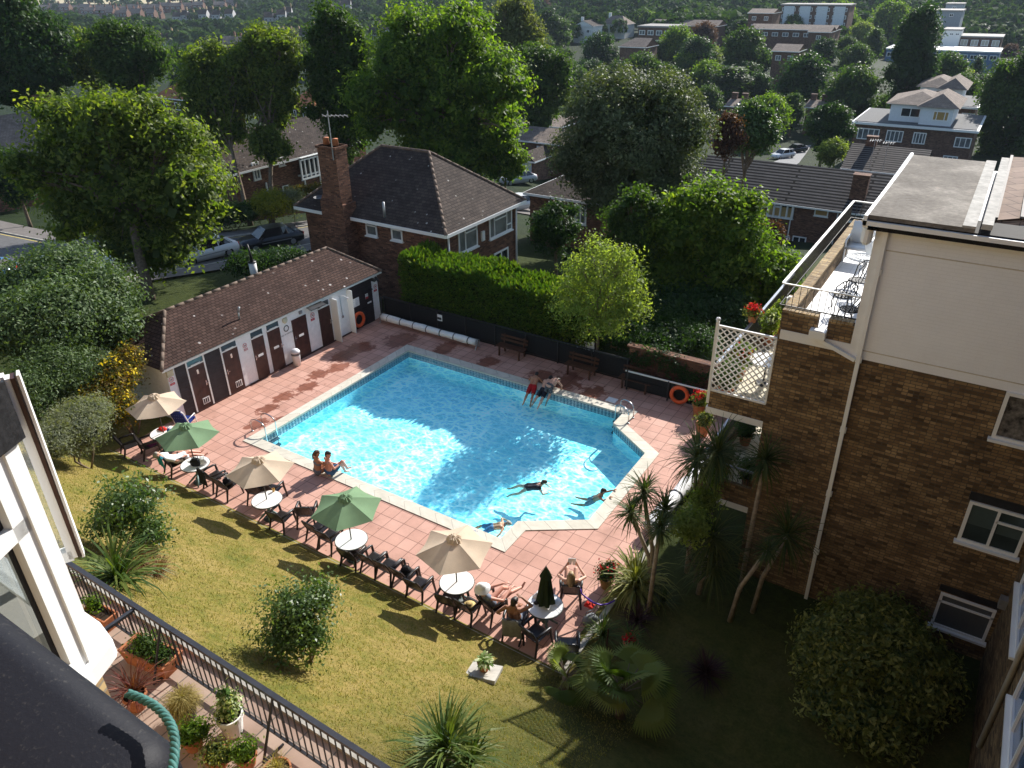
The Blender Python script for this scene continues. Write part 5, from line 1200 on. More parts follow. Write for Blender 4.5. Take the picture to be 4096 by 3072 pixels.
# balconies on the pool side
CREAM = plain('cream_paving', (.62, .57, .44), .8, .2, 0, .12, 3)
for zf, pz, nm in ((4.8, 5.24, 'upper'), (2.16, 2.74, 'lower')):
    b = MB(); b.box((-4.74, YF, zf-.17), (-3.3, 24.0, zf)); bal = b.build('balcony', WHITE, fl)
    b = MB(); b.box((-4.7, YF+.02, zf), (-3.3, YF+.13, pz)); b.box((-4.72, YF+.13, zf), (-4.6, 24.0, pz-.1)); b.build('balcony_wall', STOCK, bal)
    b = MB(); b.box((-4.6, YF+.13, zf), (-3.3, 24.0, zf+.02)); b.build('balcony_floor', CREAM, bal)
    b = MB(); rz_ = zf+1.06; b.bar((-4.7, YF+.4, rz_), (-4.7, 24.0, rz_), .07, .05)
    if zf < 3: b.bar((-4.7, YF+.06, rz_), (-3.3, YF+.06, rz_), .05)
    b.build('handrail', plain('blue_grey_rail', (.2, .23, .28), .35, .5, .4, .1) if zf > 3 else bpy.data.materials['blue_grey_rail'], bal)
    b = MB(); y = YF+.5
    while y < 24: b.bar((-4.7, y, pz-.1), (-4.7, y, rz_), .016); y += .13
    if zf < 3:
        x = -4.6
        while x < -3.3: b.bar((x, YF+.06, pz), (x, YF+.06, rz_), .014); x += .13
    b.build('balusters', BLACKP, bal)
b = MB(); b.box((-3.34, YF+.4, 2.2), (-3.28, YF+2.2, 4.3), 0); b.box((-3.34, YF+3, 4.85), (-3.28, YF+5.5, 7.0), 0); b.build('patio_door', [GLASS], fl)
lt = thing('lattice_screen', 'white diamond lattice screen on the end of the upper balcony', 'trellis', (-4.0, YF+.06, 5.24))
b = MB(); b.bar((-4.72, YF+.05, 4.9), (-4.72, YF+.05, 7.12), .07); b.lathe([(0, 0), (.045, .02), (.06, .06), (.045, .1), (0, .12)], 10, (-4.72, YF+.05, 7.12)); b.build('post', WHITE, lt)
b = MB(); L0, L1, B0, B1 = -4.68, -3.32, 5.28, 7.02
b.bar((L0, YF+.05, B0), (L1, YF+.05, B0), .05); b.bar((L0, YF+.05, B1), (L1, YF+.05, B1), .05); b.bar((L1, YF+.05, B0), (L1, YF+.05, B1), .05)
sp_ = .165
for k in range(-12, 22):
    for s in (1, -1):
        c0 = L0+k*sp_; pts = []
        x0, z0 = (c0, B0) if s > 0 else (c0, B1); x1, z1 = x0+(B1-B0), (B1 if s > 0 else B0)
        ta, tb = 0, 1
        if x0 < L0: ta = (L0-x0)/(x1-x0)
        if x1 > L1: tb = (L1-x0)/(x1-x0)
        if tb-ta > .02: b.bar((x0+(x1-x0)*ta, YF+.05+.012*s, z0+(z1-z0)*ta), (x0+(x1-x0)*tb, YF+.05+.012*s, z0+(z1-z0)*tb), .03, .01, NY)
b.build('lattice', WHITE, lt)
b = MB(); b.bar((-3.75, 19.0, 4.85), (-3.75, 19.0, 7.0), .09); b.bar((-3.35, 19.0, 7.0), (-3.75, 19.0, 7.0), .09, .09); b.bar((-3.4, 19.0, 4.85), (-3.4, 19.0, 7.0), .06); o = b.build('door_leaf', UPVC, fl)
# roof terrace railing
rt = thing('terrace_railing', 'black iron railing with a pale top rail round the sunlit roof terrace', 'railing', (-3.4, YF+.3, 7.7))
PR = bpy.data.materials['pale_rail']
b = MB(); b.bar((-3.42, YF+.2, 8.3), (-3.42, 24.35, 8.3), .06, .03); b.bar((-3.42, YF+.2, 8.3), (-1.78, YF+.2, 8.3), .04, .025); b.bar((-3.42, 24.35, 8.3), (-1.78, 24.35, 8.3), .045, .03); b.build('top_rail', PR, rt)
b = MB(); b.bar((-3.42, YF+.2, 7.79), (-3.42, 24.35, 7.79), .03); b.bar((-3.42, YF+.2, 7.79), (-1.78, YF+.2, 7.79), .025); b.bar((-3.42, 24.35, 7.79), (-1.78, 24.35, 7.79), .03); b.build('bottom_rail', BLACKP, rt)
b = MB(); y = YF+.3
while y < 24.3: b.bar((-3.42, y, 7.8), (-3.42, y, 8.3), .014); y += .105
x = -3.3
while x < -1.8:
    b.bar((x, YF+.2, 7.8), (x, YF+.2, 8.3), .012); b.bar((x, 24.35, 7.8), (x, 24.35, 8.3), .014); x += .14
b.build('balusters', BLACKP, rt)
# furniture on the terrace
t = thing('plastic_chair', 'white plastic lounge chair at the far end of the roof terrace', 'chair', (-2.75, 22.1, 7.24), 0)
b = MB(); b.box((-.3, -.28, .36), (.3, .3, .42)); b.build('seat', UPVC, t, True, False)
b = MB(); b.bar((0, .3, .42), (0, .48, .98), .6, .05, (0, 1, 0)); b.tube([(-.27, .28, .4), (-.29, .42, .7), (-.2, .52, .95), (.2, .52, .95), (.29, .42, .7), (.27, .28, .4)], .035, 7)
for x in (-.2, -.1, 0, .1, .2): b.bar((x, .3, .42), (x, .5, .95), .08, .02, (0, 1, 0))
b.build('backrest', UPVC, t, True, False)
for s in (-1, 1):
    b = MB(); b.tube([(s*.3, -.25, 0), (s*.31, -.25, .6), (s*.31, .3, .62), (s*.3, .34, 0)], .03, 7); b.build('leg', UPVC, t, True, False)
t = thing('plastic_chair', 'white plastic chair beside the white table on the roof terrace, against the wall', 'chair', (-2.1, 21.2, 7.24), 1.4)
b = MB(); b.box((-.24, -.22, .4), (.24, .24, .44)); b.build('seat', UPVC, t, False, False)
b = MB()
for i in range(6): b.bar((-.2+i*.08, .23, .44), (-.2+i*.08, .34, .85), .05, .015, (0, 1, 0))
b.bar((-.23, .34, .85), (.23, .34, .85), .04); b.build('backrest', UPVC, t, False, False)
for s in (-1, 1):
    for q in (-1, 1): b = MB(); b.tube([(s*.22, q*.2, .4), (s*.25, q*.24, 0)], .02, 6); b.build('leg', UPVC, t, True, False)
t = thing('lattice_table', 'round white lacework table on the roof terrace', 'table', (-2.4, 20.4, 7.24))
b = MB()
for r_ in (.36, .3, .18): b.tube([(r_*math.cos(2*PI*i/28), r_*math.sin(2*PI*i/28), .66) for i in range(28)], .018 if r_ > .2 else .012, 6, 0, True)
for k in range(16): a = k*PI/8; b.bar((.02*math.cos(a), .02*math.sin(a), .66), (.33*math.cos(a+.25), .33*math.sin(a+.25), .66), .014)
b.build('tabletop', UPVC, t, False, False); b = MB()
for k in range(3): a = k*2*PI/3; b.tube([(.05*math.cos(a), .05*math.sin(a), .64), (.08*math.cos(a), .08*math.sin(a), .3), (.3*math.cos(a), .3*math.sin(a), 0)], .018, 6)
b.build('legs', UPVC, t, True, False)
def ironchair(loc, rz, label):
    t = thing('iron_chair', label, 'chair', loc, rz, 'black wrought iron chairs on the roof terrace')
    b = MB(); b.tube([(.21*math.cos(2*PI*i/20), .21*math.sin(2*PI*i/20), .43) for i in range(20)], .014, 5, 0, True)
    for k in range(7): x = -.18+k*.06; y = math.sqrt(max(0, .2**2-x*x)); b.bar((x, -y, .43), (x, y, .43), .016); b.bar((-y, x, .43), (y, x, .43), .014)
    b.build('seat', BLACKP, t, False, False)
    b = MB(); b.tube([(-.2, -.08, .43), (-.24, -.2, .7), (-.12, -.26, .86), (0, -.27, .9), (.12, -.26, .86), (.24, -.2, .7), (.2, -.08, .43)], .014, 6)
    for x in (-.14, -.07, 0, .07, .14): b.tube([(x, -.17, .43), (x*1.4, -.23, .6), (x*.6, -.26, .75), (x, -.265, .86)], .012, 5)
    b.build('backrest', BLACKP, t, True, False)
    for s in (-1, 1):
        for q in (-1, 1): b = MB(); b.tube([(s*.15, q*.15, .43), (s*.19, q*.19, .2), (s*.17, q*.17, .06), (s*.23, q*.23, 0)], .013, 5); b.build('leg', BLACKP, t, True, False)
    return t
ironchair((-2.25, 19.3, 7.24), 2.6, 'black wrought iron chair next to the white lacework table on the terrace')
c2 = ironchair((-2.35, 18.1, 7.24), .4, 'black wrought iron chair in the sun half way along the terrace')
ironchair((-2.05, 17.3, 7.24), 1.2, 'black wrought iron chair nearest the near end of the terrace')
t = thing('balcony_table', 'round pale table behind the lattice screen on the upper balcony', 'table', (-3.85, 18.2, 4.82)); b = MB(); b.lathe([(0, .68), (.42, .68), (.43, .7), (0, .71)], 24); b.build('tabletop', TTOP, t, False, False); b = MB(); b.tube([(0, 0, 0), (0, 0, .68)], .03); b.lathe([(.22, 0), (.2, .03), (.03, .06)], 12); b.build('pedestal', BLACKP, t, False, False)
# wing with the white framed windows at the right edge
wg = thing('flats_wing', 'shaded brick wing of the flats at the right edge with white window frames', 'block of flats', (2.55, 8, 0))
b = MB(); b.box((2.55, -3, -.6), (9, YF-.03, 15)); b.build('wall', STOCK, wg)
for y0, y1 in ((13.1, 15.3), (9.6, 12.05)):
    win(wg, (2.55, y1, 3.25), (0, -1, 0), (-1, 0, 0), y1-y0, 1.2, (.33, .66), [(.33, .66, .7)], .08, glassmat('blue_window_glass', (.1, .15, .25), .08) if y0 > 13 else bpy.data.materials['blue_window_glass'])
b = MB(); b.tube([(2.49, 12.72, 14), (2.49, 12.72, 1.1)], .05, 8); b.build('drainpipe', plain('cream_pipe', (.5, .46, .4), .6, .3, 0, .1), wg, True)
b = MB(); b.box((2.4, 15.9, 2.0), (2.55, 16.1, 2.25)); b.build('vent_box', GALV, wg)

# ------------------------------------------------------------------ the flats the photograph was taken from
LB = plain('black_bituminous', (.022, .022, .024), .45, .4, 0, .5, 30, .2)
fa = thing('flats_facade', 'flats at the left edge with a white framed bay window standing open', 'block of flats', (-4, 0, 4.6))
b = MB(); b.box((-24, -6, -.5), (2.52, -.3, 17)); b.build('wall', STOCKL, fa)
CX = Vector((-4.0, 1.33, 0)); CE = Vector((.4392, -.8984, 0)); CB = CX+CE*1.5; CN = Vector((.8984, .4392, 0)); BX = -6.6
def bayfoot(o): a, c = CX+CN*o+Vector((0, o*.5, 0)), CB+CN*o; return [(BX-o, -.3), (c.x, -.3), (c.x, c.y), (a.x, a.y), (BX-o, CX.y+o)]
b = MB(); b.prism(bayfoot(0), 4.6, 10.74); b.prism(bayfoot(.06), 12.74, 15.6); b.build('bay_wall', STOCKL, fa)
b = MB(); b.prism(bayfoot(.07), 12.4, 12.735); b.build('bay_fascia', LB, fa)
sp = [G(x, y, 10.86)[:2] for x, y in ((276, 2620), (368, 2679), (445, 2579), (450, 2557), (334, 2465))]
a = CB+CN*.1; b = MB(); b.prism([(BX, -.29), (a.x+.1, -.29), (sp[1][0]+.5, sp[1][1]-1.0), tuple(sp[1]), tuple(sp[2]), tuple(sp[3]), (sp[3][0]-.2, sp[3][1]+.04), (BX, sp[3][1]+.04)], 10.745, 10.86); b.build('bay_sill', UPVC, fa)
CLEAR = None
m, n, out = newmat('clear_pane'); tr = n.nodes.new('ShaderNodeBsdfTransparent'); tr.inputs[0].default_value = (.9, .93, .92, 1); gl = n.nodes.new('ShaderNodeBsdfGlossy'); gl.inputs[1].default_value = .02; x = n.nodes.new('ShaderNodeMixShader'); x.inputs[0].default_value = .12; n.links.new(tr.outputs[0], x.inputs[1]); n.links.new(gl.outputs[0], x.inputs[2]); n.links.new(x.outputs[0], out.inputs[0]); CLEAR = m
m, n, out = newmat('tinted_pane'); tr = n.nodes.new('ShaderNodeBsdfTransparent'); tr.inputs[0].default_value = (.42, .44, .44, 1); gl = n.nodes.new('ShaderNodeBsdfGlossy'); gl.inputs[1].default_value = .03; x = n.nodes.new('ShaderNodeMixShader'); x.inputs[0].default_value = .2; n.links.new(tr.outputs[0], x.inputs[1]); n.links.new(gl.outputs[0], x.inputs[2]); n.links.new(x.outputs[0], out.inputs[0])
cw = win(fa, tuple(CB)[:2]+(10.86,), tuple(-CE), tuple(CN), 1.4, 1.54, (), [(0, 1, .7)], .11, m, False, depth=.09, off=-.05)
b = MB(); P0 = CB+CN*-.02; Zv = Vector((0, 0, 1))
for z0, z1 in ((10.97, 11.89), (11.985, 12.29)):
    for q, r_ in ((.12, 1.28),):
        for a_, c_ in (((q, z0), (r_, z0)), ((q, z1), (r_, z1)), ((q, z0), (q, z1)), ((r_, z0), (r_, z1))): b.bar(P0-CE*a_[0]+Zv*a_[1], P0-CE*c_[0]+Zv*c_[1], .018, .02, tuple(CN))
b.build('gasket', INK, cw)
b = MB(); b.bar(CX+CE*.05+Vector((0, 0, 10.86)), CX+CE*.05+Vector((0, 0, 12.4)), .1, .11, tuple(CN)); b.build('corner_post', UPVC, fa)
win(fa, (-4.55, CX.y-.03, 10.86), (-1, 0, 0), (0, 1, 0), 2.0, 1.54, (.5,), [(0, 1, .7)], .09, CLEAR, False, depth=.06)
INW = plain('inner_wall', (.6, .58, .52), .8, .2, 0, .06, 3)
b = MB(); b.prism([(x-.12 if x > -5 else x, y-.1 if y > 0 else y) for x, y in bayfoot(-.1)], 12.36, 12.39); b.box((BX, -.28, 10.74), (-3.5, -.24, 12.39)); b.box((BX, .2, 10.87), (-4.12, 1.24, 11.08)); b.build('inner_wall', INW, fa)
# the casement standing open
h0, h1 = Vector((-4.17, 1.22, 0)), Vector((-4.055, 1.445, 0)); u = (h1-h0).normalized(); b = MB()
for a, c in (((0, 11.52), (1, 11.52)), ((0, 12.68), (1, 12.68))): b.bar(h0+Vector((0, 0, a[1])), h1+Vector((0, 0, c[1])), .06, .07)
for q in (h0, h1): b.bar(q+Vector((0, 0, 11.5)), q+Vector((0, 0, 12.7)), .06, .045, u)
b.bar(h1+u*.05+Vector((0, 0, 11.49)), h1+u*.062+Vector((0, 0, 12.71)), .07, .014, u)
ca = b.build('casement', UPVC, fa)
b = MB(); b.bar(h1+u*.034+Vector((0, 0, 11.5)), h1+u*.034+Vector((0, 0, 12.7)), .075, .02, u); b.build('brown_edge', DKWOOD, ca)
m = CLEAR
b = MB(); b.add([h0+Vector((0, 0, 11.54)), h1+Vector((0, 0, 11.54)), h1+Vector((0, 0, 12.66)), h0+Vector((0, 0, 12.66))], [(0, 1, 2, 3)]); b.build('pane', m, ca)
q = h0.lerp(h1, .45)+Vector((.03, -.03, 12.15)); b = MB(); b.box(tuple(q-Vector((.015, .015, .05))), tuple(q+Vector((.015, .015, .05)))); b.bar(q+Vector((0, 0, -.03)), q+Vector((.05, -.1, -.05)), .02); b.build('handle', STEEL, ca)
# walkway, low kerb and railing below the bay
PAVE = plain('paving', (.33, .26, .21), .85, .2, 0, .2, 2.5, .3)
b = MB(); b.box((-24, -.3, 4.2), (2.5, 4.45, 4.6)); o = b.build('walkway', None or (lambda: (lambda m, n, out: (bsdf(n, out, mix(n, bricktex(n, uvnode(n), (.34, .24, .19), (.4, .3, .24), (.15, .13, .11), .6, .6, .012, 0).outputs[0], ramp(n, [(.3, (.8, .78, .75)), (.7, (1.1, 1.1, 1.1))], noise(n, 2, 5, .6).outputs[0]).outputs[0], .8, 'MULTIPLY'), .85, .2), m)[1])(*newmat('paving_slabs')))(), kind='structure')
b = MB(); b.box((-24, 4.45, 4.3), (2.5, 4.58, 4.66)); b.build('walkway_kerb', CONC, kind='structure')
rl = thing('walkway_railing', 'black balustrade along the terrace above the lawn', 'railing', (-9, 4.1, 4.6))
b = MB(); b.bar((-17, 4.1, 5.66), (-2, 4.1, 5.66), .075, .06); b.build('top_rail', plain('dark_grey_rail', (.035, .037, .045), .4, .4, 0, .2), rl)
b = MB(); b.bar((-17, 4.1, 4.72), (-2, 4.1, 4.72), .04, .03); b.build('bottom_rail', BLACKP, rl)
b = MB(); x = -16.9; k = 0
while x < -2: b.bar((x, 4.1, 4.72), (x, 4.1, 5.64), .028 if k % 9 == 4 else .016); x += .135; k += 1
b.build('balusters', BLACKP, rl)
for x0 in (-9.3, -6.75):
    b = MB(); b.bar((x0, 4.1, 5.6), (x0, 3.72, 4.62), .028); b.bar((x0, 3.72, 4.63), (x0+.02, 4.08, 4.63), .028); b.build('stay', BLACKP, rl)
b = MB(); b.bar((-9.9, 4.05, 5.64), (-9.9, 1.3, 5.64), .06, .05); b.build('return_rail', bpy.data.materials['dark_grey_rail'], rl)
# ledge right below the lens, and its rope
lg = thing('window_ledge', 'black speckled ledge of the window in the lower left corner', 'ledge', (-1.2, 0, 13.2))
def slab(x0, x1, z1, y1, r_):
    b = MB(); pr = [(-.3, 12.9), (-.3, z1)]
    for i in range(7): a = PI/2*(1-i/6); pr.append((y1-r_+r_*math.cos(a), z1-r_+r_*math.sin(a)))
    pr.append((y1, 12.9)); n = len(pr)
    xs = [x0, x1-r_, x1-r_*.3, x1]; sh_ = [0, 0, -r_*.25, -r_]
    vs = [(x, y+(s if y > 0 else 0), z+(s if z > 13 else 0)*.7) for x, s in zip(xs, sh_) for y, z in pr]
    b.add(vs, [(i*n+j, (i+1)*n+j, (i+1)*n+(j+1) % n, i*n+(j+1) % n) for i in range(3) for j in range(n)]+[tuple(range(n)), tuple(range(4*n-1, 3*n-1, -1))]); return b
def ledgemat():
    m, n, out = newmat('speckled_black'); v = noise(n, 130, 4, .7); r = ramp(n, [(.58, (.006, .0065, .011)), (.7, (.03, .029, .03))], v.outputs[0]); bsdf(n, out, r.outputs[0], .6, .22, 0, v.outputs[0], .2, .003); return m
LM = ledgemat()
slab(-3.2, -.56, 13.8, .24, .045).build('ledge_top', LM, lg, True); slab(-.57, .6, 13.77, .232, .03).build('ledge_end', LM, lg, True)
pts = [G(x, y, 13.815) for x, y in ((515, 2785), (570, 2805), (630, 2840), (675, 2890), (700, 2950), (702, 3020), (694, 3080), (684, 3150))]
rp = MB(); P3 = [Vector(p) for p in pts]
dense = []
for i in range(len(P3)-1):
    a0, a1, a2, a3 = P3[max(i-1, 0)], P3[i], P3[i+1], P3[min(i+2, len(P3)-1)]
    for k in range(24):
        u = k/24; dense.append(.5*((2*a1)+(a2-a0)*u+(2*a0-5*a1+4*a2-a3)*u*u+(3*a1-a0-3*a2+a3)*u**3))
for ph_ in (0, 2*PI/3, 4*PI/3):
    L_0 = 0; q_ = []
    for i, q in enumerate(dense):
        L_0 += (q-dense[i-1]).length if i else 0; d = (dense[min(i+1, len(dense)-1)]-dense[max(i-1, 0)]).normalized(); s1 = d.cross(Vector((0, 0, 1))).normalized(); s2 = s1.cross(d); an = L_0/.021*2*PI+ph_
        q_.append(q+(s1*math.cos(an)+s2*math.sin(an))*.0024+Vector((0, 0, .004)))
    rp.tube(q_, .0027, 7)
tag(rp.build('rope', plain('teal_rope', (.04, .13, .115), .6, .3, 0, .25, 60, .3), None, True), 'twisted teal rope looped over the black ledge', 'rope')

# ------------------------------------------------------------------ houses
REDBR = brickmat('red_brick', (.13, .055, .035), (.19, .085, .05), (.25, .12, .07), (.1, .085, .075), .225, .075, .008, .7)
REDBR2 = brickmat('brown_red_brick', (.12, .065, .045), (.17, .09, .06), (.22, .12, .08), (.12, .1, .09), .225, .075, .008, .7)
RTILE = roofmat('dark_roof_tiles', (.05, .04, .036), (.08, .064, .056), (.03, .026, .024), .26, .17, 1.0, (.45, .43, .4), .012, .6)
RTILEB = roofmat('black_ribbed_tiles', (.13, .115, .108), (.16, .145, .135), (.012, .01, .01), 14, .42, .15, (.3, .29, .27), .13, 1.0)
RTILEL = roofmat('grey_brown_tiles', (.2, .165, .14), (.26, .215, .185), (.09, .075, .07), .3, .2, .7, (.45, .42, .38), .012, .4)
RORANGE = roofmat('orange_tiles', (.36, .15, .075), (.43, .19, .1), (.2, .08, .04), .3, .2, .3, (.5, .4, .3), .012, .3)
BLDS = []
def regpx(pts, D):
    P = [proj(p) for p in pts]; BLDS.append((min(p[0] for p in P), min(p[1] for p in P), max(p[0] for p in P), max(p[1] for p in P), D))
def house(name, label, x0, x1, y0, y1, zg, ze, zr, axis='x', hips=(0, 0), wall=REDBR, roof=RTILE, chim=(), over=.4, cat='house', fascia=True, group=None):
    t = thing(name, label, cat, (x0, y0, zg), group=group)
    b = MB(); b.box((x0, y0, zg-1.5), (x1, y1, ze))
    ym, xm = (y0+y1)/2, (x0+x1)/2
    X0, X1, Y0, Y1 = x0-over, x1+over, y0-over, y1+over
    r = MB()
    if axis == 'x':
        a, c = (X0+hips[0], ym, zr), (X1-hips[1], ym, zr)
        r.slope([(X0, Y0, ze), (X1, Y0, ze), c, a]); r.slope([(X1, Y1, ze), (X0, Y1, ze), a, c])
        for (px, h, e, o1, o2) in ((X0, hips[0], a, Y1, Y0), (X1, hips[1], c, Y0, Y1)):
            if h > 0: r.slope([(px, o1, ze), (px, o2, ze), e])
            else:
                wx = x0 if px == X0 else x1; b.add([(wx, y0, ze), (wx, y1, ze), (wx, ym, zr-.12)], [(0, 1, 2) if px == X1 else (1, 0, 2)])
    else:
        a, c = (xm, Y0+hips[0], zr), (xm, Y1-hips[1], zr)
        r.slope([(X1, Y0, ze), (X1, Y1, ze), c, a]); r.slope([(X0, Y1, ze), (X0, Y0, ze), a, c])
        for (py, h, e, o1, o2) in ((Y0, hips[0], a, X0, X1), (Y1, hips[1], c, X1, X0)):
            if h > 0: r.slope([(o1, py, ze), (o2, py, ze), e])
            else:
                wy = y0 if py == Y0 else y1; b.add([(x0, wy, ze), (x1, wy, ze), (xm, wy, zr-.12)], [(0, 1, 2) if py == Y0 else (1, 0, 2)])
    r.add([(X0, Y0, ze-.06), (X1, Y0, ze-.06), (X1, Y1, ze-.06), (X0, Y1, ze-.06)], [(3, 2, 1, 0)])
    b.build('wall', wall, t); ro = r.build('roof', roof, t)
    if fascia:
        f = MB()
        for p, q in (((X0, Y0, ze-.08), (X1, Y0, ze-.08)), ((X1, Y0, ze-.08), (X1, Y1, ze-.08)), ((X1, Y1, ze-.08), (X0, Y1, ze-.08)), ((X0, Y1, ze-.08), (X0, Y0, ze-.08))): f.bar(p, q, .08, .16)
        f.build('gutter', UPVC, t)
    for cx, cy, zt, s in chim:
        m_ = MB(); m_.box((cx-s, cy-s*.7, ze-.2), (cx+s, cy+s*.7, zt)); m_.box((cx-s-.06, cy-s*.7-.06, zt), (cx+s+.06, cy+s*.7+.06, zt+.12)); c_ = m_.build('chimney', wall, ro)
        m_ = MB(); m_.lathe([(.13, zt+.12), (.11, zt+.5)], 10, (cx-s*.4, cy, 0)); m_.lathe([(.13, zt+.12), (.11, zt+.45)], 10, (cx+s*.4, cy, 0)); m_.build('chimney_pots', TERRA, c_)
    regpx([(x, y, z) for x in (x0, x1) for y in (y0, y1) for z in (zg+1, zr)], proj(((x0+x1)/2, y0, ze))[2])
    return t
def winpx(parent, ax, val, tl, br, cols=(), rows=None, fr=.07, glass=GLASS, **kw):
    "a window whose opposite corners are seen at tl and br on the wall plane"
    a, c = PL(*tl, ax, val), PL(*br, ax, val); i = 1-ax; z0, z1 = min(a[2], c[2]), max(a[2], c[2]); u0, u1 = min(a[i], c[i]), max(a[i], c[i])
    if ax == 1: return win(parent, (u0, val, z0), (1, 0, 0), (0, -1, 0), u1-u0, z1-z0, cols, rows, fr, glass, **kw)
    return win(parent, (val, u0, z0), (0, 1, 0), (1, 0, 0), u1-u0, z1-z0, cols, rows, fr, glass, **kw)
z5b = lambda x, y: (1050+x*.4973, 550+y*.4973)
CURTG = glassmat('curtained_glass', (.13, .14, .15), .15, .5)
# --- the brown hipped house behind the hut
zg, ze = -1.6, 3.6
h1 = house('brick_house', 'brown brick house with a dark hipped roof and tall chimney behind the hedge', -31.0, -21.6, 27.6, 34.0, zg, ze, 6.45, 'x', (3.4, 3.6), REDBR, RTILE)
rid = MB()
for p, q in (((-28.0, 30.8, 6.45), (-24.8, 30.8, 6.45)), ((-21.2, 27.2, 3.6), (-24.8, 30.8, 6.45)), ((-21.2, 34.4, 3.6), (-24.8, 30.8, 6.45)), ((-31.4, 27.2, 3.6), (-28.0, 30.8, 6.45))): ridge_tiles(rid, p, q, .075, .4)
rid.build('ridge_tiles', RIDGE, h1, True)
cx = PL(*z5b(610, 560), 1, 27.2)[0]
cz = PL(*z5b(590, 75), 1, 27.0)[2]
b = MB(); b.box((cx-.78, 26.75, zg-1), (cx+.78, 27.7, 4.3)); b.box((cx-.6, 26.85, 4.3), (cx+.6, 27.65, cz)); b.add([(cx-.78, 26.75, 4.3), (cx+.78, 26.75, 4.3), (cx+.6, 26.85, 4.75), (cx-.6, 26.85, 4.75)], [(0, 1, 2, 3)]); b.box((cx-.68, 26.8, cz-.12), (cx+.68, 27.7, cz)); chm = b.build('chimney', REDBR, h1)
b = MB()
for dx in (-.32, .3): b.lathe([(.17, cz), (.14, cz+.3), (.16, cz+.32)], 12, (cx+dx, 27.25, 0))
b.build('chimney_pots', TERRA, chm, True)
b = MB(); ax_0 = Vector((cx+.5, 26.8, cz-.6)); b.bar(ax_0, ax_0+Vector((0, 0, 2.2)), .04)
tp = ax_0+Vector((0, 0, 2.0)); b.bar(tp+Vector((-.3, -.1, .05)), tp+Vector((.9, .4, .1)), .03)
for k in range(6): q = tp+Vector((-.2+.2*k, -.06+.09*k, .07)); b.bar(q+Vector((.1, -.22, .1)), q-Vector((.1, -.22, .1)), .02)
b.bar(tp+Vector((0, 0, -.4)), tp+Vector((0, 0, .3)), .03); b.build('aerial', GALV, h1)
q = G(*z5b(975, 560), 4.5); b = MB(); b.tube([(q[0], q[1], 4.0), (q[0], q[1], 4.75)], .06, 8); b.build('vent_pipe', GALV, h1, True)
q = G(*z5b(480, 530), 3.9); b = MB(); b.lathe([(0, 0), (.3, .06), (.42, .14)], 16, (q[0], q[1], 4.1), caps=False); b.build('satellite_dish', plain('dark_dish', (.06, .06, .065), .5), h1)
for tl, br in (((828, 668), (930, 800)), ((1032, 700), (1133, 838))): winpx(h1, 1, 27.6, z5b(*tl), z5b(*br), (), [(0, 1, .72)], .08, CURTG)
winpx(h1, 0, -21.6, z5b(1568, 740), z5b(1728, 868), (.36,), [(.36, 1, .72)], .08, CURTG)
winpx(h1, 0, -21.6, z5b(1818, 640), z5b(2003, 735), (.22, .76), [(.22, .76, .74), (.76, 1, .3)], .08, CURTG)
winpx(h1, 0, -21.6, z5b(1860, 935), z5b(1975, 1000), (.5,), None, .09, GLASS)
b = MB()
for y in (27.75, 33.85): b.tube([(-21.5, y, 3.55), (-21.5, y, zg)], .05, 8)
b.build('drainpipe', UPVC, h1, True)
b = MB(); b.box((-21.6, 30.6, 2.3), (-21.5, 30.85, 2.8)); b.build('alarm_box', UPVC, h1)
# --- terrace of houses with black ribbed roofs, right of the round tree
YR = 76.0
xa, xb = PL(2760, 770, 1, YR)[0], PL(3560, 850, 1, YR)[0]; ze = PL(3150, 812, 1, YR)[2]; zg = TH(-17, 77)-.5
zr = PL(3100, 648, 1, YR+4.5)[2]
tr_ = house('terraced_house', 'long brick terrace with black ribbed roof and amber blinds, beyond the bright leafy tree', xa, xb, YR, YR+9, zg, ze, zr, 'x', (0, 0), REDBR, RTILEB, ((xb-3.2, YR+1.5, zr+.3, .7),), .5, cat='terrace')
r8 = lambda a, c: (3000+a*.4973, 750+c*.4973)
AMB = plain('amber_blind_lit', (.5, .36, .16), .8, .2, 0, .1, 3)
winpx(tr_, 1, YR, r8(155, 110), r8(345, 255), (.25, .5, .75), [(.25, .5, .75)], .14, GLASS, inset=[(.06, .94, .08, .72)], insmat=AMB, depth=.4)
winpx(tr_, 1, YR, r8(527, 150), r8(625, 240), (), None, .12, GLASS, inset=[(.08, .92, .08, .9)], insmat=BLIND)
winpx(tr_, 1, YR, (2965, 795), (3010, 825), (), None, .12, GLASS, inset=[(.08, .92, .08, .9)], insmat=BLIND)
winpx(tr_, 1, YR, (2862, 778), (2895, 810), (), None, .12, GLASS)
winpx(tr_, 1, YR, r8(190, 375), r8(310, 480), (.5,), None, .12, GLASS); winpx(tr_, 1, YR, r8(345, 385), r8(440, 490), (.5,), None, .12, GLASS); winpx(tr_, 1, YR, r8(790, 175), r8(910, 290), (.5,), None, .14, CURTG)
b = MB()
for px in (90, 335, 710): p = PL(*r8(px, 200), 1, YR-.1); b.bar((p[0], YR-.1, ze-.1), (p[0], YR-.1, zg), .1)
b.build('drainpipe', UPVC, tr_)
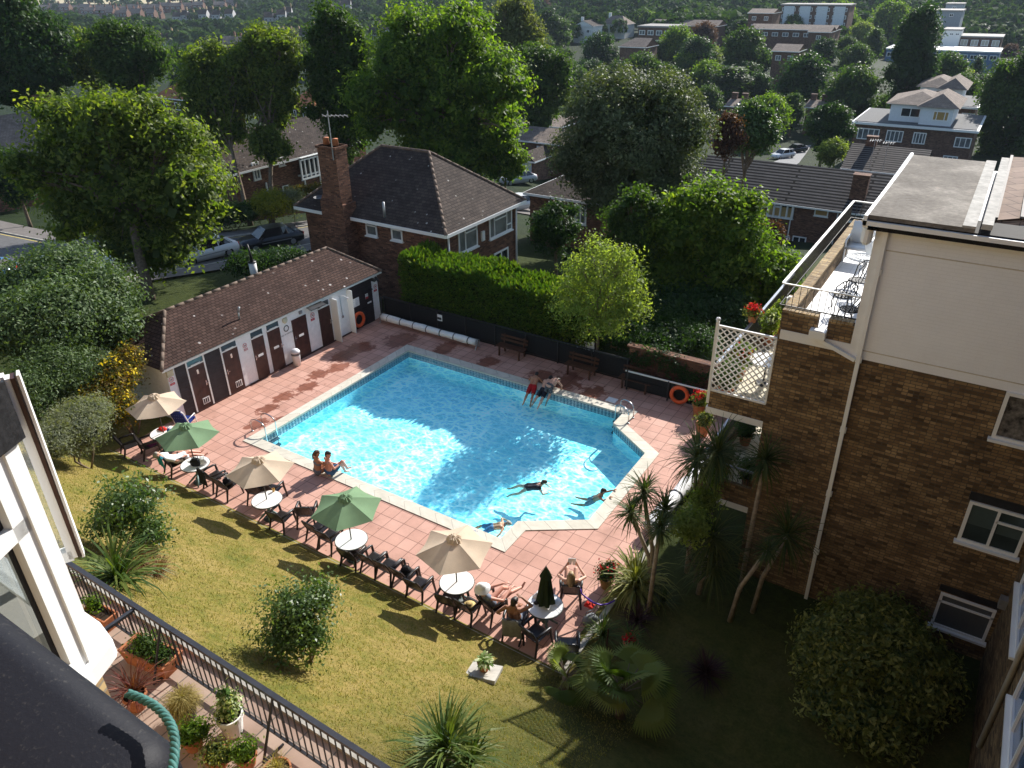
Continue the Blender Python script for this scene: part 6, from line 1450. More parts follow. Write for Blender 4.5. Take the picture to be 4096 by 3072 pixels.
# second ribbed roof behind it
Y2 = 98.0; xa, xb = PL(3385, 640, 1, Y2)[0], PL(3690, 640, 1, Y2)[0]; ze = PL(3560, 690, 1, Y2)[2]; zr = PL(3560, 585, 1, Y2+4.5)[2]
t2 = house('terraced_house', 'second black ribbed tile roof with thin aerials, behind the white flats roof', xa, xb, Y2, Y2+9, TH(-14, 98)-1, ze, zr, 'x', (0, 0), REDBR, RTILEB, ((PL(3480, 590, 1, Y2+4)[0], Y2+4.5, zr+.9, .6),), .4, cat='terrace')
b = MB()
for px, py in ((3478, 600), (3530, 610)):
    p = Vector(PL(px, py+70, 1, Y2-.5)); b.bar(p, p+Vector((0, 0, 3.2)), .06); b.bar(p+Vector((-.6, 0, 3)), p+Vector((.7, .3, 3.1)), .05)
    for k in range(5): c = p+Vector((-.5+.25*k, .05*k, 3.05)); b.bar(c-Vector((0, .3, .1)), c+Vector((0, .3, .1)), .035)
b.build('aerial', GALV, t2)
# --- house with bay windows at the far left of the chimney
XB = -54.0
ye0, ye1 = PL(930, 680, 0, XB)[1], PL(1345, 590, 0, XB)[1]; ze = PL(1200, 622, 0, XB)[2]; zg = TH(-54, 49)-.2
hb = house('bay_house', 'brick house with white bay windows and a dark roof, left of the chimney', XB-9, XB, ye0, ye1+4, zg, ze, PL(1150, 480, 0, XB-4.5)[2], 'y', (0, 0), REDBR, RTILE, (), .5)
for tl, br in (((1003, 652), (1042, 715)), ((1195, 640), (1278, 700))):
    winpx(hb, 0, XB+.5 if tl[0] > 1100 else XB, tl, br, (.25, .5, .75) if tl[0] > 1100 else (.5,), None, .12, GLASS, depth=.15)
winpx(hb, 0, XB, (1110, 632), (1140, 660), (), None, .1, GLASS); winpx(hb, 0, XB, (1128, 745), (1156, 762), (), None, .1, GLASS)
q0, q1 = PL(1195, 700, 0, XB), PL(1278, 690, 0, XB); b = MB(); b.box((XB, q0[1]-.1, q0[2]-.1), (XB+.62, q1[1]+.1, q0[2]+.02)); b.box((XB, q0[1]-.1, q0[2]+1.55), (XB+.7, q1[1]+.1, ze-.05)); b.build('bay_surround', UPVC, hb)
b = MB()
for px in (1062, 1218, 1282): p = PL(px, 720, 0, XB+.1); b.bar((XB+.12, p[1], ze-1.5), (XB+.12, p[1], zg), .12)
b.build('drainpipe', UPVC, hb)
# --- roof at the far left edge
XL = -80.0
hl = house('brick_house', 'brick house with a broad grey brown roof at the left edge under tall trees', XL-10, XL, PL(-250, 640, 0, XL)[1], PL(330, 585, 0, XL)[1], TH(-80, 40), PL(100, 628, 0, XL)[2], PL(150, 440, 0, XL-5)[2], 'y', (0, 0), REDBR, RTILEL, ((XL-5, PL(180, 430, 0, XL-5)[1], PL(180, 425, 0, XL-5)[2]+1.0, .8),), .5)
# --- houses seen between the trees, roughly facing the camera
def pxhouse(name, label, xl, xr, ye, yr, D, dep=8, axis='x', hips=(0, 0), wall=REDBR2, roof=RTILEL, chim=0, wins=None, glass=GLASS, cat='house', over=.35, base=None, group=None):
    xm = (xl+xr)/2; y0 = AT(xm, ye, D)[1]; a, c = PL(xl, ye, 1, y0), PL(xr, ye, 1, y0); ze = PL(xm, ye, 1, y0)[2]
    zr = PL(xm, yr, 1, y0+(dep/2 if axis == 'x' else 0))[2]; zg = min(TH((a[0]+c[0])/2, y0), ze-2.6)
    ch_ = [(a[0]+(c[0]-a[0])*f, y0+dep/2, zr+1.0, .55) for f in ((.15, .85) if chim > 1 else (.2,))] if chim else []
    t = house(name, label, a[0], c[0], y0, y0+dep, zg, ze, zr, axis, hips, wall, roof, ch_, over, cat, True, group)
    if wins:
        nx, rows, ww, wh = wins; L = c[0]-a[0]
        for zoff in rows:
            for i in range(nx):
                x = a[0]+L*(i+.5)/nx-ww/2; win(t, (x, y0, ze-zoff), (1, 0, 0), NY, ww, wh, (.5,), None, .12, glass, sill=False, off=.01)
    return t
t = pxhouse('tiled_house', 'house with a hipped orange tile roof and dormer windows, between the trees at upper left', 625, 790, 395, 303, 130, 9, 'x', (4, 4), REDBR, RORANGE, 0, (3, (1.9,), 1.6, 1.3))
pxhouse('tiled_house', 'small piece of orange roofed house right of the tall two stemmed tree', 1150, 1240, 425, 340, 135, 9, 'x', (3, 3), REDBR, RORANGE, 0, (2, (1.9,), 1.2, 1.2))
gh = pxhouse('garage_house', 'brick house with a grey tiled roof and one upstairs window, left of the round tree', 2070, 2260, 568, 508, 92, 7, 'x', (0, 0), REDBR2, RTILEL, 0, (1, (2.4,), 1.1, 1.9))
pxhouse('tiled_house', 'light brown roof with a chimney rising behind the garage house', 2095, 2240, 500, 462, 108, 8, 'x', (2.5, 0), REDBR2, RTILEL, 1)
y0 = AT(2090, 640, 89)[1]; q = PL(2095, 690, 1, y0); zt = PL(2095, 640, 1, y0)[2]; xg0, xg1 = PL(2074, 660, 1, y0)[0], PL(2135, 660, 1, y0)[0]
gg = house('garage', 'small gabled garage with a white door beside the grey roofed house', xg0, xg1, y0, y0+4, TH(q[0], y0)-.5, zt, PL(2102, 606, 1, y0)[2], 'y', (0, 0), REDBR2, RTILE, (), .3, 'garage')
b = MB(); b.box((xg0+.4, y0-.05, TH(q[0], y0)-.5), (xg1-.3, y0, zt-.1)); b.build('garage_door', plain('pale_blue_door', (.5, .55, .62), .5), gg)
dk = pxhouse('dark_roofed_house', 'dark roofed brick house in shadow between the hipped house and the round tree', 2120, 2420, 790, 650, 52, 8, 'x', (3, 0), REDBR, RTILE, 0)
winpx(dk, 1, AT(2270, 790, 52)[1], (2300, 815), (2345, 900), (.5,), None, .12, CURTG)
LOWG = thing('flat_roofed_extension', 'low flat pale roof of an extension behind the bright leafy tree', 'extension', tuple(AT(2660, 815, 62)))
p = AT(2660, 815, 62); b = MB(); b.box((p[0]-2.5, p[1]-1.5, p[2]-3.5), (p[0]+3.5, p[1]+3.5, p[2]-.2)); b.build('wall', REDBR, LOWG); b = MB(); b.box((p[0]-2.8, p[1]-1.8, p[2]-.2), (p[0]+3.8, p[1]+3.8, p[2])); b.build('roof', plain('pale_flat_roof', (.5, .5, .5), .7), LOWG)
# flats with white set-back top floors (two blocks, one behind the other)
def setback_flats(label, xl, xr, yt, D, dep, hs, x2, top):
    xm = (xl+xr)/2; y0 = AT(xm, yt, D)[1]; a, c = PL(xl, yt, 1, y0)[0], PL(xr, yt, 1, y0)[0]; zt = PL(xm, yt, 1, y0)[2]; zg = TH((a+c)/2, y0)-1
    t = thing('flat_block', label, 'block of flats', (a, y0, zg))
    b = MB(); b.box((a, y0, zg-2), (c, y0+dep, zt)); b.build('wall', REDBR2, t)
    b = MB(); b.box((a-.5, y0-.6, zt), (c+.5, y0+dep+.5, zt+.35)); b.build('fascia', UPVC, t)
    b = MB(); b.box((a-.2, y0-.3, zt+.35), (c+.2, y0+dep, zt+.45)); b.build('flat_roof', plain('grey_felt', (.12, .12, .12), .9) if 'grey_felt' not in bpy.data.materials else bpy.data.materials['grey_felt'], t)
    xa, xb = a+(c-a)*x2[0], a+(c-a)*x2[1]; zu = zt+.45
    b = MB(); b.box((xa, y0+2.2, zu), (xb, y0+dep-1, zu+2.6)); b.box((xb-(xb-xa)*.42, y0+.8, zu), (xb+1.2, y0+dep-2, zu+2.6)); up = b.build('upper_wall', plain('white_boarding', (.72, .74, .76), .6, .3, 0, .06) if 'white_boarding' not in bpy.data.materials else bpy.data.materials['white_boarding'], t)
    r = MB()
    for X0, X1, Y0, Y1, zq in ((xa-.8, xb+.3, y0+1.6, y0+dep-.6, 1.5), (xb-(xb-xa)*.42-.7, xb+2.0, y0+.2, y0+dep-1.5, 1.7)):
        e = zu+2.6; xm_, ym_ = (X0+X1)/2, (Y0+Y1)/2; hi = min(X1-X0, Y1-Y0)/2*.95
        p0, p1 = ((X0+hi, ym_, e+zq), (X1-hi, ym_, e+zq)) if X1-X0 > Y1-Y0 else ((xm_, Y0+hi, e+zq), (xm_, Y1-hi, e+zq))
        if X1-X0 > Y1-Y0: r.slope([(X0, Y0, e), (X1, Y0, e), p1, p0]); r.slope([(X1, Y1, e), (X0, Y1, e), p0, p1]); r.slope([(X1, Y0, e), (X1, Y1, e), p1]); r.slope([(X0, Y1, e), (X0, Y0, e), p0])
        else: r.slope([(X1, Y0, e), (X1, Y1, e), p1, p0]); r.slope([(X0, Y1, e), (X0, Y0, e), p0, p1]); r.slope([(X0, Y0, e), (X1, Y0, e), p0]); r.slope([(X1, Y1, e), (X0, Y1, e), p1])
    r.build('roof', RTILEL, t)
    L = c-a
    for f, wd in ((.13, 3.2), (.36, 2.4), (.57, 1.8)): win(t, (a+L*f-wd/2, y0, zt-2.3), (1, 0, 0), NY, wd, 1.7, (.25, .5, .75), None, .14, CURTG, sill=False, off=.01)
    for f, wd in ((.14, 2.6), (.36, 2.0), (.58, 1.8), (.86, 2.0)): win(t, (a+L*f-wd/2, y0, zt-4.8), (1, 0, 0), NY, wd, 1.2, (.33, .66), None, .14, CURTG, sill=False, off=.01)
    win(t, (a+L*.86, y0, zt-2.3), (1, 0, 0), NY, 2.2, 1.5, (.33, .66), None, .14, CURTG, sill=False, off=.01)
    win(t, (xa+(xb-xa)*.2, y0+2.2, zu+.7), (1, 0, 0), NY, 2.8, 1.4, (.5,), None, .14, GLASS, sill=False, off=.01); win(t, (xb-1.5, y0+.8, zu+.7), (1, 0, 0), NY, 2.2, 1.4, (.25, .75), None, .14, BLIND, sill=False, off=.01)
    regpx([(x, y0, z) for x in (a, c+2) for z in (zg+2, zt+4)], D); return t
setback_flats('brick flats with white set back top floor and grey hipped roofs, beyond black ribbed roofs', 3418, 3905, 512, 115, 14, 3, (.26, .72), 0)
setback_flats('further flats with the same white top floor and grey hipped roofs, partly behind the first', 3560, 3905, 425, 140, 14, 3, (.3, .72), 0)
# distant blocks on the far slope
def slab(label, xl, xr, yt, yb, D, dep, wall, bands, cat='block of flats', name='slab_block', roofm=None):
    xm = (xl+xr)/2; y0 = AT(xm, yt, D)[1]; a, c = PL(xl, yt, 1, y0)[0], PL(xr, yt, 1, y0)[0]; zt = PL(xm, yt, 1, y0)[2]; zb = min(PL(xm, yb, 1, y0)[2], TH((a+c)/2, y0))-4
    t = thing(name, label, cat, (a, y0, zb)); b = MB(); b.box((a, y0, zb), (c, y0+dep, zt)); b.build('wall', wall, t)
    b = MB(); b.box((a-.3, y0-.3, zt), (c+.3, y0+dep+.3, zt+.5)); b.build('roof', roofm or plain_('pale_roof', (.3, .28, .26)), t)
    nx, nz, ww, wh, pitch, gl = bands
    for k in range(nz):
        for i in range(nx): win(t, (a+(c-a)*(i+.5)/nx-ww/2, y0, zt-.9-wh-k*pitch), (1, 0, 0), NY, ww, wh, (.5,), None, .18, gl, sill=False, off=.02)
    regpx([(x, y0, z) for x in (a, c) for z in (max(zb, PL(xm, yb, 1, y0)[2]), zt)], D); return t, (a, c, y0, zt, zb)
def plain_(n, c): return bpy.data.materials.get(n) or plain(n, c, .8, .2, 0, .12, 2)
t, (a, c, y0, zt, zb) = slab('distant red and white striped slab block of flats at the top right', 3125, 3400, 22, 95, 330, 12, REDBR2, (8, 3, 2.2, 1.5, 2.9, CURTG))
b = MB()
for f in (.13, .37, .62, .87): b.box((a+(c-a)*f-2.3, y0-.5, zb+3), (a+(c-a)*f+2.3, y0-.05, zt-.3))
b.build('white_bay', plain_('white_panel', (.62, .65, .68)), t)
pxhouse('brick_house', 'distant brick house with a gable and pale roof, left of the striped block', 2995, 3092, 52, 34, 270, 10, 'x', (0, 0), REDBR2, RTILEL, 0, (2, (2.4, 5.0), 1.5, 1.3), CURTG)
pxhouse('long_house', 'distant long low terrace with a pale roof below the striped block', 3000, 3340, 118, 97, 250, 9, 'x', (0, 0), REDBR2, RTILEL, 0, (8, (2.2,), 2.0, 1.2), CURTG, 'terrace')
pxhouse('brick_house', 'small distant brick house with a pale gabled roof among dark trees at right', 3092, 3190, 205, 175, 190, 8, 'x', (0, 0), REDBR2, RTILEL, 0, (2, (2.2,), 1.4, 1.2), CURTG)
pxhouse('brick_house', 'distant gabled house end in front of the long low terrace', 3235, 3320, 128, 106, 235, 8, 'x', (0, 0), REDBR2, RTILEL, 0, (1, (2.2,), 1.4, 1.2), CURTG)
slab('distant brown brick block of flats with white windows, top centre right', 2553, 2690, 110, 178, 255, 11, REDBR2, (4, 2, 2.2, 1.5, 3.0, CURTG))
pxhouse('long_house', 'distant long brown roof behind the brown block of flats', 2605, 2870, 102, 78, 290, 10, 'x', (0, 0), REDBR2, RTILEL, 0, None, GLASS, 'terrace')
pxhouse('brick_house', 'pale roof half hidden by trees just below the brown block', 2480, 2580, 188, 150, 215, 9, 'x', (3, 0), REDBR2, RTILEL, 0)
pxhouse('white_house', 'distant white walled house with a brown roof and chimney, top centre', 2400, 2500, 98, 62, 330, 10, 'x', (4, 4), WHITE, RTILEL, 1, (3, (2.3,), 1.6, 1.3))
pxhouse('timbered_house', 'distant half timbered house with a dark roof, top centre', 2295, 2372, 104, 82, 320, 9, 'y', (0, 0), WHITE, RTILE, 1, (2, (2.6,), 1.4, 1.2))
pxhouse('gabled_house', 'roof with two thin chimneys showing among the trees right of the round tree', 2905, 2965, 425, 393, 150, 7, 'x', (0, 0), REDBR2, RTILEL, 2)
pxhouse('gabled_house', 'roof with a chimney showing among the trees below the dark wood', 3225, 3290, 430, 398, 155, 7, 'x', (0, 0), REDBR2, RTILEL, 2)
slab('grey concrete tower above the white building, upper right', 3690, 3850, 45, 130, 330, 14, plain_('grey_concrete', (.3, .33, .36)), (2, 1, 1.6, 1.2, 3, GLASS), 'tower', 'concrete_tower')
slab('taller grey core of the concrete tower', 3785, 3855, 18, 60, 345, 10, plain_('grey_concrete', (.3, .33, .36)), (1, 1, 1.6, 1.2, 3, GLASS), 'tower', 'tower_core')
slab('white block with a strip of high windows in front of the grey tower', 3775, 3845, 122, 205, 300, 12, WHITE, (3, 1, 1.4, .8, 3, GLASS), 'building', 'white_block')
slab('brown building with four pale windows right of the white block', 3840, 4010, 150, 210, 300, 14, REDBR2, (4, 1, 2.6, 2.2, 3, plain_('pale_window', (.5, .45, .36))), 'building', 'brown_building')
slab('long low building with a white roof edge under the brown building', 3545, 4000, 205, 245, 285, 16, plain_('blue_glazing', (.1, .17, .28)), (12, 1, 2.4, 1.6, 3, GLASS), 'building', 'low_building', WHITE)
slab('white flat roofed block left of the white block, behind the tall conifer', 3715, 3790, 145, 190, 310, 12, WHITE, (2, 1, 1.8, 1.0, 3, GLASS), 'building', 'white_annex')
# rows of small houses on the far hillside: one house of each kind, copied along its street
def rowproto(wall, roof, nm, label, grp):
    t = thing(nm, label, 'house', (0, 0, 0), 0, grp)
    b = MB(); b.box((-3, 0, -5), (3, 8, 5.4)); b.add([(-3, 0, 5.4), (3, 0, 5.4), (3, 8, 5.4), (-3, 8, 5.4), (-3, 4, 8), (3, 4, 8)], [(0, 4, 3), (1, 2, 5)]); b.build('wall', wall, t, False, False)
    r = MB(); r.slope([(-3.1, -.4, 5.3), (3.1, -.4, 5.3), (3.1, 4, 8.2), (-3.1, 4, 8.2)]); r.slope([(3.1, 8.4, 5.3), (-3.1, 8.4, 5.3), (-3.1, 4, 8.2), (3.1, 4, 8.2)]); ro = r.build('roof', roof, t, False, False)
    b = MB(); b.box((2.2, 3.4, 7.4), (3.0, 4.8, 9.8)); b.lathe([(.15, 9.8), (.13, 10.3)], 6, (2.6, 3.8, 0)); b.lathe([(.15, 9.8), (.13, 10.3)], 6, (2.6, 4.4, 0)); b.build('chimney', REDBR if wall is REDBR2 else STOCKL, t, False, False)
    for x, z in ((-1.6, 3.2), (1.3, 3.2), (-1.5, .6)):
        b = MB(); b.box((x-.7, -.06, z), (x+.7, -.01, z+1.4)); b.box((x-.6, -.08, z+.1), (x-.05, -.06, z+1.3), 1); b.box((x+.05, -.08, z+.1), (x+.6, -.06, z+1.3), 1); b.build('window', [UPVC, GLASS], t, False, False)
    return t
ROWS = [((330, 38), (940, 8), 700, 'b', 14), ((150, 24), (560, 30), 760, 'b', 10), ((690, 60), (925, 48), 560, 'w', 9), ((420, 45), (640, 52), 610, 'b', 8), ((600, 160), (700, 150), 400, 'w', 4), ((1000, 148), (1280, 118), 385, 'w', 9), ((1285, 30), (1440, 8), 560, 'w', 4), ((1480, 118), (1580, 108), 380, 'w', 3), ((900, 170), (1000, 160), 370, 'b', 4), ((1060, 70), (1160, 40), 520, 'w', 4)]
RL_ = {('b', 0): 'brown terraced house with chimney in the rows on the far hillside', ('w', 0): 'pale fronted terraced house in the rows across the valley'}
protos = {}
for (p0, p1, D, kd, n) in ROWS:
    for i in range(n):
        f = (i+.5)/n; px, py = p0[0]+(p1[0]-p0[0])*f, p0[1]+(p1[1]-p0[1])*f; p = AT(px, py, D*(1+.02*math.sin(i*3))); pa, pb = AT(*p0, D), AT(*p1, D)
        ang = math.atan2(pb[1]-pa[1], pb[0]-pa[0])
        loc = (p[0], p[1], p[2]-6.5); sc = max(1, math.dist(pa, pb)/n/6.1)
        if kd not in protos:
            protos[kd] = rowproto(plain('grey_white_render', (.4, .4, .4), .8, .2) if kd == 'w' else REDBR2, RTILEL if kd == 'b' else RTILE, 'row_house', RL_[(kd, 0)], 'rows of houses on the far hillside'); o = protos[kd]; o.location = loc; o.rotation_euler = (0, 0, ang); o.scale = (sc, 1, 1.0)
        else: o = dup(protos[kd], loc, ang, None, (sc, 1, random.uniform(.9, 1.15)))
        q = proj((p[0], p[1], p[2])); BLDS.append((q[0]-16, q[1]-22, q[0]+16, q[1]+14, D))

# ------------------------------------------------------------------ hedge, trees and shrubs near the pool
def hedge():
    t = thing('conifer_hedge', 'tall clipped conifer hedge behind the fence, sunlit on top and dark below', 'hedge', (-17.5, 25.9, 0))
    rg = np.random.default_rng(11); out = []; tt = []
    x0, x1, y0, y1 = -22.3, -12.6, 24.95, 27.0
    def top(x): return 2.78+.12*np.sin(x*1.3)+.08*np.sin(x*3.1)-.03*(x+17)
    # face, top and ends, as sprays pointing up and out
    for (n, face) in ((15000, 'f'), (14000, 't'), (2500, 'e')):
        if face == 'f': p = np.stack([rg.uniform(x0, x1, n), y0+rg.uniform(-.06, .2, n), 0*rg.random(n)], 1); p[:, 2] = rg.random(n)*top(p[:, 0]); nr = np.array([0, -1, .15])
        elif face == 't': p = np.stack([rg.uniform(x0, x1, n), rg.uniform(y0, y1, n), 0*rg.random(n)], 1); p[:, 2] = top(p[:, 0])-.25*rg.random(n); nr = np.array([0, -.2, 1])
        else: p = np.stack([np.where(rg.random(n) < .5, x0, x1)+rg.uniform(-.1, .1, n), rg.uniform(y0, y1, n), rg.random(n)*2.7], 1); nr = np.array([0, 0, .3])
        d = unit(nr+rg.normal(size=(n, 3))*.55+np.array([0, 0, .35])); s = unit(np.cross(d, rg.normal(size=(n, 3))))
        L = (.1+.12*rg.random(n))*(1.9 if face == 't' else 1); wd = L*.42
        out.append(np.stack([p, p+d*(L*.5)[:, None]+s*(wd*.5)[:, None], p+d*L[:, None], p+d*(L*.5)[:, None]-s*(wd*.5)[:, None]], 1))
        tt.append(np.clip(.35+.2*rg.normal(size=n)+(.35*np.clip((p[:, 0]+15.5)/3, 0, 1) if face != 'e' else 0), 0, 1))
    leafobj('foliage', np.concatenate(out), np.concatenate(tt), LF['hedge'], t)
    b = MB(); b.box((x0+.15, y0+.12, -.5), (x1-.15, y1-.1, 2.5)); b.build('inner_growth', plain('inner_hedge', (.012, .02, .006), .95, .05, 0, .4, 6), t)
hedge()
def lobes_px(cx, cy, rx, ry, D, sub, seed=0, dep=.9, small=1):
    "a crown outline seen at depth D, filled with sub overlapping lobes"
    r_ = np.random.default_rng(seed); c = AT(cx, cy, D); k = D/F; RX, RZ = rx*k, ry*k*1.06
    L = [(c[0], c[1], c[2], RX*.72, RX*.72*dep, RZ*.74)]
    right = np.array([CR[0], CR[1], 0]); right /= np.linalg.norm(right); fw = np.array([-right[1], right[0], 0])
    for i in range(sub):
        a = 2*PI*i/sub+r_.uniform(-.3, .3); e = r_.uniform(.5, .68); f = r_.uniform(-.6, .6)
        p = c+right*(math.cos(a)*RX*e)+np.array([0, 0, math.sin(a)*RZ*e])+fw*f*RX*dep*.7
        s = r_.uniform(.28, .42); L.append((p[0], p[1], p[2], RX*s*1.05, RX*s, RZ*s))
    for i in range((sub+3)*small):                            # smaller boughs breaking the outline
        a = r_.uniform(-.45, PI+.45) if i % 3 else r_.uniform(0, 2*PI); e = r_.uniform(.74, .93); f = r_.uniform(-.8, .3)
        p = c+right*(math.cos(a)*RX*e)+np.array([0, 0, math.sin(a)*RZ*e])+fw*f*RX*dep*.6
        s = r_.uniform(.12, .22); L.append((p[0], p[1], p[2], RX*s*1.2, RX*s*1.2, RZ*s*.8))
    return L, c
def pxtree(name, label, cx, cy, rx, ry, D, leaf, n, size, sub=9, bark=BARK, rt=.28, base=None, seed=0, bpx=None, dep=.9, per=14, small=1, **kw):
    L, c = lobes_px(cx, cy, rx, ry, D, sub, seed, dep, small)
    if bpx: b = AT(bpx[0], bpx[1], D); bx, by = b[0], b[1]
    else: bx, by = c[0], c[1]
    z = TH(bx, by); top = (c[0], c[1], c[2]+ry*D/F*.2)
    return tree(name, label, (bx, by, z), top, L, n, size, leaf, bark, rt, per=per, rg=np.random.default_rng(seed+50), **kw)
# the row of large trees round the pool
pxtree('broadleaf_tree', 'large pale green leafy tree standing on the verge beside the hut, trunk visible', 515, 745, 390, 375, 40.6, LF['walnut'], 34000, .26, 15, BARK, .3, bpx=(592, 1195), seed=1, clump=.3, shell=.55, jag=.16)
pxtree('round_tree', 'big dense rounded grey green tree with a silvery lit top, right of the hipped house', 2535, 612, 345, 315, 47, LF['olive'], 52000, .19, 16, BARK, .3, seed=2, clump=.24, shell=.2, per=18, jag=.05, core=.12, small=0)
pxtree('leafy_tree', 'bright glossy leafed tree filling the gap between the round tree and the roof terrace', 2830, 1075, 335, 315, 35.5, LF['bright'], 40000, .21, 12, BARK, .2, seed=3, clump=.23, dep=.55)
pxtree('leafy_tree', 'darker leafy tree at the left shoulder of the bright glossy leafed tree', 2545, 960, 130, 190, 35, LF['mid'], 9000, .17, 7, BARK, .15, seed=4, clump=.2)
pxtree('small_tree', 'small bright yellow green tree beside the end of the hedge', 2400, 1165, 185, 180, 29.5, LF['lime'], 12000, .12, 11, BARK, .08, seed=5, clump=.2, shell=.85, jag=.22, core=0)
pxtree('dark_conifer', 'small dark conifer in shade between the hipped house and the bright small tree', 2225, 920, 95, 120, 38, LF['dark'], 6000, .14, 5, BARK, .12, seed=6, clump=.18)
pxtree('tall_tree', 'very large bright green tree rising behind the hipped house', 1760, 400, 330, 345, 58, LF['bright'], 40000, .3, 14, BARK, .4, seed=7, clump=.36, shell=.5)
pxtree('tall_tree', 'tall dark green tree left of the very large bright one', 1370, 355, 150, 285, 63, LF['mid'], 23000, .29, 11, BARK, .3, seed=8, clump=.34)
pxtree('ivy_clad_tree', 'low leafy growth at the right foot of the very large bright tree', 2020, 640, 80, 100, 58, LF['bright'], 5000, .26, 5, BARK, .1, seed=81, clump=.3)
b0 = AT(1065, 775, 62); b1_ = AT(985, 800, 62); tz = TH(b0[0], b0[1])
L1, c1 = lobes_px(1075, 320, 140, 185, 62, 9, 9); L2, c2_ = lobes_px(875, 395, 130, 205, 62, 8, 10); L3, _c = lobes_px(1085, 580, 70, 75, 62, 4, 12)
tree('two_stemmed_tree', 'tall yellow green tree with two bare leaning trunks in front of the bay windowed house', (b0[0], b0[1], tz), tuple(c1), L1+L2+L3, 42000, .3, LF['walnut'], BARK, .24, trunks=[((b0[0], b0[1], tz), tuple(c1), .22), ((b1_[0], b1_[1], tz), tuple(c2_), .2)], clump=.34, rg=np.random.default_rng(60), shell=.5)
pxtree('tall_dark_tree', 'very tall dark green tree at the left edge', 95, 210, 185, 240, 78, LF['dark'], 24000, .4, 10, BARK, .45, seed=13, clump=.5)
pxtree('broadleaf_tree', 'rounded dark tree with a lit top between the left edge tree and the orange roof', 515, 235, 155, 135, 80, LF['mid'], 17000, .34, 9, BARK, .3, seed=14, clump=.4)
pxtree('broadleaf_tree', 'yellowish green tree partly behind the rounded dark tree at upper left', 340, 245, 85, 110, 86, LF['walnut'], 7000, .36, 6, BARK, .25, seed=15, clump=.4)
pxtree('willow', 'pale feathery willow beyond the very large bright tree', 2060, 160, 105, 150, 115, LF['willow'], 12000, .45, 8, BARK, .3, seed=16, clump=.5, droop=.9)
pxtree('broadleaf_tree', 'tree with lit yellow green sprays right of the very large bright tree', 2160, 345, 130, 160, 98, LF['mid'], 14000, .4, 9, BARK, .3, seed=17, clump=.45)
pxtree('copper_tree', 'copper red leaved tree just right of the round tree', 2910, 545, 55, 75, 60, LF['copper'], 4000, .25, 5, BARK, .15, seed=18, clump=.28)
pxtree('broadleaf_tree', 'dark glossy tree with lit edges right of the copper tree', 3000, 530, 95, 105, 62, LF['shrub'], 8000, .27, 7, BARK, .2, seed=19, clump=.3)
pxtree('dark_yew', 'dark rounded yew beside the road at right', 3305, 510, 95, 90, 100, LF['dark'], 8000, .35, 6, BARK, .25, seed=20, clump=.35)
pxtree('leafy_bush', 'yellow green bushes below the dark yew by the road', 3330, 610, 60, 48, 96, LF['lime'], 3500, .3, 5, BARK, .1, seed=21, clump=.35)
pxtree('tall_conifer', 'tall dark pointed conifer against the grey tower', 3650, 260, 95, 205, 150, LF['dark'], 14000, .5, 9, BARK, .4, seed=22, clump=.6)
pxtree('broadleaf_tree', 'large dark tree at the right edge beyond the flats roof', 4060, 450, 150, 250, 125, LF['mid'], 20000, .5, 10, BARK, .4, seed=23, clump=.55)
pxtree('purple_tree', 'small purple leaved tree beside the terrace windows', 3075, 945, 45, 50, 60, LF['copper'], 2200, .22, 4, BARK, .1, seed=24, clump=.25)
pxtree('evergreen_shrub', 'dark evergreen against the left house below the walnut like tree', 60, 720, 90, 110, 62, LF['dark'], 6000, .26, 6, BARK, .15, seed=25, clump=.3)
# shrubs (one crown, a few stems)
def shrub(name, label, base, lobes, leaf, n, size, extra=None, cat='shrub', group=None, **kw):
    t = thing(name, label, cat, base, group=group); b = MB(); bv = Vector(base)
    for l in lobes: limb(b, bv+Vector((random.uniform(-.12, .12), random.uniform(-.12, .12), -.1)), Vector(l[:3]), .035, .012, 6)
    b.build('stems', BARK, t, True)
    V, ti = crown(lobes, n, size, rg=np.random.default_rng(len(label)*7), **kw); leafobj('foliage', V, ti, leaf, t)
    if extra:
        m_, ne, se = extra; V, ti = crown([(l[0], l[1], l[2], l[3]*1.02, l[4]*1.02, l[5]*1.02) for l in lobes], ne, se, per=3, clump=.06, shell=.1, rg=np.random.default_rng(5), low=.1); leafobj('flowers', V, ti, m_, t)
    return t
def lp(px, py, D, rx, ry): p = AT(px, py, D); k = D/F; return (p[0], p[1], p[2], rx*k, rx*k, ry*k)
def onlawn(px, py, z0=.5):
    z = z0
    for _ in range(30): p = G(px, py, z); z = .5*z+.5*TH(p[0], p[1])
    p = G(px, py, z); return (p[0], p[1], TH(p[0], p[1]))
def pxshrub(name, label, items, leaf, n, size, basepx=None, **kw):
    if basepx: D0 = proj(onlawn(*basepx))[2]; items = [(q[0], q[1], D0+q[2], q[3], q[4]) for q in items]
    L = [lp(*q) for q in items]; c = np.mean([l[:3] for l in L], 0); z = TH(c[0], c[1])
    return shrub(name, label, (c[0], c[1], z), L, leaf, n, size, **kw)
pxshrub('rhododendron', 'large broad leaved evergreen shrub bank at the left, in front of the parked cars', [(240, 1120, 29, 190, 130), (90, 1180, 29, 150, 130), (420, 1190, 28.5, 130, 130), (250, 1290, 27, 210, 170), (90, 1330, 26, 150, 150), (480, 1330, 28, 90, 150)], LF['rhodo'], 30000, .15, clump=.2, per=10, asp=.42)
pxshrub('evergreen_shrub', 'fine leaved mid green shrub below the broad leaved bank at left', [(220, 1500, 25.5, 130, 130), (120, 1590, 24.5, 110, 140), (330, 1500, 26, 110, 110)], LF['rhodo'], 16000, .11, clump=.15, per=12, asp=.3)
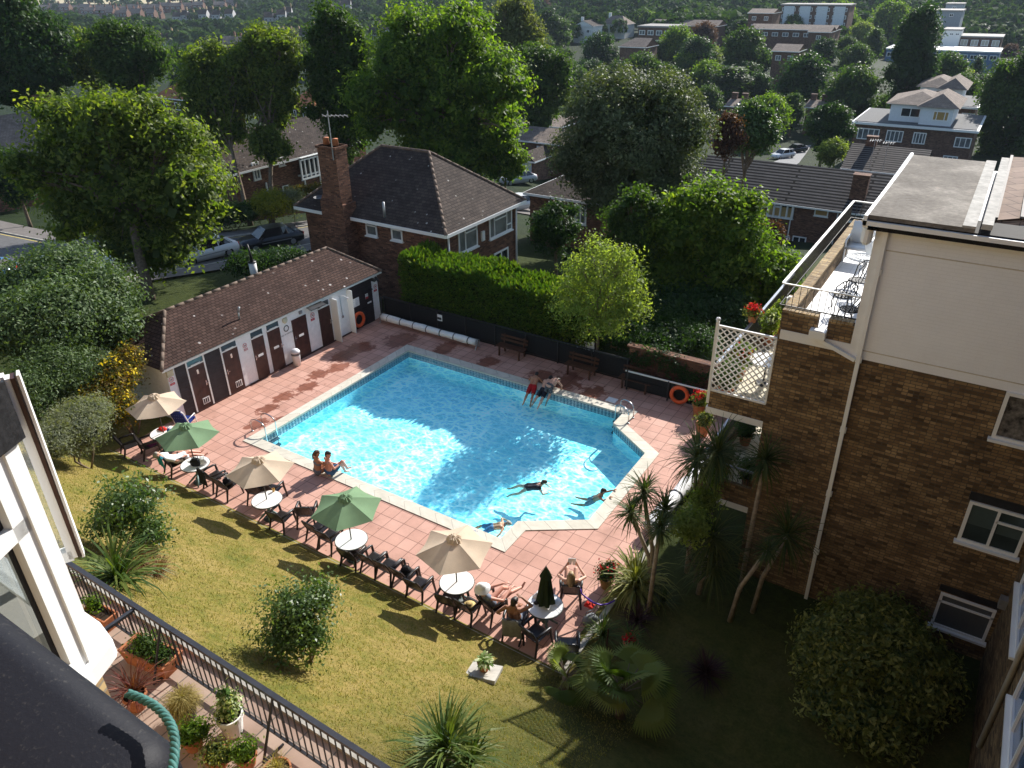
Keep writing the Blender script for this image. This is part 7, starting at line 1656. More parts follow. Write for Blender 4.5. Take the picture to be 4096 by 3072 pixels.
pxshrub('flowering_shrub', 'orange green shrub with yellow flowers beside the end wall of the hut', [(470, 1520, 26.3, 85, 90), (420, 1600, 25.8, 90, 90), (520, 1440, 26.6, 45, 60), (480, 1640, 25.5, 60, 60)], LF['yellow'], 11000, .1, extra=(LF['fyel'], 900, .11), clump=.14)
pxshrub('grey_shrub', 'silvery grey leaved shrub at the far left end of the lawn', [(300, 1720, 22.8, 120, 100), (210, 1770, 22.0, 90, 80), (350, 1660, 23.3, 90, 70)], LF['grey'], 14000, .09, clump=.12, asp=.25, per=16)
pxshrub('glossy_shrub', 'loose glossy leaved shrub on the lawn left of the middle, above the spiky plant', [(510, 2030, -.3, 130, 110), (600, 2140, -.3, 85, 85), (440, 2110, 0, 80, 70)], LF['shrub'], 6000, .085, basepx=(540, 2230), clump=.13, per=8, shell=.95, jag=.26, core=.03)
pxshrub('glossy_shrub', 'rounded glossy leaved shrub alone in the middle of the lawn', [(1180, 2450, -.3, 125, 120), (1280, 2390, -.1, 70, 60), (1120, 2560, -.3, 90, 80), (1240, 2550, -.35, 90, 80)], LF['shrub'], 8500, .07, basepx=(1190, 2640), clump=.1, per=9, shell=.95, jag=.26, core=.03)
pxshrub('variegated_shrub', 'large yellow variegated shrub in deep shade at lower right', [(3480, 2660, .6, 250, 230), (3370, 2640, .4, 180, 190), (3610, 2720, .3, 190, 200), (3480, 2550, 1.0, 200, 160), (3450, 2800, 0, 230, 130)], LF['vari'], 30000, .13, basepx=(3500, 2900), clump=.1, per=9, asp=.38, shell=.25, core=.3)
pxshrub('border_plants', 'yellow green border plants beside the rolled cover on the right', [(2815, 2010, 18.9, 45, 50), (2760, 2110, 18.2, 55, 55), (2850, 1910, 19.8, 30, 45)], LF['lime'], 5000, .09, clump=.12, cat='plants')
pxshrub('gold_bush', 'rounded golden bush in the garden across the road', [(1085, 820, 60, 72, 52)], LF['gold'], 6000, .18, clump=.2)
pxshrub('silver_bush', 'grey green rounded bush right of the golden bush', [(1165, 805, 61, 48, 50)], LF['grey'], 3000, .16, clump=.2)
pxshrub('garden_hedge', 'low mixed hedge with golden and red tips below the bay windowed house', [(1190, 775, 64, 40, 28), (1270, 765, 64, 40, 26), (1230, 770, 64, 30, 20)], LF['yellow'], 4000, .18, clump=.2, cat='hedge')
pxshrub('garden_hedge', 'dark hedge beside the thin pale trunks across the road', [(870, 860, 60, 110, 40), (990, 850, 60, 60, 40)], LF['mid'], 6000, .2, clump=.22, cat='hedge')
pxshrub('garden_hedge', 'dark clipped hedge behind the hut between the black car and the hut roof', [(1000, 1060, 43, 80, 45), (1130, 1050, 42, 90, 45)], LF['dark'], 7000, .16, clump=.2, cat='hedge')
pxshrub('ivy_growth', 'dark climbing growth over the low brick wall behind the benches', [(2640, 1340, 31, 160, 55), (2800, 1370, 30.5, 90, 50), (2500, 1340, 31, 80, 60)], LF['dark'], 9000, .12, clump=.15, cat='plants')
pxshrub('back_shrubs', 'dark undergrowth below the bright glossy leafed tree', [(2680, 1230, 34, 200, 80), (2880, 1240, 34, 130, 80), (2500, 1260, 33, 80, 60)], LF['dark'], 11000, .15, clump=.2, cat='plants')
# ------------------------------------------------------------------ spiky plants
def spiky(name, label, base, specs, leaf, cat='plant', trunk=None, group=None):
    """specs: list of (centre height, n, length, width, el0, el1, bend[, dx, dy])"""
    t = thing(name, label, cat, base, group=group); Vs, ts = [], []; rg = np.random.default_rng(abs(hash(label)) % 1000 if False else len(label)*13)
    for s in specs:
        dx, dy = (s[7], s[8]) if len(s) > 7 else (0, 0); V, ti = blades(s[1], s[2], s[3], s[4], s[5], s[6], (base[0]+dx, base[1]+dy, base[2]+s[0]), rg); Vs.append(V); ts.append(ti)
    if trunk:
        b = MB()
        for pts, r in trunk: b.tube([(base[0]+x, base[1]+y, base[2]+z) for x, y, z in pts], [r*(1.25-.45*i/(len(pts)-1)) for i in range(len(pts))], 9)
        b.build('stem', BARKP, t, True)
    leafobj('leaves', np.concatenate(Vs), np.concatenate(ts), leaf, t); return t
spiky('flax_plant', 'large spiky green flax plant beside the walkway railing at left', onlawn(480, 2330), [(0, 90, 1.35, .06, 25, 88, 60), (.1, 40, 1.1, .05, 10, 60, 70)], LF['strap'])
b_ = onlawn(560, 2280); V, ti = blades(420, .75, .012, 40, 88, 50, b_); t = thing('dry_grass_clump', 'pinkish brown dry grass clump behind the spiky flax plant', 'plant', b_); leafobj('leaves', V, ti, leafmat('brown_grass', [(.2, .11, .06), (.28, .17, .1), (.36, .25, .15)], .3, .2, .7), t)
b_ = onlawn(640, 2300); V, ti = blades(240, .5, .012, 30, 85, 50, b_); t = thing('dry_grass_clump', 'smaller brown dry grass tuft right of the spiky flax plant', 'plant', b_); leafobj('leaves', V, ti, bpy.data.materials['brown_grass'], t)
spiky('cordyline', 'large spiky green plant at the bottom centre edge of the lawn', onlawn(1790, 3060), [(.25, 110, 1.05, .05, 15, 88, 45), (.1, 60, .95, .05, 0, 50, 50), (.2, 50, .75, .045, 40, 88, 40, .38, .1)], LF['strap'], trunk=[([(0, 0, -.2), (0, 0, .3)], .12)])
spiky('flax_plant', 'striped yellow green flax plant at the near right edge of the deck', (-5.35, 14.1, .1), [(0, 120, 1.5, .06, 20, 88, 75), (0, 60, 1.3, .055, 5, 50, 70)], leafmat('striped_flax', [(.1, .12, .03), (.19, .2, .05), (.34, .33, .12)], .3, .4, .4))
spiky('cordyline_clump', 'spiky green clump spilling onto the deck corner behind the reading woman', (-5.35, 12.2, .1), [(0, 80, .8, .03, 10, 85, 60)], LF['strap'])
def cordy(label, tops, base, L=.62, n=85):
    tr = [([(0, 0, -.2), (x*.2, y*.2, z*.45), (x, y, z)], .055) for x, y, z in tops]
    sp = [(z, n, L, .034, -25, 88, 40, x, y) for x, y, z in tops]+[(z-.12, n//2, L*.95, .034, -70, -5, 25, x, y) for x, y, z in tops]
    return spiky('cordyline_tree', label, base, sp, LF['cordy'], 'tree', tr, 'cabbage palms beside the deck')
def topat(px, py, bx, by, bz):
    "offset from the base so that the head shows at px, py (same distance plane)"
    p = PL(px, py, 1, by); return (p[0]-bx, p[1]-by, p[2]-bz)
def cordy_px(label, base, heads, **kw): return cordy(label, [topat(x, y, *base) for x, y in heads], base, **kw)
cordy_px('cabbage palm with three sunlit heads in front of the rolled cover', (-5.0, 14.4, .0), [(2575, 1965), (2525, 2050), (2660, 2040)], L=.72, n=100)
cordy_px('tall dark headed cabbage palm nearest the balconies', (-4.45, 15.5, .0), [(2790, 1830), (2870, 1810)], L=1.1, n=150)
cordy_px('tall thin cabbage palm right up against the brick wall', (-3.0, 15.6, .0), [(3060, 1840)], L=.8, n=110)
cordy_px('cabbage palm with a broad dark head left of the drainpipe', (-3.9, 14.9, .0), [(2850, 2150), (2860, 2260)], L=1.15, n=150)
cordy_px('short cabbage palm in shade close to the foot of the drainpipe', (-2.5, 15.0, .0), [(3150, 2140)], L=.95, n=110)
cordy_px('small cabbage palm in shade below the brick wall, right of the broad headed one', (-2.9, 14.4, .0), [(3070, 2200)], L=.45, n=60)
cordy_px('low cabbage palm with sunlit tips behind the red flower pot', (-4.7, 13.5, .0), [(2640, 2110)], L=.55)
spiky('dark_cordyline', 'dark red spiky plant in the shaded lawn at lower right', onlawn(2820, 2720, .3), [(.15, 150, .7, .03, 0, 88, 45)], LF['purple'])
spiky('dark_cordyline', 'small dark red spiky plant in shade above the red ribboned pot', onlawn(2550, 2500, .1), [(.1, 90, .6, .028, 0, 88, 45)], LF['purple'])
spiky('spiky_shrub', 'dim spiky green plant in shade between the cabbage palm trunks', onlawn(2650, 2420, .1), [(.1, 120, .7, .02, 0, 88, 50)], LF['cordy'])
def fanpalm(label, base, leaves, rad, leaf=LF['palm'], hgt=.9, seed=3):
    t = thing('fan_palm', label, 'palm', base); rg = np.random.default_rng(seed); Vs = []; b = MB(); ts = []
    b.tube([(base[0], base[1], base[2]-.2), (base[0], base[1], base[2]+hgt*.6)], [.13, .1], 10)
    for i in range(leaves):
        a = i*2.4+rg.uniform(-.2, .2); el = math.radians(rg.uniform(-25, 75)); d = np.array([math.cos(a)*math.cos(el), math.sin(a)*math.cos(el), math.sin(el)])
        p0 = np.array([base[0], base[1], base[2]+hgt*.6]); p1 = p0+d*rad*.75+np.array([0, 0, .1]); b.tube([tuple(p0), tuple(p1)], [.015, .01], 5)
        dd = d-np.array([0, 0, .25]); q = fanleaf(p1, dd, rad*(.8+.3*rg.random()), 26, 2.7, rg); Vs.append(q); ts.append(np.full(len(q), np.clip(rg.normal(.45, .25), 0, 1)))
    b.build('stem', BARK, t, True); leafobj('fronds', np.concatenate(Vs), np.concatenate(ts), leaf, t); return t
fanpalm('large fan palm at the edge of the shade in the lower middle of the lawn', onlawn(2480, 2870, .5), 20, .72, hgt=1.35)
fanpalm('small fan palm at the corner of the deck in half shade', onlawn(2265, 2760, .2), 12, .5, hgt=.7, seed=8)
# ------------------------------------------------------------------ pots
def pot(name, label, base, r, h, mat, plant=None, square=None, cat='plant pot', rz=0):
    t = thing(name, label, cat, base); b = MB(); x, y, z = base
    if square:
        w_, d_ = square; c, s = math.cos(rz), math.sin(rz)
        def q(u, v, zz): return (x+u*c-v*s, y+u*s+v*c, z+zz)
        o = [(-w_/2, -d_/2), (w_/2, -d_/2), (w_/2, d_/2), (-w_/2, d_/2)]; ins = [(u*.9, v*.82) for u, v in o]; lo = [(u*.85, v*.8) for u, v in o]
        vs = [q(*p, 0) for p in lo]+[q(*p, h) for p in o]+[q(*p, h) for p in ins]+[q(*p, h-.05) for p in ins]
        b.add(vs, [(3, 2, 1, 0)]+[(i, (i+1) % 4, 4+(i+1) % 4, 4+i) for i in range(4)]+[(4+i, 4+(i+1) % 4, 8+(i+1) % 4, 8+i) for i in range(4)]+[(8+i, 8+(i+1) % 4, 12+(i+1) % 4, 12+i) for i in range(4)])
        b.build('pot', mat, t); b = MB(); b.add([q(*p, h-.05) for p in ins], [(0, 1, 2, 3)]); b.build('soil', SOIL, t)
    else:
        b.lathe([(r*.68, 0), (r*.9, h*.8), (r*.9, h*.82), (r, h*.82), (r, h), (r*.88, h), (r*.85, h*.9)], 20, base, caps=False); b.build('pot', mat, t, False)
        b = MB(); b.lathe([(0, h*.9), (r*.86, h*.9)], 18, base, caps=False); b.build('soil', SOIL, t)
    for k, (nm, V, ti, m_) in enumerate(plant or []): leafobj(nm, V, ti, m_, t)
    return t
def tuft(base, h, n, L, wd, el0, el1, bend): return blades(n, L, wd, el0, el1, bend, (base[0], base[1], base[2]+h))
def bushy(base, h, lob, n, size, **kw): return crown([(base[0]+a, base[1]+b, base[2]+h+c, r1, r1, r2) for a, b, c, r1, r2 in lob], n, size, clump=.06, per=7, rg=np.random.default_rng(n), **kw)
bs_ = onlawn(1935, 2700, .6); sl = Vector((bs_[0], bs_[1], bs_[2]))
b = MB(); b.box((-.34, -.36, 0), (.34, .36, .09)); o = b.build('stone_slab', CONC, None, False); o.location = (sl.x, sl.y, sl.z+.02); o.rotation_euler = (R(-24), 0, R(18)); tag(o, 'grey stone slab on the lawn under the variegated pot plant', 'slab')
hb_ = (sl.x-.02, sl.y+.05, sl.z+.13); V, ti = blades(46, .3, .11, 15, 80, 60, (hb_[0], hb_[1], hb_[2]+.22))
pot('hosta_pot', 'terracotta pot with a cream edged leafy plant on a stone slab in the lawn', hb_, .15, .25, TERRA, [('leaves', V, ti, LF['hosta'])])
b_ = onlawn(2520, 2600, .2); V, ti = tuft(b_, .3, 70, .55, .022, 10, 85, 50); V2, t2_ = bushy(b_, .34, [(0, 0, .05, .12, .08)], 40, .09)
pot('ribboned_pot', 'terracotta pot with a spiky plant and red ribbon in the shaded lawn', b_, .19, .32, TERRA, [('leaves', V, ti, LF['strap']), ('ribbon', V2, t2_, LF['fred'])])
b_ = tuple(G(2425, 2330, .15)[:2])+(0,); V, ti = bushy(b_, .42, [(0, 0, .12, .26, .2), (.08, .05, .25, .18, .14)], 900, .06); V2, t2_ = bushy(b_, .5, [(0, 0, .16, .27, .17)], 70, .07)
pot('flower_pot', 'pot of red flowers with dark leaves at the near right edge of the deck', b_, .2, .34, plain('ochre_pot', (.3, .2, .08), .8, .2), [('foliage', V, ti, LF['dark']), ('flowers', V2, t2_, LF['fred'])])
for (px, py, lab, fl_) in ((2795, 1640, 'large terracotta pot of red flowers by the lifebuoy railing', True), (2810, 1720, 'terracotta pot with pale green leaves in front of the red flowers by the railing', False)):
    b_ = tuple(G(px, py, .2)[:2])+(0,); V, ti = bushy(b_, .5, [(0, 0, .12, .28, .22), (.1, .05, .25, .2, .16)], 1000, .075); P_ = [('foliage', V, ti, LF['lime'] if fl_ else LF['vari'])]
    if fl_: V2, t2_ = bushy(b_, .62, [(0, 0, .18, .3, .2)], 110, .075); P_.append(('flowers', V2, t2_, LF['fred']))
    pot('flower_pot', lab, b_, .26, .48, TERRA, P_)
b_ = (-4.72, 19.6, 5.86); V, ti = bushy(b_, .2, [(0, 0, .08, .2, .14)], 420, .07); V2, t2_ = bushy(b_, .3, [(0, 0, .1, .17, .12)], 160, .07)
pot('balcony_pot', 'small pot of bright red and cream flowers on the upper balcony rail', b_, .14, .2, TERRA, [('foliage', V, ti, LF['vari']), ('flowers', V2, t2_, LF['fred'])])
for i, (x, y, lab, m_, fl_) in enumerate(((-4.5, 18.0, 'leafy pot plant with red flowers behind the lattice screen', LF['bright'], LF['fred']), (-4.45, 16.9, 'leafy green pot plant just behind the lattice screen', LF['mid'], None), (-4.45, 20.6, 'pot of white flowers farther along the upper balcony', LF['lime'], LF['fwhite']), (-4.4, 21.6, 'pale green pot plant at the far end of the upper balcony', LF['lime'], None), (-3.6, 20.4, 'pot with red flowers by the open balcony door', LF['bright'], LF['fred']))):
    b_ = (x, y, 4.82); V, ti = bushy(b_, .35, [(0, 0, .3, .26, .32), (.05, .1, .5, .2, .2)], 900, .08); P_ = [('foliage', V, ti, m_)]
    if fl_: V2, t2_ = bushy(b_, .5, [(0, 0, .25, .27, .28)], 80, .075); P_.append(('flowers', V2, t2_, fl_))
    pot('balcony_pot', lab, b_, .2, .34, TERRA, P_)
for x, y, lab in ((-4.4, 17.5, 'dark leafy plant on the lower balcony near its front'), (-4.3, 19.2, 'dark leafy plant in the middle of the lower balcony'), (-3.6, 17.2, 'small green plant on the lower balcony beside the glass door')):
    b_ = (x, y, 2.18); V, ti = bushy(b_, .3, [(0, 0, .25, .3, .3)], 900, .08); pot('balcony_pot', lab, b_, .2, .32, TERRA, [('foliage', V, ti, LF['dark'])])
# planters on the walkway below the lens
WZ = 4.6
def wp(px, py): p = G(px, py, WZ+.15); return (p[0], p[1], WZ)
b_ = wp(405, 2470); V, ti = bushy(b_, .3, [(-.1, 0, .1, .14, .13), (-.22, .02, .08, .12, .1)], 500, .045); pot('trough', 'terracotta trough with a small green plant on the walkway, nearest the bay window', b_, 0, .3, TERRA, [('foliage', V, ti, LF['bright'])], (.62, .28), rz=.1)
b_ = wp(610, 2630); V, ti = bushy(b_, .3, [(-.15, 0, .08, .2, .14), (.1, .05, .06, .2, .12), (.3, 0, .05, .15, .1)], 1100, .05); pot('trough', 'larger terracotta trough of mixed herbs on the walkway beside the railing', b_, 0, .32, TERRA, [('foliage', V, ti, LF['mid'])], (1.0, .42), rz=.15)
b_ = wp(545, 2800); V, ti = tuft(b_, .3, 90, .6, .022, 15, 88, 40); pot('red_spiky_pot', 'pot with a red brown spiky plant by the railing below the black ledge', b_, .18, .3, TERRA, [('leaves', V, ti, LF['red'])])
b_ = wp(740, 2840); V, ti = tuft(b_, .3, 900, .38, .007, 5, 88, 90); pot('grass_pot', 'pot of mop headed straw coloured grass on the walkway', b_, .2, .3, plain('dark_pot', (.05, .045, .04), .6), [('leaves', V, ti, LF['straw'])])
b_ = wp(928, 2900); V, ti = bushy(b_, .36, [(0, 0, .12, .17, .14), (.03, .02, .32, .12, .12), (0, .02, .45, .09, .08)], 700, .06); pot('variegated_pot', 'tall white pot holding a yellow variegated bush beside the railing', b_, .2, .4, WHITE, [('foliage', V, ti, LF['hosta'])])
b_ = wp(770, 2960); V, ti = bushy(b_, .22, [(0, 0, .1, .2, .14), (.12, .1, .1, .15, .1)], 900, .05); pot('green_pot', 'low terracotta pot of bright green leaves in front of the straw coloured grass', b_, .17, .24, TERRA, [('foliage', V, ti, LF['bright'])])
b_ = wp(870, 3030); V, ti = bushy(b_, .2, [(0, 0, .08, .2, .1), (.15, .05, .06, .14, .08)], 800, .045); pot('green_pot', 'terracotta pot of pale green leaves at the bottom edge, left one of the pair', b_, .18, .22, TERRA, [('foliage', V, ti, LF['vari'])])
b_ = wp(985, 3030); V, ti = bushy(b_, .2, [(0, 0, .1, .17, .12)], 600, .05); pot('green_pot', 'terracotta pot of mid green leaves at the bottom edge, right one of the pair', b_, .16, .22, TERRA, [('foliage', V, ti, LF['bright'])])
b_ = wp(1110, 3090); V, ti = tuft(b_, .22, 120, .3, .01, 20, 85, 50); pot('empty_pot', 'wide terracotta pot with thin grass at the bottom edge', b_, .2, .22, TERRA, [('leaves', V, ti, LF['straw'])])
# white slatted planter and trellis behind the fence
p = PL(2340, 1420, 1, 25.1); t = thing('slatted_planter', 'white slatted planter box behind the fence at the foot of the small bright tree', 'planter', (p[0], 25.1, 0)); b = MB()
for i in range(5): b.box((p[0]-.42+i*.18, 25.05, .1), (p[0]-.3+i*.18, 25.08, 1.05+.08*(i in (0, 4))))
b.box((p[0]-.42, 25.08, .3), (p[0]+.42, 25.12, .4)); b.box((p[0]-.42, 25.08, .8), (p[0]+.42, 25.12, .9)); b.build('slats', WHITE, t)
b = MB(); b.box((p[0]-.4, 25.12, .1), (p[0]+.4, 25.6, .85)); b.build('box', DKWOOD, t)
p = PL(2465, 1370, 1, 26.2); b = MB()
for i in range(3): b.box((p[0]-.25+i*.25, 26.2, .4), (p[0]-.21+i*.25, 26.23, 1.7))
for i in range(6): b.box((p[0]-.27, 26.18, .5+i*.22), (p[0]+.31, 26.2, .54+i*.22))
tag(b.build('trellis', plain('brown_trellis', (.2, .13, .06), .8)), 'small brown wooden trellis behind the fence right of the white planter', 'trellis')
b = MB(); b.box((-10.6, 25.0, -.5), (-4.6, 25.25, 1.35)); b.box((-10.7, 24.95, 1.35), (-4.6, 25.3, 1.42)); tag(b.build('garden_wall', REDBR), 'low brown brick garden wall behind the benches by the flats', 'wall')
iv = [(-10.2+i*.75, 25.0+.05*math.sin(i*2), .75+.25*math.sin(i*1.7), .6, .22, .55+.2*math.sin(i)) for i in range(8)]
t = thing('ivy', 'dark ivy hanging over the low brick wall behind the benches', 'plants', (-8, 25, 0)); V, ti = crown(iv, 6000, .1, clump=.08, per=10, shell=.5, rg=np.random.default_rng(77), core=0); leafobj('foliage', V, ti, LF['dark'], t)
b = MB(); q = onlawn(2425, 2600, .2); b.tube([(q[0], q[1], -.1), (q[0]+.02, q[1], .75)], .02, 6); tag(b.build('wooden_stake', BENCHW), 'thin wooden stake in the shaded lawn left of the ribboned pot', 'stake')

# ------------------------------------------------------------------ street: road, pavements, cars
def drape(name, pts, mat, dz=.06, st=1.0):
    "a sheet between two edge lines (lists of world x,y pairs), laid on the ground"
    b = MB(); A, B = pts; n = len(A); rows = []
    for i in range(n-1):
        (a0, a1), (b0, b1) = (A[i], A[i+1]), (B[i], B[i+1]); k = max(1, int(math.dist(a0, a1)/st))
        for j in range(k+(i == n-2)): u = j/k; rows.append(((a0[0]+(a1[0]-a0[0])*u, a0[1]+(a1[1]-a0[1])*u), (b0[0]+(b1[0]-b0[0])*u, b0[1]+(b1[1]-b0[1])*u)))
    w_ = max(2, int(math.dist(A[0], B[0])/st)+1); vs = []
    for a, c in rows:
        for j in range(w_): u = j/(w_-1); x, y = a[0]+(c[0]-a[0])*u, a[1]+(c[1]-a[1])*u; vs.append((x, y, TH(x, y)+dz))
    b.add(vs, [(i*w_+j, i*w_+j+1, (i+1)*w_+j+1, (i+1)*w_+j) for i in range(len(rows)-1) for j in range(w_-1)])
    o = b.build(name, mat, None, True, kind='structure'); return o
ASPH = plain('asphalt', (.11, .108, .108), .85, .25, 0, .25, 3, .4); PVMT = plain('pavement', (.16, .145, .135), .85, .2, 0, .2, 2, .3)
def gt(px, py, z0=-1):
    z = z0
    for _ in range(40): p = G(px, py, z); z = .5*z+.5*TH(p[0], p[1])
    return (p[0], p[1])
# the street runs behind the hut, parallel to it, and bends away at the far left
near = [(-75, 10), (-60, 13.6), (-47.5, 18), (-43.6, 22.5), (-41.7, 28), (-40.7, 36), (-39.8, 50)]; far = [(-78, 28.5), (-67, 27.6), (-57, 27), (-51.6, 28.5), (-48.4, 33.5), (-47.4, 40), (-46.4, 52)]
nout = [(-74.5, 8), (-59.3, 11.7), (-46.2, 16.3), (-41.9, 21.4), (-39.8, 27.4), (-38.7, 35.8), (-37.8, 50)]; fout = [(-78, 31), (-67.2, 30), (-57.4, 29.3), (-53.1, 30.4), (-50.6, 34.2), (-49.6, 40.4), (-48.6, 52)]
drape('road', (near, far), ASPH)
drape('pavement', (nout, [(x+(a-x)*.06, y+(c-y)*.06) for (x, y), (a, c) in zip(near, nout)]), PVMT, .13)
drape('pavement_far', ([(x+(a-x)*.06, y+(c-y)*.06) for (x, y), (a, c) in zip(far, fout)], fout), PVMT, .13)
drape('yellow_line', ([(x-(a-x)*.2, y-(c-y)*.2) for (x, y), (a, c) in zip(far, fout)], [(x-(a-x)*.15, y-(c-y)*.15) for (x, y), (a, c) in zip(far, fout)]), plain('yellow_paint', (.55, .42, .12), .8), .068)
b = MB()
for (x, y), (x2, y2) in zip(near, near[1:]):
    k = 8
    for i in range(k): u, v = i/k, (i+1)/k; b.bar((x+(x2-x)*u+.07, y+(y2-y)*u, TH(x+(x2-x)*u, y+(y2-y)*u)+.06), (x+(x2-x)*v+.07, y+(y2-y)*v, TH(x+(x2-x)*v, y+(y2-y)*v)+.06), .14, .16)
for (x, y), (x2, y2) in zip(far, far[1:]):
    k = 8
    for i in range(k): u, v = i/k, (i+1)/k; b.bar((x+(x2-x)*u-.07, y+(y2-y)*u, TH(x+(x2-x)*u, y+(y2-y)*u)+.06), (x+(x2-x)*v-.07, y+(y2-y)*v, TH(x+(x2-x)*v, y+(y2-y)*v)+.06), .14, .16)
b.build('kerb', CONC, kind='structure')
TYRE = plain('tyre', (.018, .018, .018), .8, .3, 0, .2); RIM = plain('alloy', (.45, .45, .46), .3, .5, .8, .1)
CGL = glassmat('car_glass', (.015, .018, .02), .03, .8)
def carpaint(n, c): 
    m, nn, out = newmat(n); b = bsdf(nn, out, c, .28, .5); b.inputs['Coat Weight'].default_value = .25; b.inputs['Coat Roughness'].default_value = .04; return m
def car(label, loc, rz, mat, L=4.4, W=1.76, Hh=1.42, estate=False, roofbox=False, name='parked_car'):
    t = thing(name, label, 'car', loc, rz, 'cars parked along the street')
    prof = [(-.5, .32), (-.495, .55), (-.47, .78), (-.30, .88), (-.26, .90)] ; roofp = [(-.16, 1.0), (-.09, 1.0), (.12, 1.0), (.25, .97 if estate else .93)]
    # body: cross sections along the length
    xs = [(-.5, .36, .58, .8), (-.485, .28, .68, .9), (-.44, .22, .74, .97), (-.3, .2, .83, 1), (-.2, .2, .87, 1), (.1, .2, .89, 1), (.3, .2, .91, 1), (.42, .22, .9, .98), (.48, .28, .86, .92), (.5, .36, .7, .84)]
    b = MB(); vs = []
    for x, zb, zt, wf in xs:
        w_ = W/2*wf; vs += [(x*L, -w_*.94, zb), (x*L, -w_, (zb+zt)/2), (x*L, -w_*.93, zt), (x*L, w_*.93, zt), (x*L, w_, (zb+zt)/2), (x*L, w_*.94, zb)]
    n = len(xs); b.add(vs, [(i*6+j, (i+1)*6+j, (i+1)*6+(j+1) % 6, i*6+(j+1) % 6) for i in range(n-1) for j in range(6)]+[(0, 1, 2, 3, 4, 5), tuple((n-1)*6+j for j in (5, 4, 3, 2, 1, 0))]); b.build('body', mat, t, True, False)
    r0 = .88; cab = [(-.24, r0, .86), (-.09, Hh, .68), (.0, Hh+.02, .7), (.14, Hh+.01, .7), (.26 if not estate else .4, Hh-.06, .67), (.41 if not estate else .475, r0+.02, .82)]
    b = MB(); vs = []
    for x, z, wf in cab: vs += [(x*L, -W/2*wf, z), (x*L, W/2*wf, z)]
    lo = [(x*L, s*W/2*.88, r0-.02) for x, z, wf in cab for s in (-1, 1)]
    k = len(cab); b.add(vs+lo, [(2*i, 2*i+2, 2*i+3, 2*i+1) for i in range(1, k-2)]); b.build('roof', mat, t, True, False)
    b = MB(); b.add(vs+lo, [(0, 2, 3, 1), (2*(k-2), 2*(k-1), 2*(k-1)+1, 2*(k-2)+1)]+[f for i in range(k-1) for f in ((2*k+2*i, 2*k+2*i+2, 2*i+2, 2*i), (2*i+1, 2*i+3, 2*k+2*i+3, 2*k+2*i+1))]); b.build('windows', CGL, t, False, False)
    b = MB()
    for s in (-1, 1):
        for i in (1, 3, 4): x, z, wf = cab[i]; b.bar((x*L, s*W/2*wf*1.01, z), (x*L+(.02 if i == 3 else (-.14 if i == 1 else .12))*L*(1 if i != 3 else 1), s*W/2*.885, r0), .06, .05, (1, 0, 0))
    b.build('pillars', mat, t, False, False)
    for s in (-1, 1):
        for x in (-.31, .3):
            b = MB(); b.tube([(x*L, s*(W/2-.2), .31), (x*L, s*(W/2-.01), .31)], .31, 18); w_ = b.build('wheel', TYRE, t, False, False); b = MB(); b.tube([(x*L, s*(W/2-.05), .31), (x*L, s*(W/2+.005), .31)], .19, 14); b.build('rim', RIM, w_, False, False)
        b = MB(); b.box((-.497*L, s*W*.26, .55), (-.465*L, s*W*.43, .68)); b.build('headlight', GLASSG, t, False, False)
        b = MB(); b.box((.485*L, s*W*.28, .66), (.502*L, s*W*.42, .82)); b.build('tail_light', REDP, t, False, False)
        b = MB(); b.box((-.2*L, s*(W/2+.0), .86), (-.17*L, s*(W/2+.16), .98)); b.build('wing_mirror', mat, t, False, False)
        b = MB(); b.box((-.2*L, s*(W/2-.005), .52), (.28*L, s*(W/2+.012), .57)); b.build('side_strip', RIM, t, False, False)
    if roofbox:
        b = MB(); vs = []; q = [(-.16, .3, .0), (-.13, .36, .25), (.0, .38, .34), (.18, .37, .32), (.26, .3, .2), (.27, .28, .0)]
        for x, w_, h_ in q: vs += [(x*L, -w_, Hh+.08), (x*L, -w_*.95, Hh+.08+h_), (x*L, w_*.95, Hh+.08+h_), (x*L, w_, Hh+.08)]
        b.add(vs, [(i*4+j, (i+1)*4+j, (i+1)*4+(j+1) % 4, i*4+(j+1) % 4) for i in range(5) for j in range(4)]+[(0, 1, 2, 3), (23, 22, 21, 20)]); b.build('roof_box', plain('grey_roof_box', (.35, .35, .37), .35, .5), t, True, False)
    return t
PBLK, PSIL, PWHT, PBLU = carpaint('black_car_paint', (.004, .004, .006)), carpaint('silver_car_paint', (.42, .43, .44)), carpaint('white_car_paint', (.72, .73, .74)), carpaint('blue_car_paint', (.05, .16, .3))
def carpos(px, py): p = gt(px, py); return (p[0], p[1], TH(*p)+.07)
def cz(x, y): return (x, y, TH(x, y)+.07)
car('black saloon car parked beyond the hut roof', cz(-42.7, 34.4), R(68), PBLK, 4.5)
car('silver car parked behind the trunk of the pale green tree', cz(-44.3, 24.4), R(71), PSIL, 4.3, estate=True)
car('white car parked behind the low branches right of the tree trunk', cz(-43.3, 29.4), R(78), PWHT, 4.2)
car('pale blue car showing through the broad leaved shrubs', cz(-46.5, 20.6), R(52), carpaint('ice_blue_paint', (.4, .5, .62)), 4.0, estate=True)
car('blue car with a grey roof box at the left edge', cz(-50.3, 18.6), R(25), PBLU, 4.3, estate=True, roofbox=True)
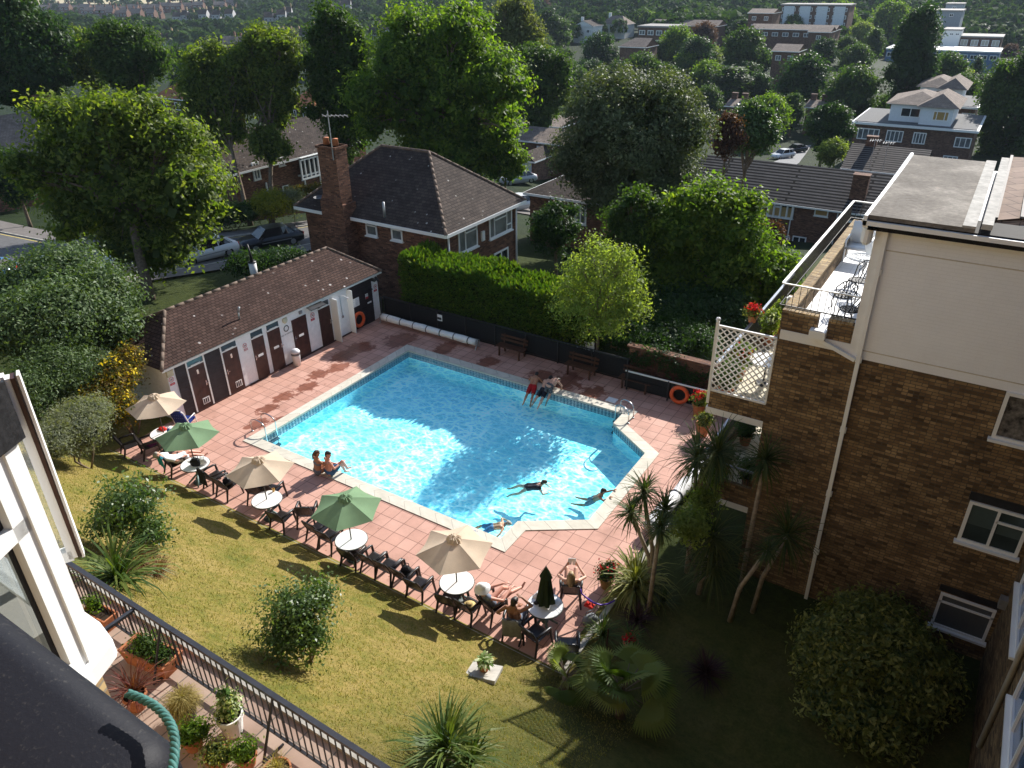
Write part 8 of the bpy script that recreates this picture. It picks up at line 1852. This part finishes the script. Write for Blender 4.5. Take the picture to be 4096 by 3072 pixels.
# far road at the right
pr = [gt(px, py, -18) for px, py in ((3050, 668), (3120, 640), (3170, 612), (3215, 585))]; pl = [gt(px, py, -18) for px, py in ((3140, 690), (3195, 655), (3225, 615), (3245, 582))]
drape('far_road', (pl, pr), plain('pale_asphalt', (.2, .2, .2), .85), .12, 2)
def fcar(px, py, rz, mat, lab): p = gt(px, py, -18); return car(lab, (p[0], p[1], TH(*p)+.14), rz, mat)
fcar(3182, 612, R(60), PBLK, 'dark car driving on the pale road at right'); fcar(3130, 634, R(60), PWHT, 'white car roof on the pale road above the terrace roof')
p = AT(2125, 665, 88); car('silver car parked in front of the small garage', (p[0], p[1]-3, TH(p[0], p[1]-3)+.05), R(60), PSIL)
p = AT(2062, 768, 70); car('white car half hidden beyond the corner of the hipped house', (p[0], p[1], TH(p[0], p[1])+.05), R(60), PWHT)
drape('driveway', ([(p[0]-5, p[1]+9), (p[0]+4, p[1]+12)], [(p[0]-4, p[1]-3), (p[0]+5, p[1]-1)]), PVMT, .1, 1.5)
# white chimney pipe and lamp post by the hut
q = AT(1015, 1085, 40.5); t = thing('white_flue', 'short white flue with a dark cap rising behind the ridge of the hut', 'flue', (q[0], q[1], 0)); b = MB(); b.tube([(q[0], q[1], 0), (q[0], q[1], q[2]+.5)], .2, 14); b.build('flue_pipe', WHITE, t, True); b = MB(); b.tube([(q[0], q[1], q[2]+.5), (q[0], q[1], q[2]+.56)], .22, 14); b.tube([(q[0], q[1], q[2]+.5), (q[0]-.03, q[1], q[2]+1.0), (q[0]-.12, q[1], q[2]+1.5)], [.1, .06, .04], 8); b.build('flue_cap', BLACKP, t, True)
spiky('pampas_plant', 'clump of tall strap leaves with pinkish plumes behind the far end of the hut', tuple(gt(1230, 1075))+(TH(*gt(1230, 1075)),), [(0, 70, 1.7, .06, 30, 88, 55), (0, 50, 1.3, .03, 50, 88, 35)], leafmat('plume_leaf', [(.12, .16, .05), (.22, .22, .09), (.42, .3, .17)], .35, .3, .5))
pkt = thing('picket_fence', 'low dark picket fence behind the hut roof', 'fence', (-30.2, 18, 0)); b = MB(); y = 13.5
while y < 27: b.box((-30.22, y, -.9), (-30.18, y+.07, .35)); y += .13
b.box((-30.18, 13.5, -.1), (-30.14, 27, -.02)); b.build('pickets', BLACKP, pkt)

# ------------------------------------------------------------------ woods across the valley
def kind(name, lobes, n, size, leaf, h=10, stem=.3, **kw):
    V, ti = crown(lobes, n, size, rg=np.random.default_rng(len(name)*31+n), **kw); me = npmesh(name, V, 4, ti, [leaf]); b = MB(); b.tube([(0, 0, -3), (0, 0, h*.6)], [stem, stem*.5], 7)
    tr = b.build('trunk', BARK, None, True, False); tm = tr.data; bpy.data.objects.remove(tr); return me, tm
def L_(seed, W, Hh, z0, sub=8, pointy=0):
    r_ = np.random.default_rng(seed); out = [(0, 0, z0+Hh/2, W*.36, W*.36, Hh*.42)]
    for i in range(sub):
        f = (i+.5)/sub; a = i*2.4; wz = (1-pointy*f)*math.sin(PI*min(.93, .22+f*.7)); rr = W*.30*wz; s = W*r_.uniform(.15, .24)*(1-pointy*.5*f)
        out.append((math.cos(a)*rr, math.sin(a)*rr, z0+Hh*(.12+.76*f), s, s, s*.9*(1+pointy)))
    return out
KN = {
 'broad': kind('broadleaf_tree', L_(1, 9, 8.5, 1.6, 10), 5200, .5, LF['mid'], clump=.45, per=10, shell=.3), 'round': kind('round_tree', L_(2, 9, 8, 1.8, 12), 5200, .46, LF['mid'], clump=.4, per=10, shell=.25),
 'tall': kind('tall_tree', L_(3, 6, 9, 1, 10, .3), 4200, .45, LF['mid'], clump=.4, per=10), 'conifer': kind('conifer', L_(4, 4.6, 9.5, .4, 12, .85), 3600, .42, LF['dark'], clump=.3, per=10)}
WOODLAB = {}
def put(kd, px, ty, wpx, leaf, label, D=None, k=None, group=None, name=None):
    "a tree whose top shows at (px, ty) and whose crown is wpx wide; its depth is where the ground makes it a likely height"
    wd = {'broad': 9, 'round': 9, 'tall': 6, 'conifer': 4.6}[kd]; k = k or 10/wd
    if D is None:
        best = None
        for d in np.geomspace(70, 760, 90):
            p = AT(px, ty, d); hh = p[2]-TH(p[0], p[1]); e = abs(math.log(max(.2, hh)/(k*wpx*d/F)))
            if best is None or e < best[0]: best = (e, d, p, hh)
        D = best[1]
    p = AT(px, ty, D); z = TH(p[0], p[1]); hh = max(3.5, p[2]-z); s = wpx*D/F/wd
    me, tm = KN[kd]; t = thing(name or me.name, label, 'tree', (p[0], p[1], z), random.uniform(0, 6.28), group); t.scale = (s, s, hh/10.1)
    o = bpy.data.objects.new('crown', me); C.objects.link(o); o.parent = t; o.material_slots[0].link = 'OBJECT'; o.material_slots[0].material = LF[leaf]
    if D < 240: o = bpy.data.objects.new('trunk', tm); C.objects.link(o); o.parent = t
    return D
MID = [
 ('tall', 2195, 20, 110, 'dark', 'dark tree top right of the willow'), ('broad', 2225, 60, 140, 'mid', 'mid green domed tree right of the willow, left of the half timbered house'),
 ('round', 2400, 125, 170, 'dark', 'broad dark tree standing in front of the half timbered house'), ('broad', 2570, 205, 190, 'mid', 'mid green spreading tree above the top of the round tree'),
 ('broad', 2715, 100, 165, 'bright', 'bright domed tree covering the right end of the brown block'), ('round', 2820, 82, 120, 'copper', 'copper coloured tree right of the brown block'),
 ('conifer', 2635, 150, 70, 'mid', 'pointed green conifer in front of the brown block'), ('conifer', 2562, 160, 50, 'mid', 'small pointed conifer left of the brown block front'),
 ('round', 2795, 140, 160, 'dark', 'very dark rounded tree below the copper tree'), ('broad', 2985, 108, 200, 'mid', 'wide mid green tree below the distant gabled brick house'),
 ('round', 3050, 182, 120, 'dark', 'dark domed tree right of the wide mid green tree'), ('broad', 2935, 280, 110, 'mid', 'grey green tree above the pair of thin chimneys'),
 ('round', 3045, 288, 120, 'dark', 'dark tree with a lit rim right of the pair of thin chimneys'), ('broad', 3080, 372, 190, 'bright', 'bright green spreading tree beside the pale road'),
 ('broad', 2835, 338, 130, 'mid', 'tree with a lit top behind the right shoulder of the round tree'), ('tall', 3185, 362, 110, 'mid', 'slim mid green tree between the bright spreading tree and the yew'),
 ('round', 3235, 205, 230, 'dark', 'large dark mass of a tree below the distant striped block'), ('broad', 3425, 255, 240, 'mid', 'large domed tree left of the tall pointed conifer'),
 ('broad', 3370, 0, 140, 'bright', 'bright tree in front of the right end of the striped block'), ('broad', 3575, 0, 170, 'bright', 'bright domed tree left of the grey tower'),
 ('broad', 3455, 85, 110, 'lime', 'yellow green tree in the middle distance right of the striped block'), ('tall', 3510, 104, 90, 'mid', 'slim lit tree right of the yellow green one'),
 ('broad', 3395, 142, 100, 'mid', 'mid green tree below the yellow green one'), ('broad', 3800, 203, 180, 'mid', 'domed tree in front of the long low building'),
 ('conifer', 3925, 212, 75, 'dark', 'dark pointed conifer in front of the long low building'), ('conifer', 3128, 92, 30, 'dark', 'narrow dark conifer in front of the long low terrace'),
 ('round', 3180, 55, 90, 'mid', 'small tree in front of the striped block'), ('broad', 3305, 150, 120, 'dark', 'dark tree right of the small pale gabled house'),
 ('broad', 3850, 40, 260, 'dark', 'dark wooded slope tree right of the grey tower'), ('broad', 4000, 80, 240, 'dark', 'dark tree above the brown building at right'), ('broad', 4080, 130, 160, 'mid', 'mid green tree at the right edge above the big one'),
 ('broad', 760, 185, 160, 'mid', 'mid green tree above the orange roofed house'), ('round', 690, 165, 110, 'dark', 'darker tree left above the orange roofed house'), ('broad', 1225, 165, 130, 'bright', 'light green tree in the gap right of the two stemmed tree'),
 ('broad', 2310, 265, 120, 'mid', 'lit tree left of the broad dark tree beyond the round tree'), ('broad', 2250, 190, 130, 'mid', 'tree beyond the one with yellow green sprays'), ('broad', 2660, 250, 150, 'mid', 'spreading tree behind the top right of the round tree'),
 ('broad', 2480, 245, 130, 'dark', 'dark tree just above the left of the round tree top'), ('round', 3560, 370, 120, 'mid', 'tree behind the near end of the set back flats'), ('broad', 3700, 330, 150, 'dark', 'dark tree above the further grey hipped roofs'), ('round', 3870, 290, 150, 'mid', 'tree above the right end of the further flats')]
for kd, px, ty, wp_, lf, lab in MID: put(kd, px, ty, wp_, lf, lab, D={760: 175, 690: 190, 3850: 430, 4000: 430, 4080: 400}.get(px))
# rows along the far side of the valley, and the general wood
GW = 'trees of the wood across the valley'
def clear(px, ty, wpx, D):
    for x0, y0, x1, y1, BD in BLDS:
        if D < BD and px+wpx*.45 > x0 and px-wpx*.45 < x1 and ty < y1 and ty+wpx*1.1 > y0-2: return False
    return True
LABW = {'mid': 'mid green tree in the wood across the valley', 'dark': 'dark green tree in the wood across the valley', 'bright': 'light green tree in the wood across the valley', 'lime': 'yellow green tree in the wood across the valley', 'copper': 'copper leaved tree in the wood across the valley'}
rr = random.Random(4); cnt = 0
def depth_at(px, py):
    for d in np.geomspace(72, 900, 160):
        p = AT(px, py, d)
        if p[2] < TH(p[0], p[1]): return d
    return None
tries = 0
while cnt < 225 and tries < 4000:
    tries += 1
    py = 20+rr.random()**1.1*430; px = rr.uniform(-80, 4180)
    if px < 1200 and py > 330: continue
    if px > 3350 and py > 470: continue
    D = depth_at(px, py)
    if D is None or D < 95: continue
    hm = rr.uniform(8, 13); wm = hm*rr.uniform(.75, 1.05); wpx = wm*F/D; ty = py-hm*F/D*.93
    if wpx < 25: wpx = 25+rr.random()*8; ty = py-wpx
    if not clear(px, ty, wpx, D): continue
    lf = rr.choices(['mid', 'dark', 'bright', 'lime', 'copper'], [48, 34, 12, 4, 2])[0]; kd = rr.choices(['broad', 'round', 'tall', 'conifer'], [46, 34, 14, 6])[0]
    put(kd, px, ty, wpx, lf, LABW[lf], D=D, group=GW, name='woodland_tree'); cnt += 1
print('woodland', cnt, tries)

def farwood():
    rg = np.random.default_rng(21); Vs, ts = [], []; n = 0
    for _ in range(9000):
        if n > 2600: break
        px = rg.uniform(-150, 4250); py = rg.uniform(-30, 215); D = depth_at(px, py) if False else None
        for d in np.geomspace(300, 950, 60):
            p = AT(px, py, d)
            if p[2] < TH(p[0], p[1]): D = d; break
        if D is None: continue
        h = rg.uniform(7, 12); w_ = h*rg.uniform(.7, 1.1); wpx = w_*F/D; ty = py-h*F/D
        if not clear(px, ty, wpx, D): continue
        z = TH(p[0], p[1]); k = 44; d = unit(rg.normal(size=(k, 3))); d[:, 2] = np.abs(d[:, 2])*1.1-.25
        c = np.array([p[0], p[1], z+h*.45])+d*np.array([w_/2, w_/2, h*.5])*(1-.2*rg.random((k, 1)))
        nr = unit(d+.35*rg.normal(size=(k, 3))); t = unit(np.cross(nr, rg.normal(size=(k, 3)))); b = np.cross(nr, t); s = w_*.3*(.7+.6*rg.random((k, 1)))
        Vs.append(np.stack([c-t*s*.5, c+b*s*.45, c+t*s*.5, c-b*s*.45], 1)); ts.append(np.clip(rg.normal(.4, .25)+.12*rg.normal(size=k), 0, 1)); n += 1
    me = npmesh('far_wood', np.concatenate(Vs), 4, np.concatenate(ts), [leafmat('far_leaf', [(.02, .045, .014), (.035, .07, .02), (.06, .1, .03)], .25, .08, .8)]); o = bpy.data.objects.new('far_wood', me); C.objects.link(o)
    tag(o, 'unbroken dark green woodland covering the far hillside', 'woodland', None, 'stuff'); print('far wood', n)
farwood()

# ------------------------------------------------------------------ air
b = MB(); b.box((-1480, -110, -160), (1280, 1880, 60)); hz = b.build('haze', [], None)
m, n, out = newmat('haze_air'); v = n.nodes.new('ShaderNodeVolumePrincipled'); v.inputs['Color'].default_value = (.72, .84, 1, 1); v.inputs['Density'].default_value = .00011; v.inputs['Anisotropy'].default_value = 0
n.links.new(v.outputs[0], out.inputs['Volume']); hz.data.materials.append(m); tag(hz, 'thin summer haze over the valley', 'haze', None, 'stuff')
S.cycles.volume_bounces = 0
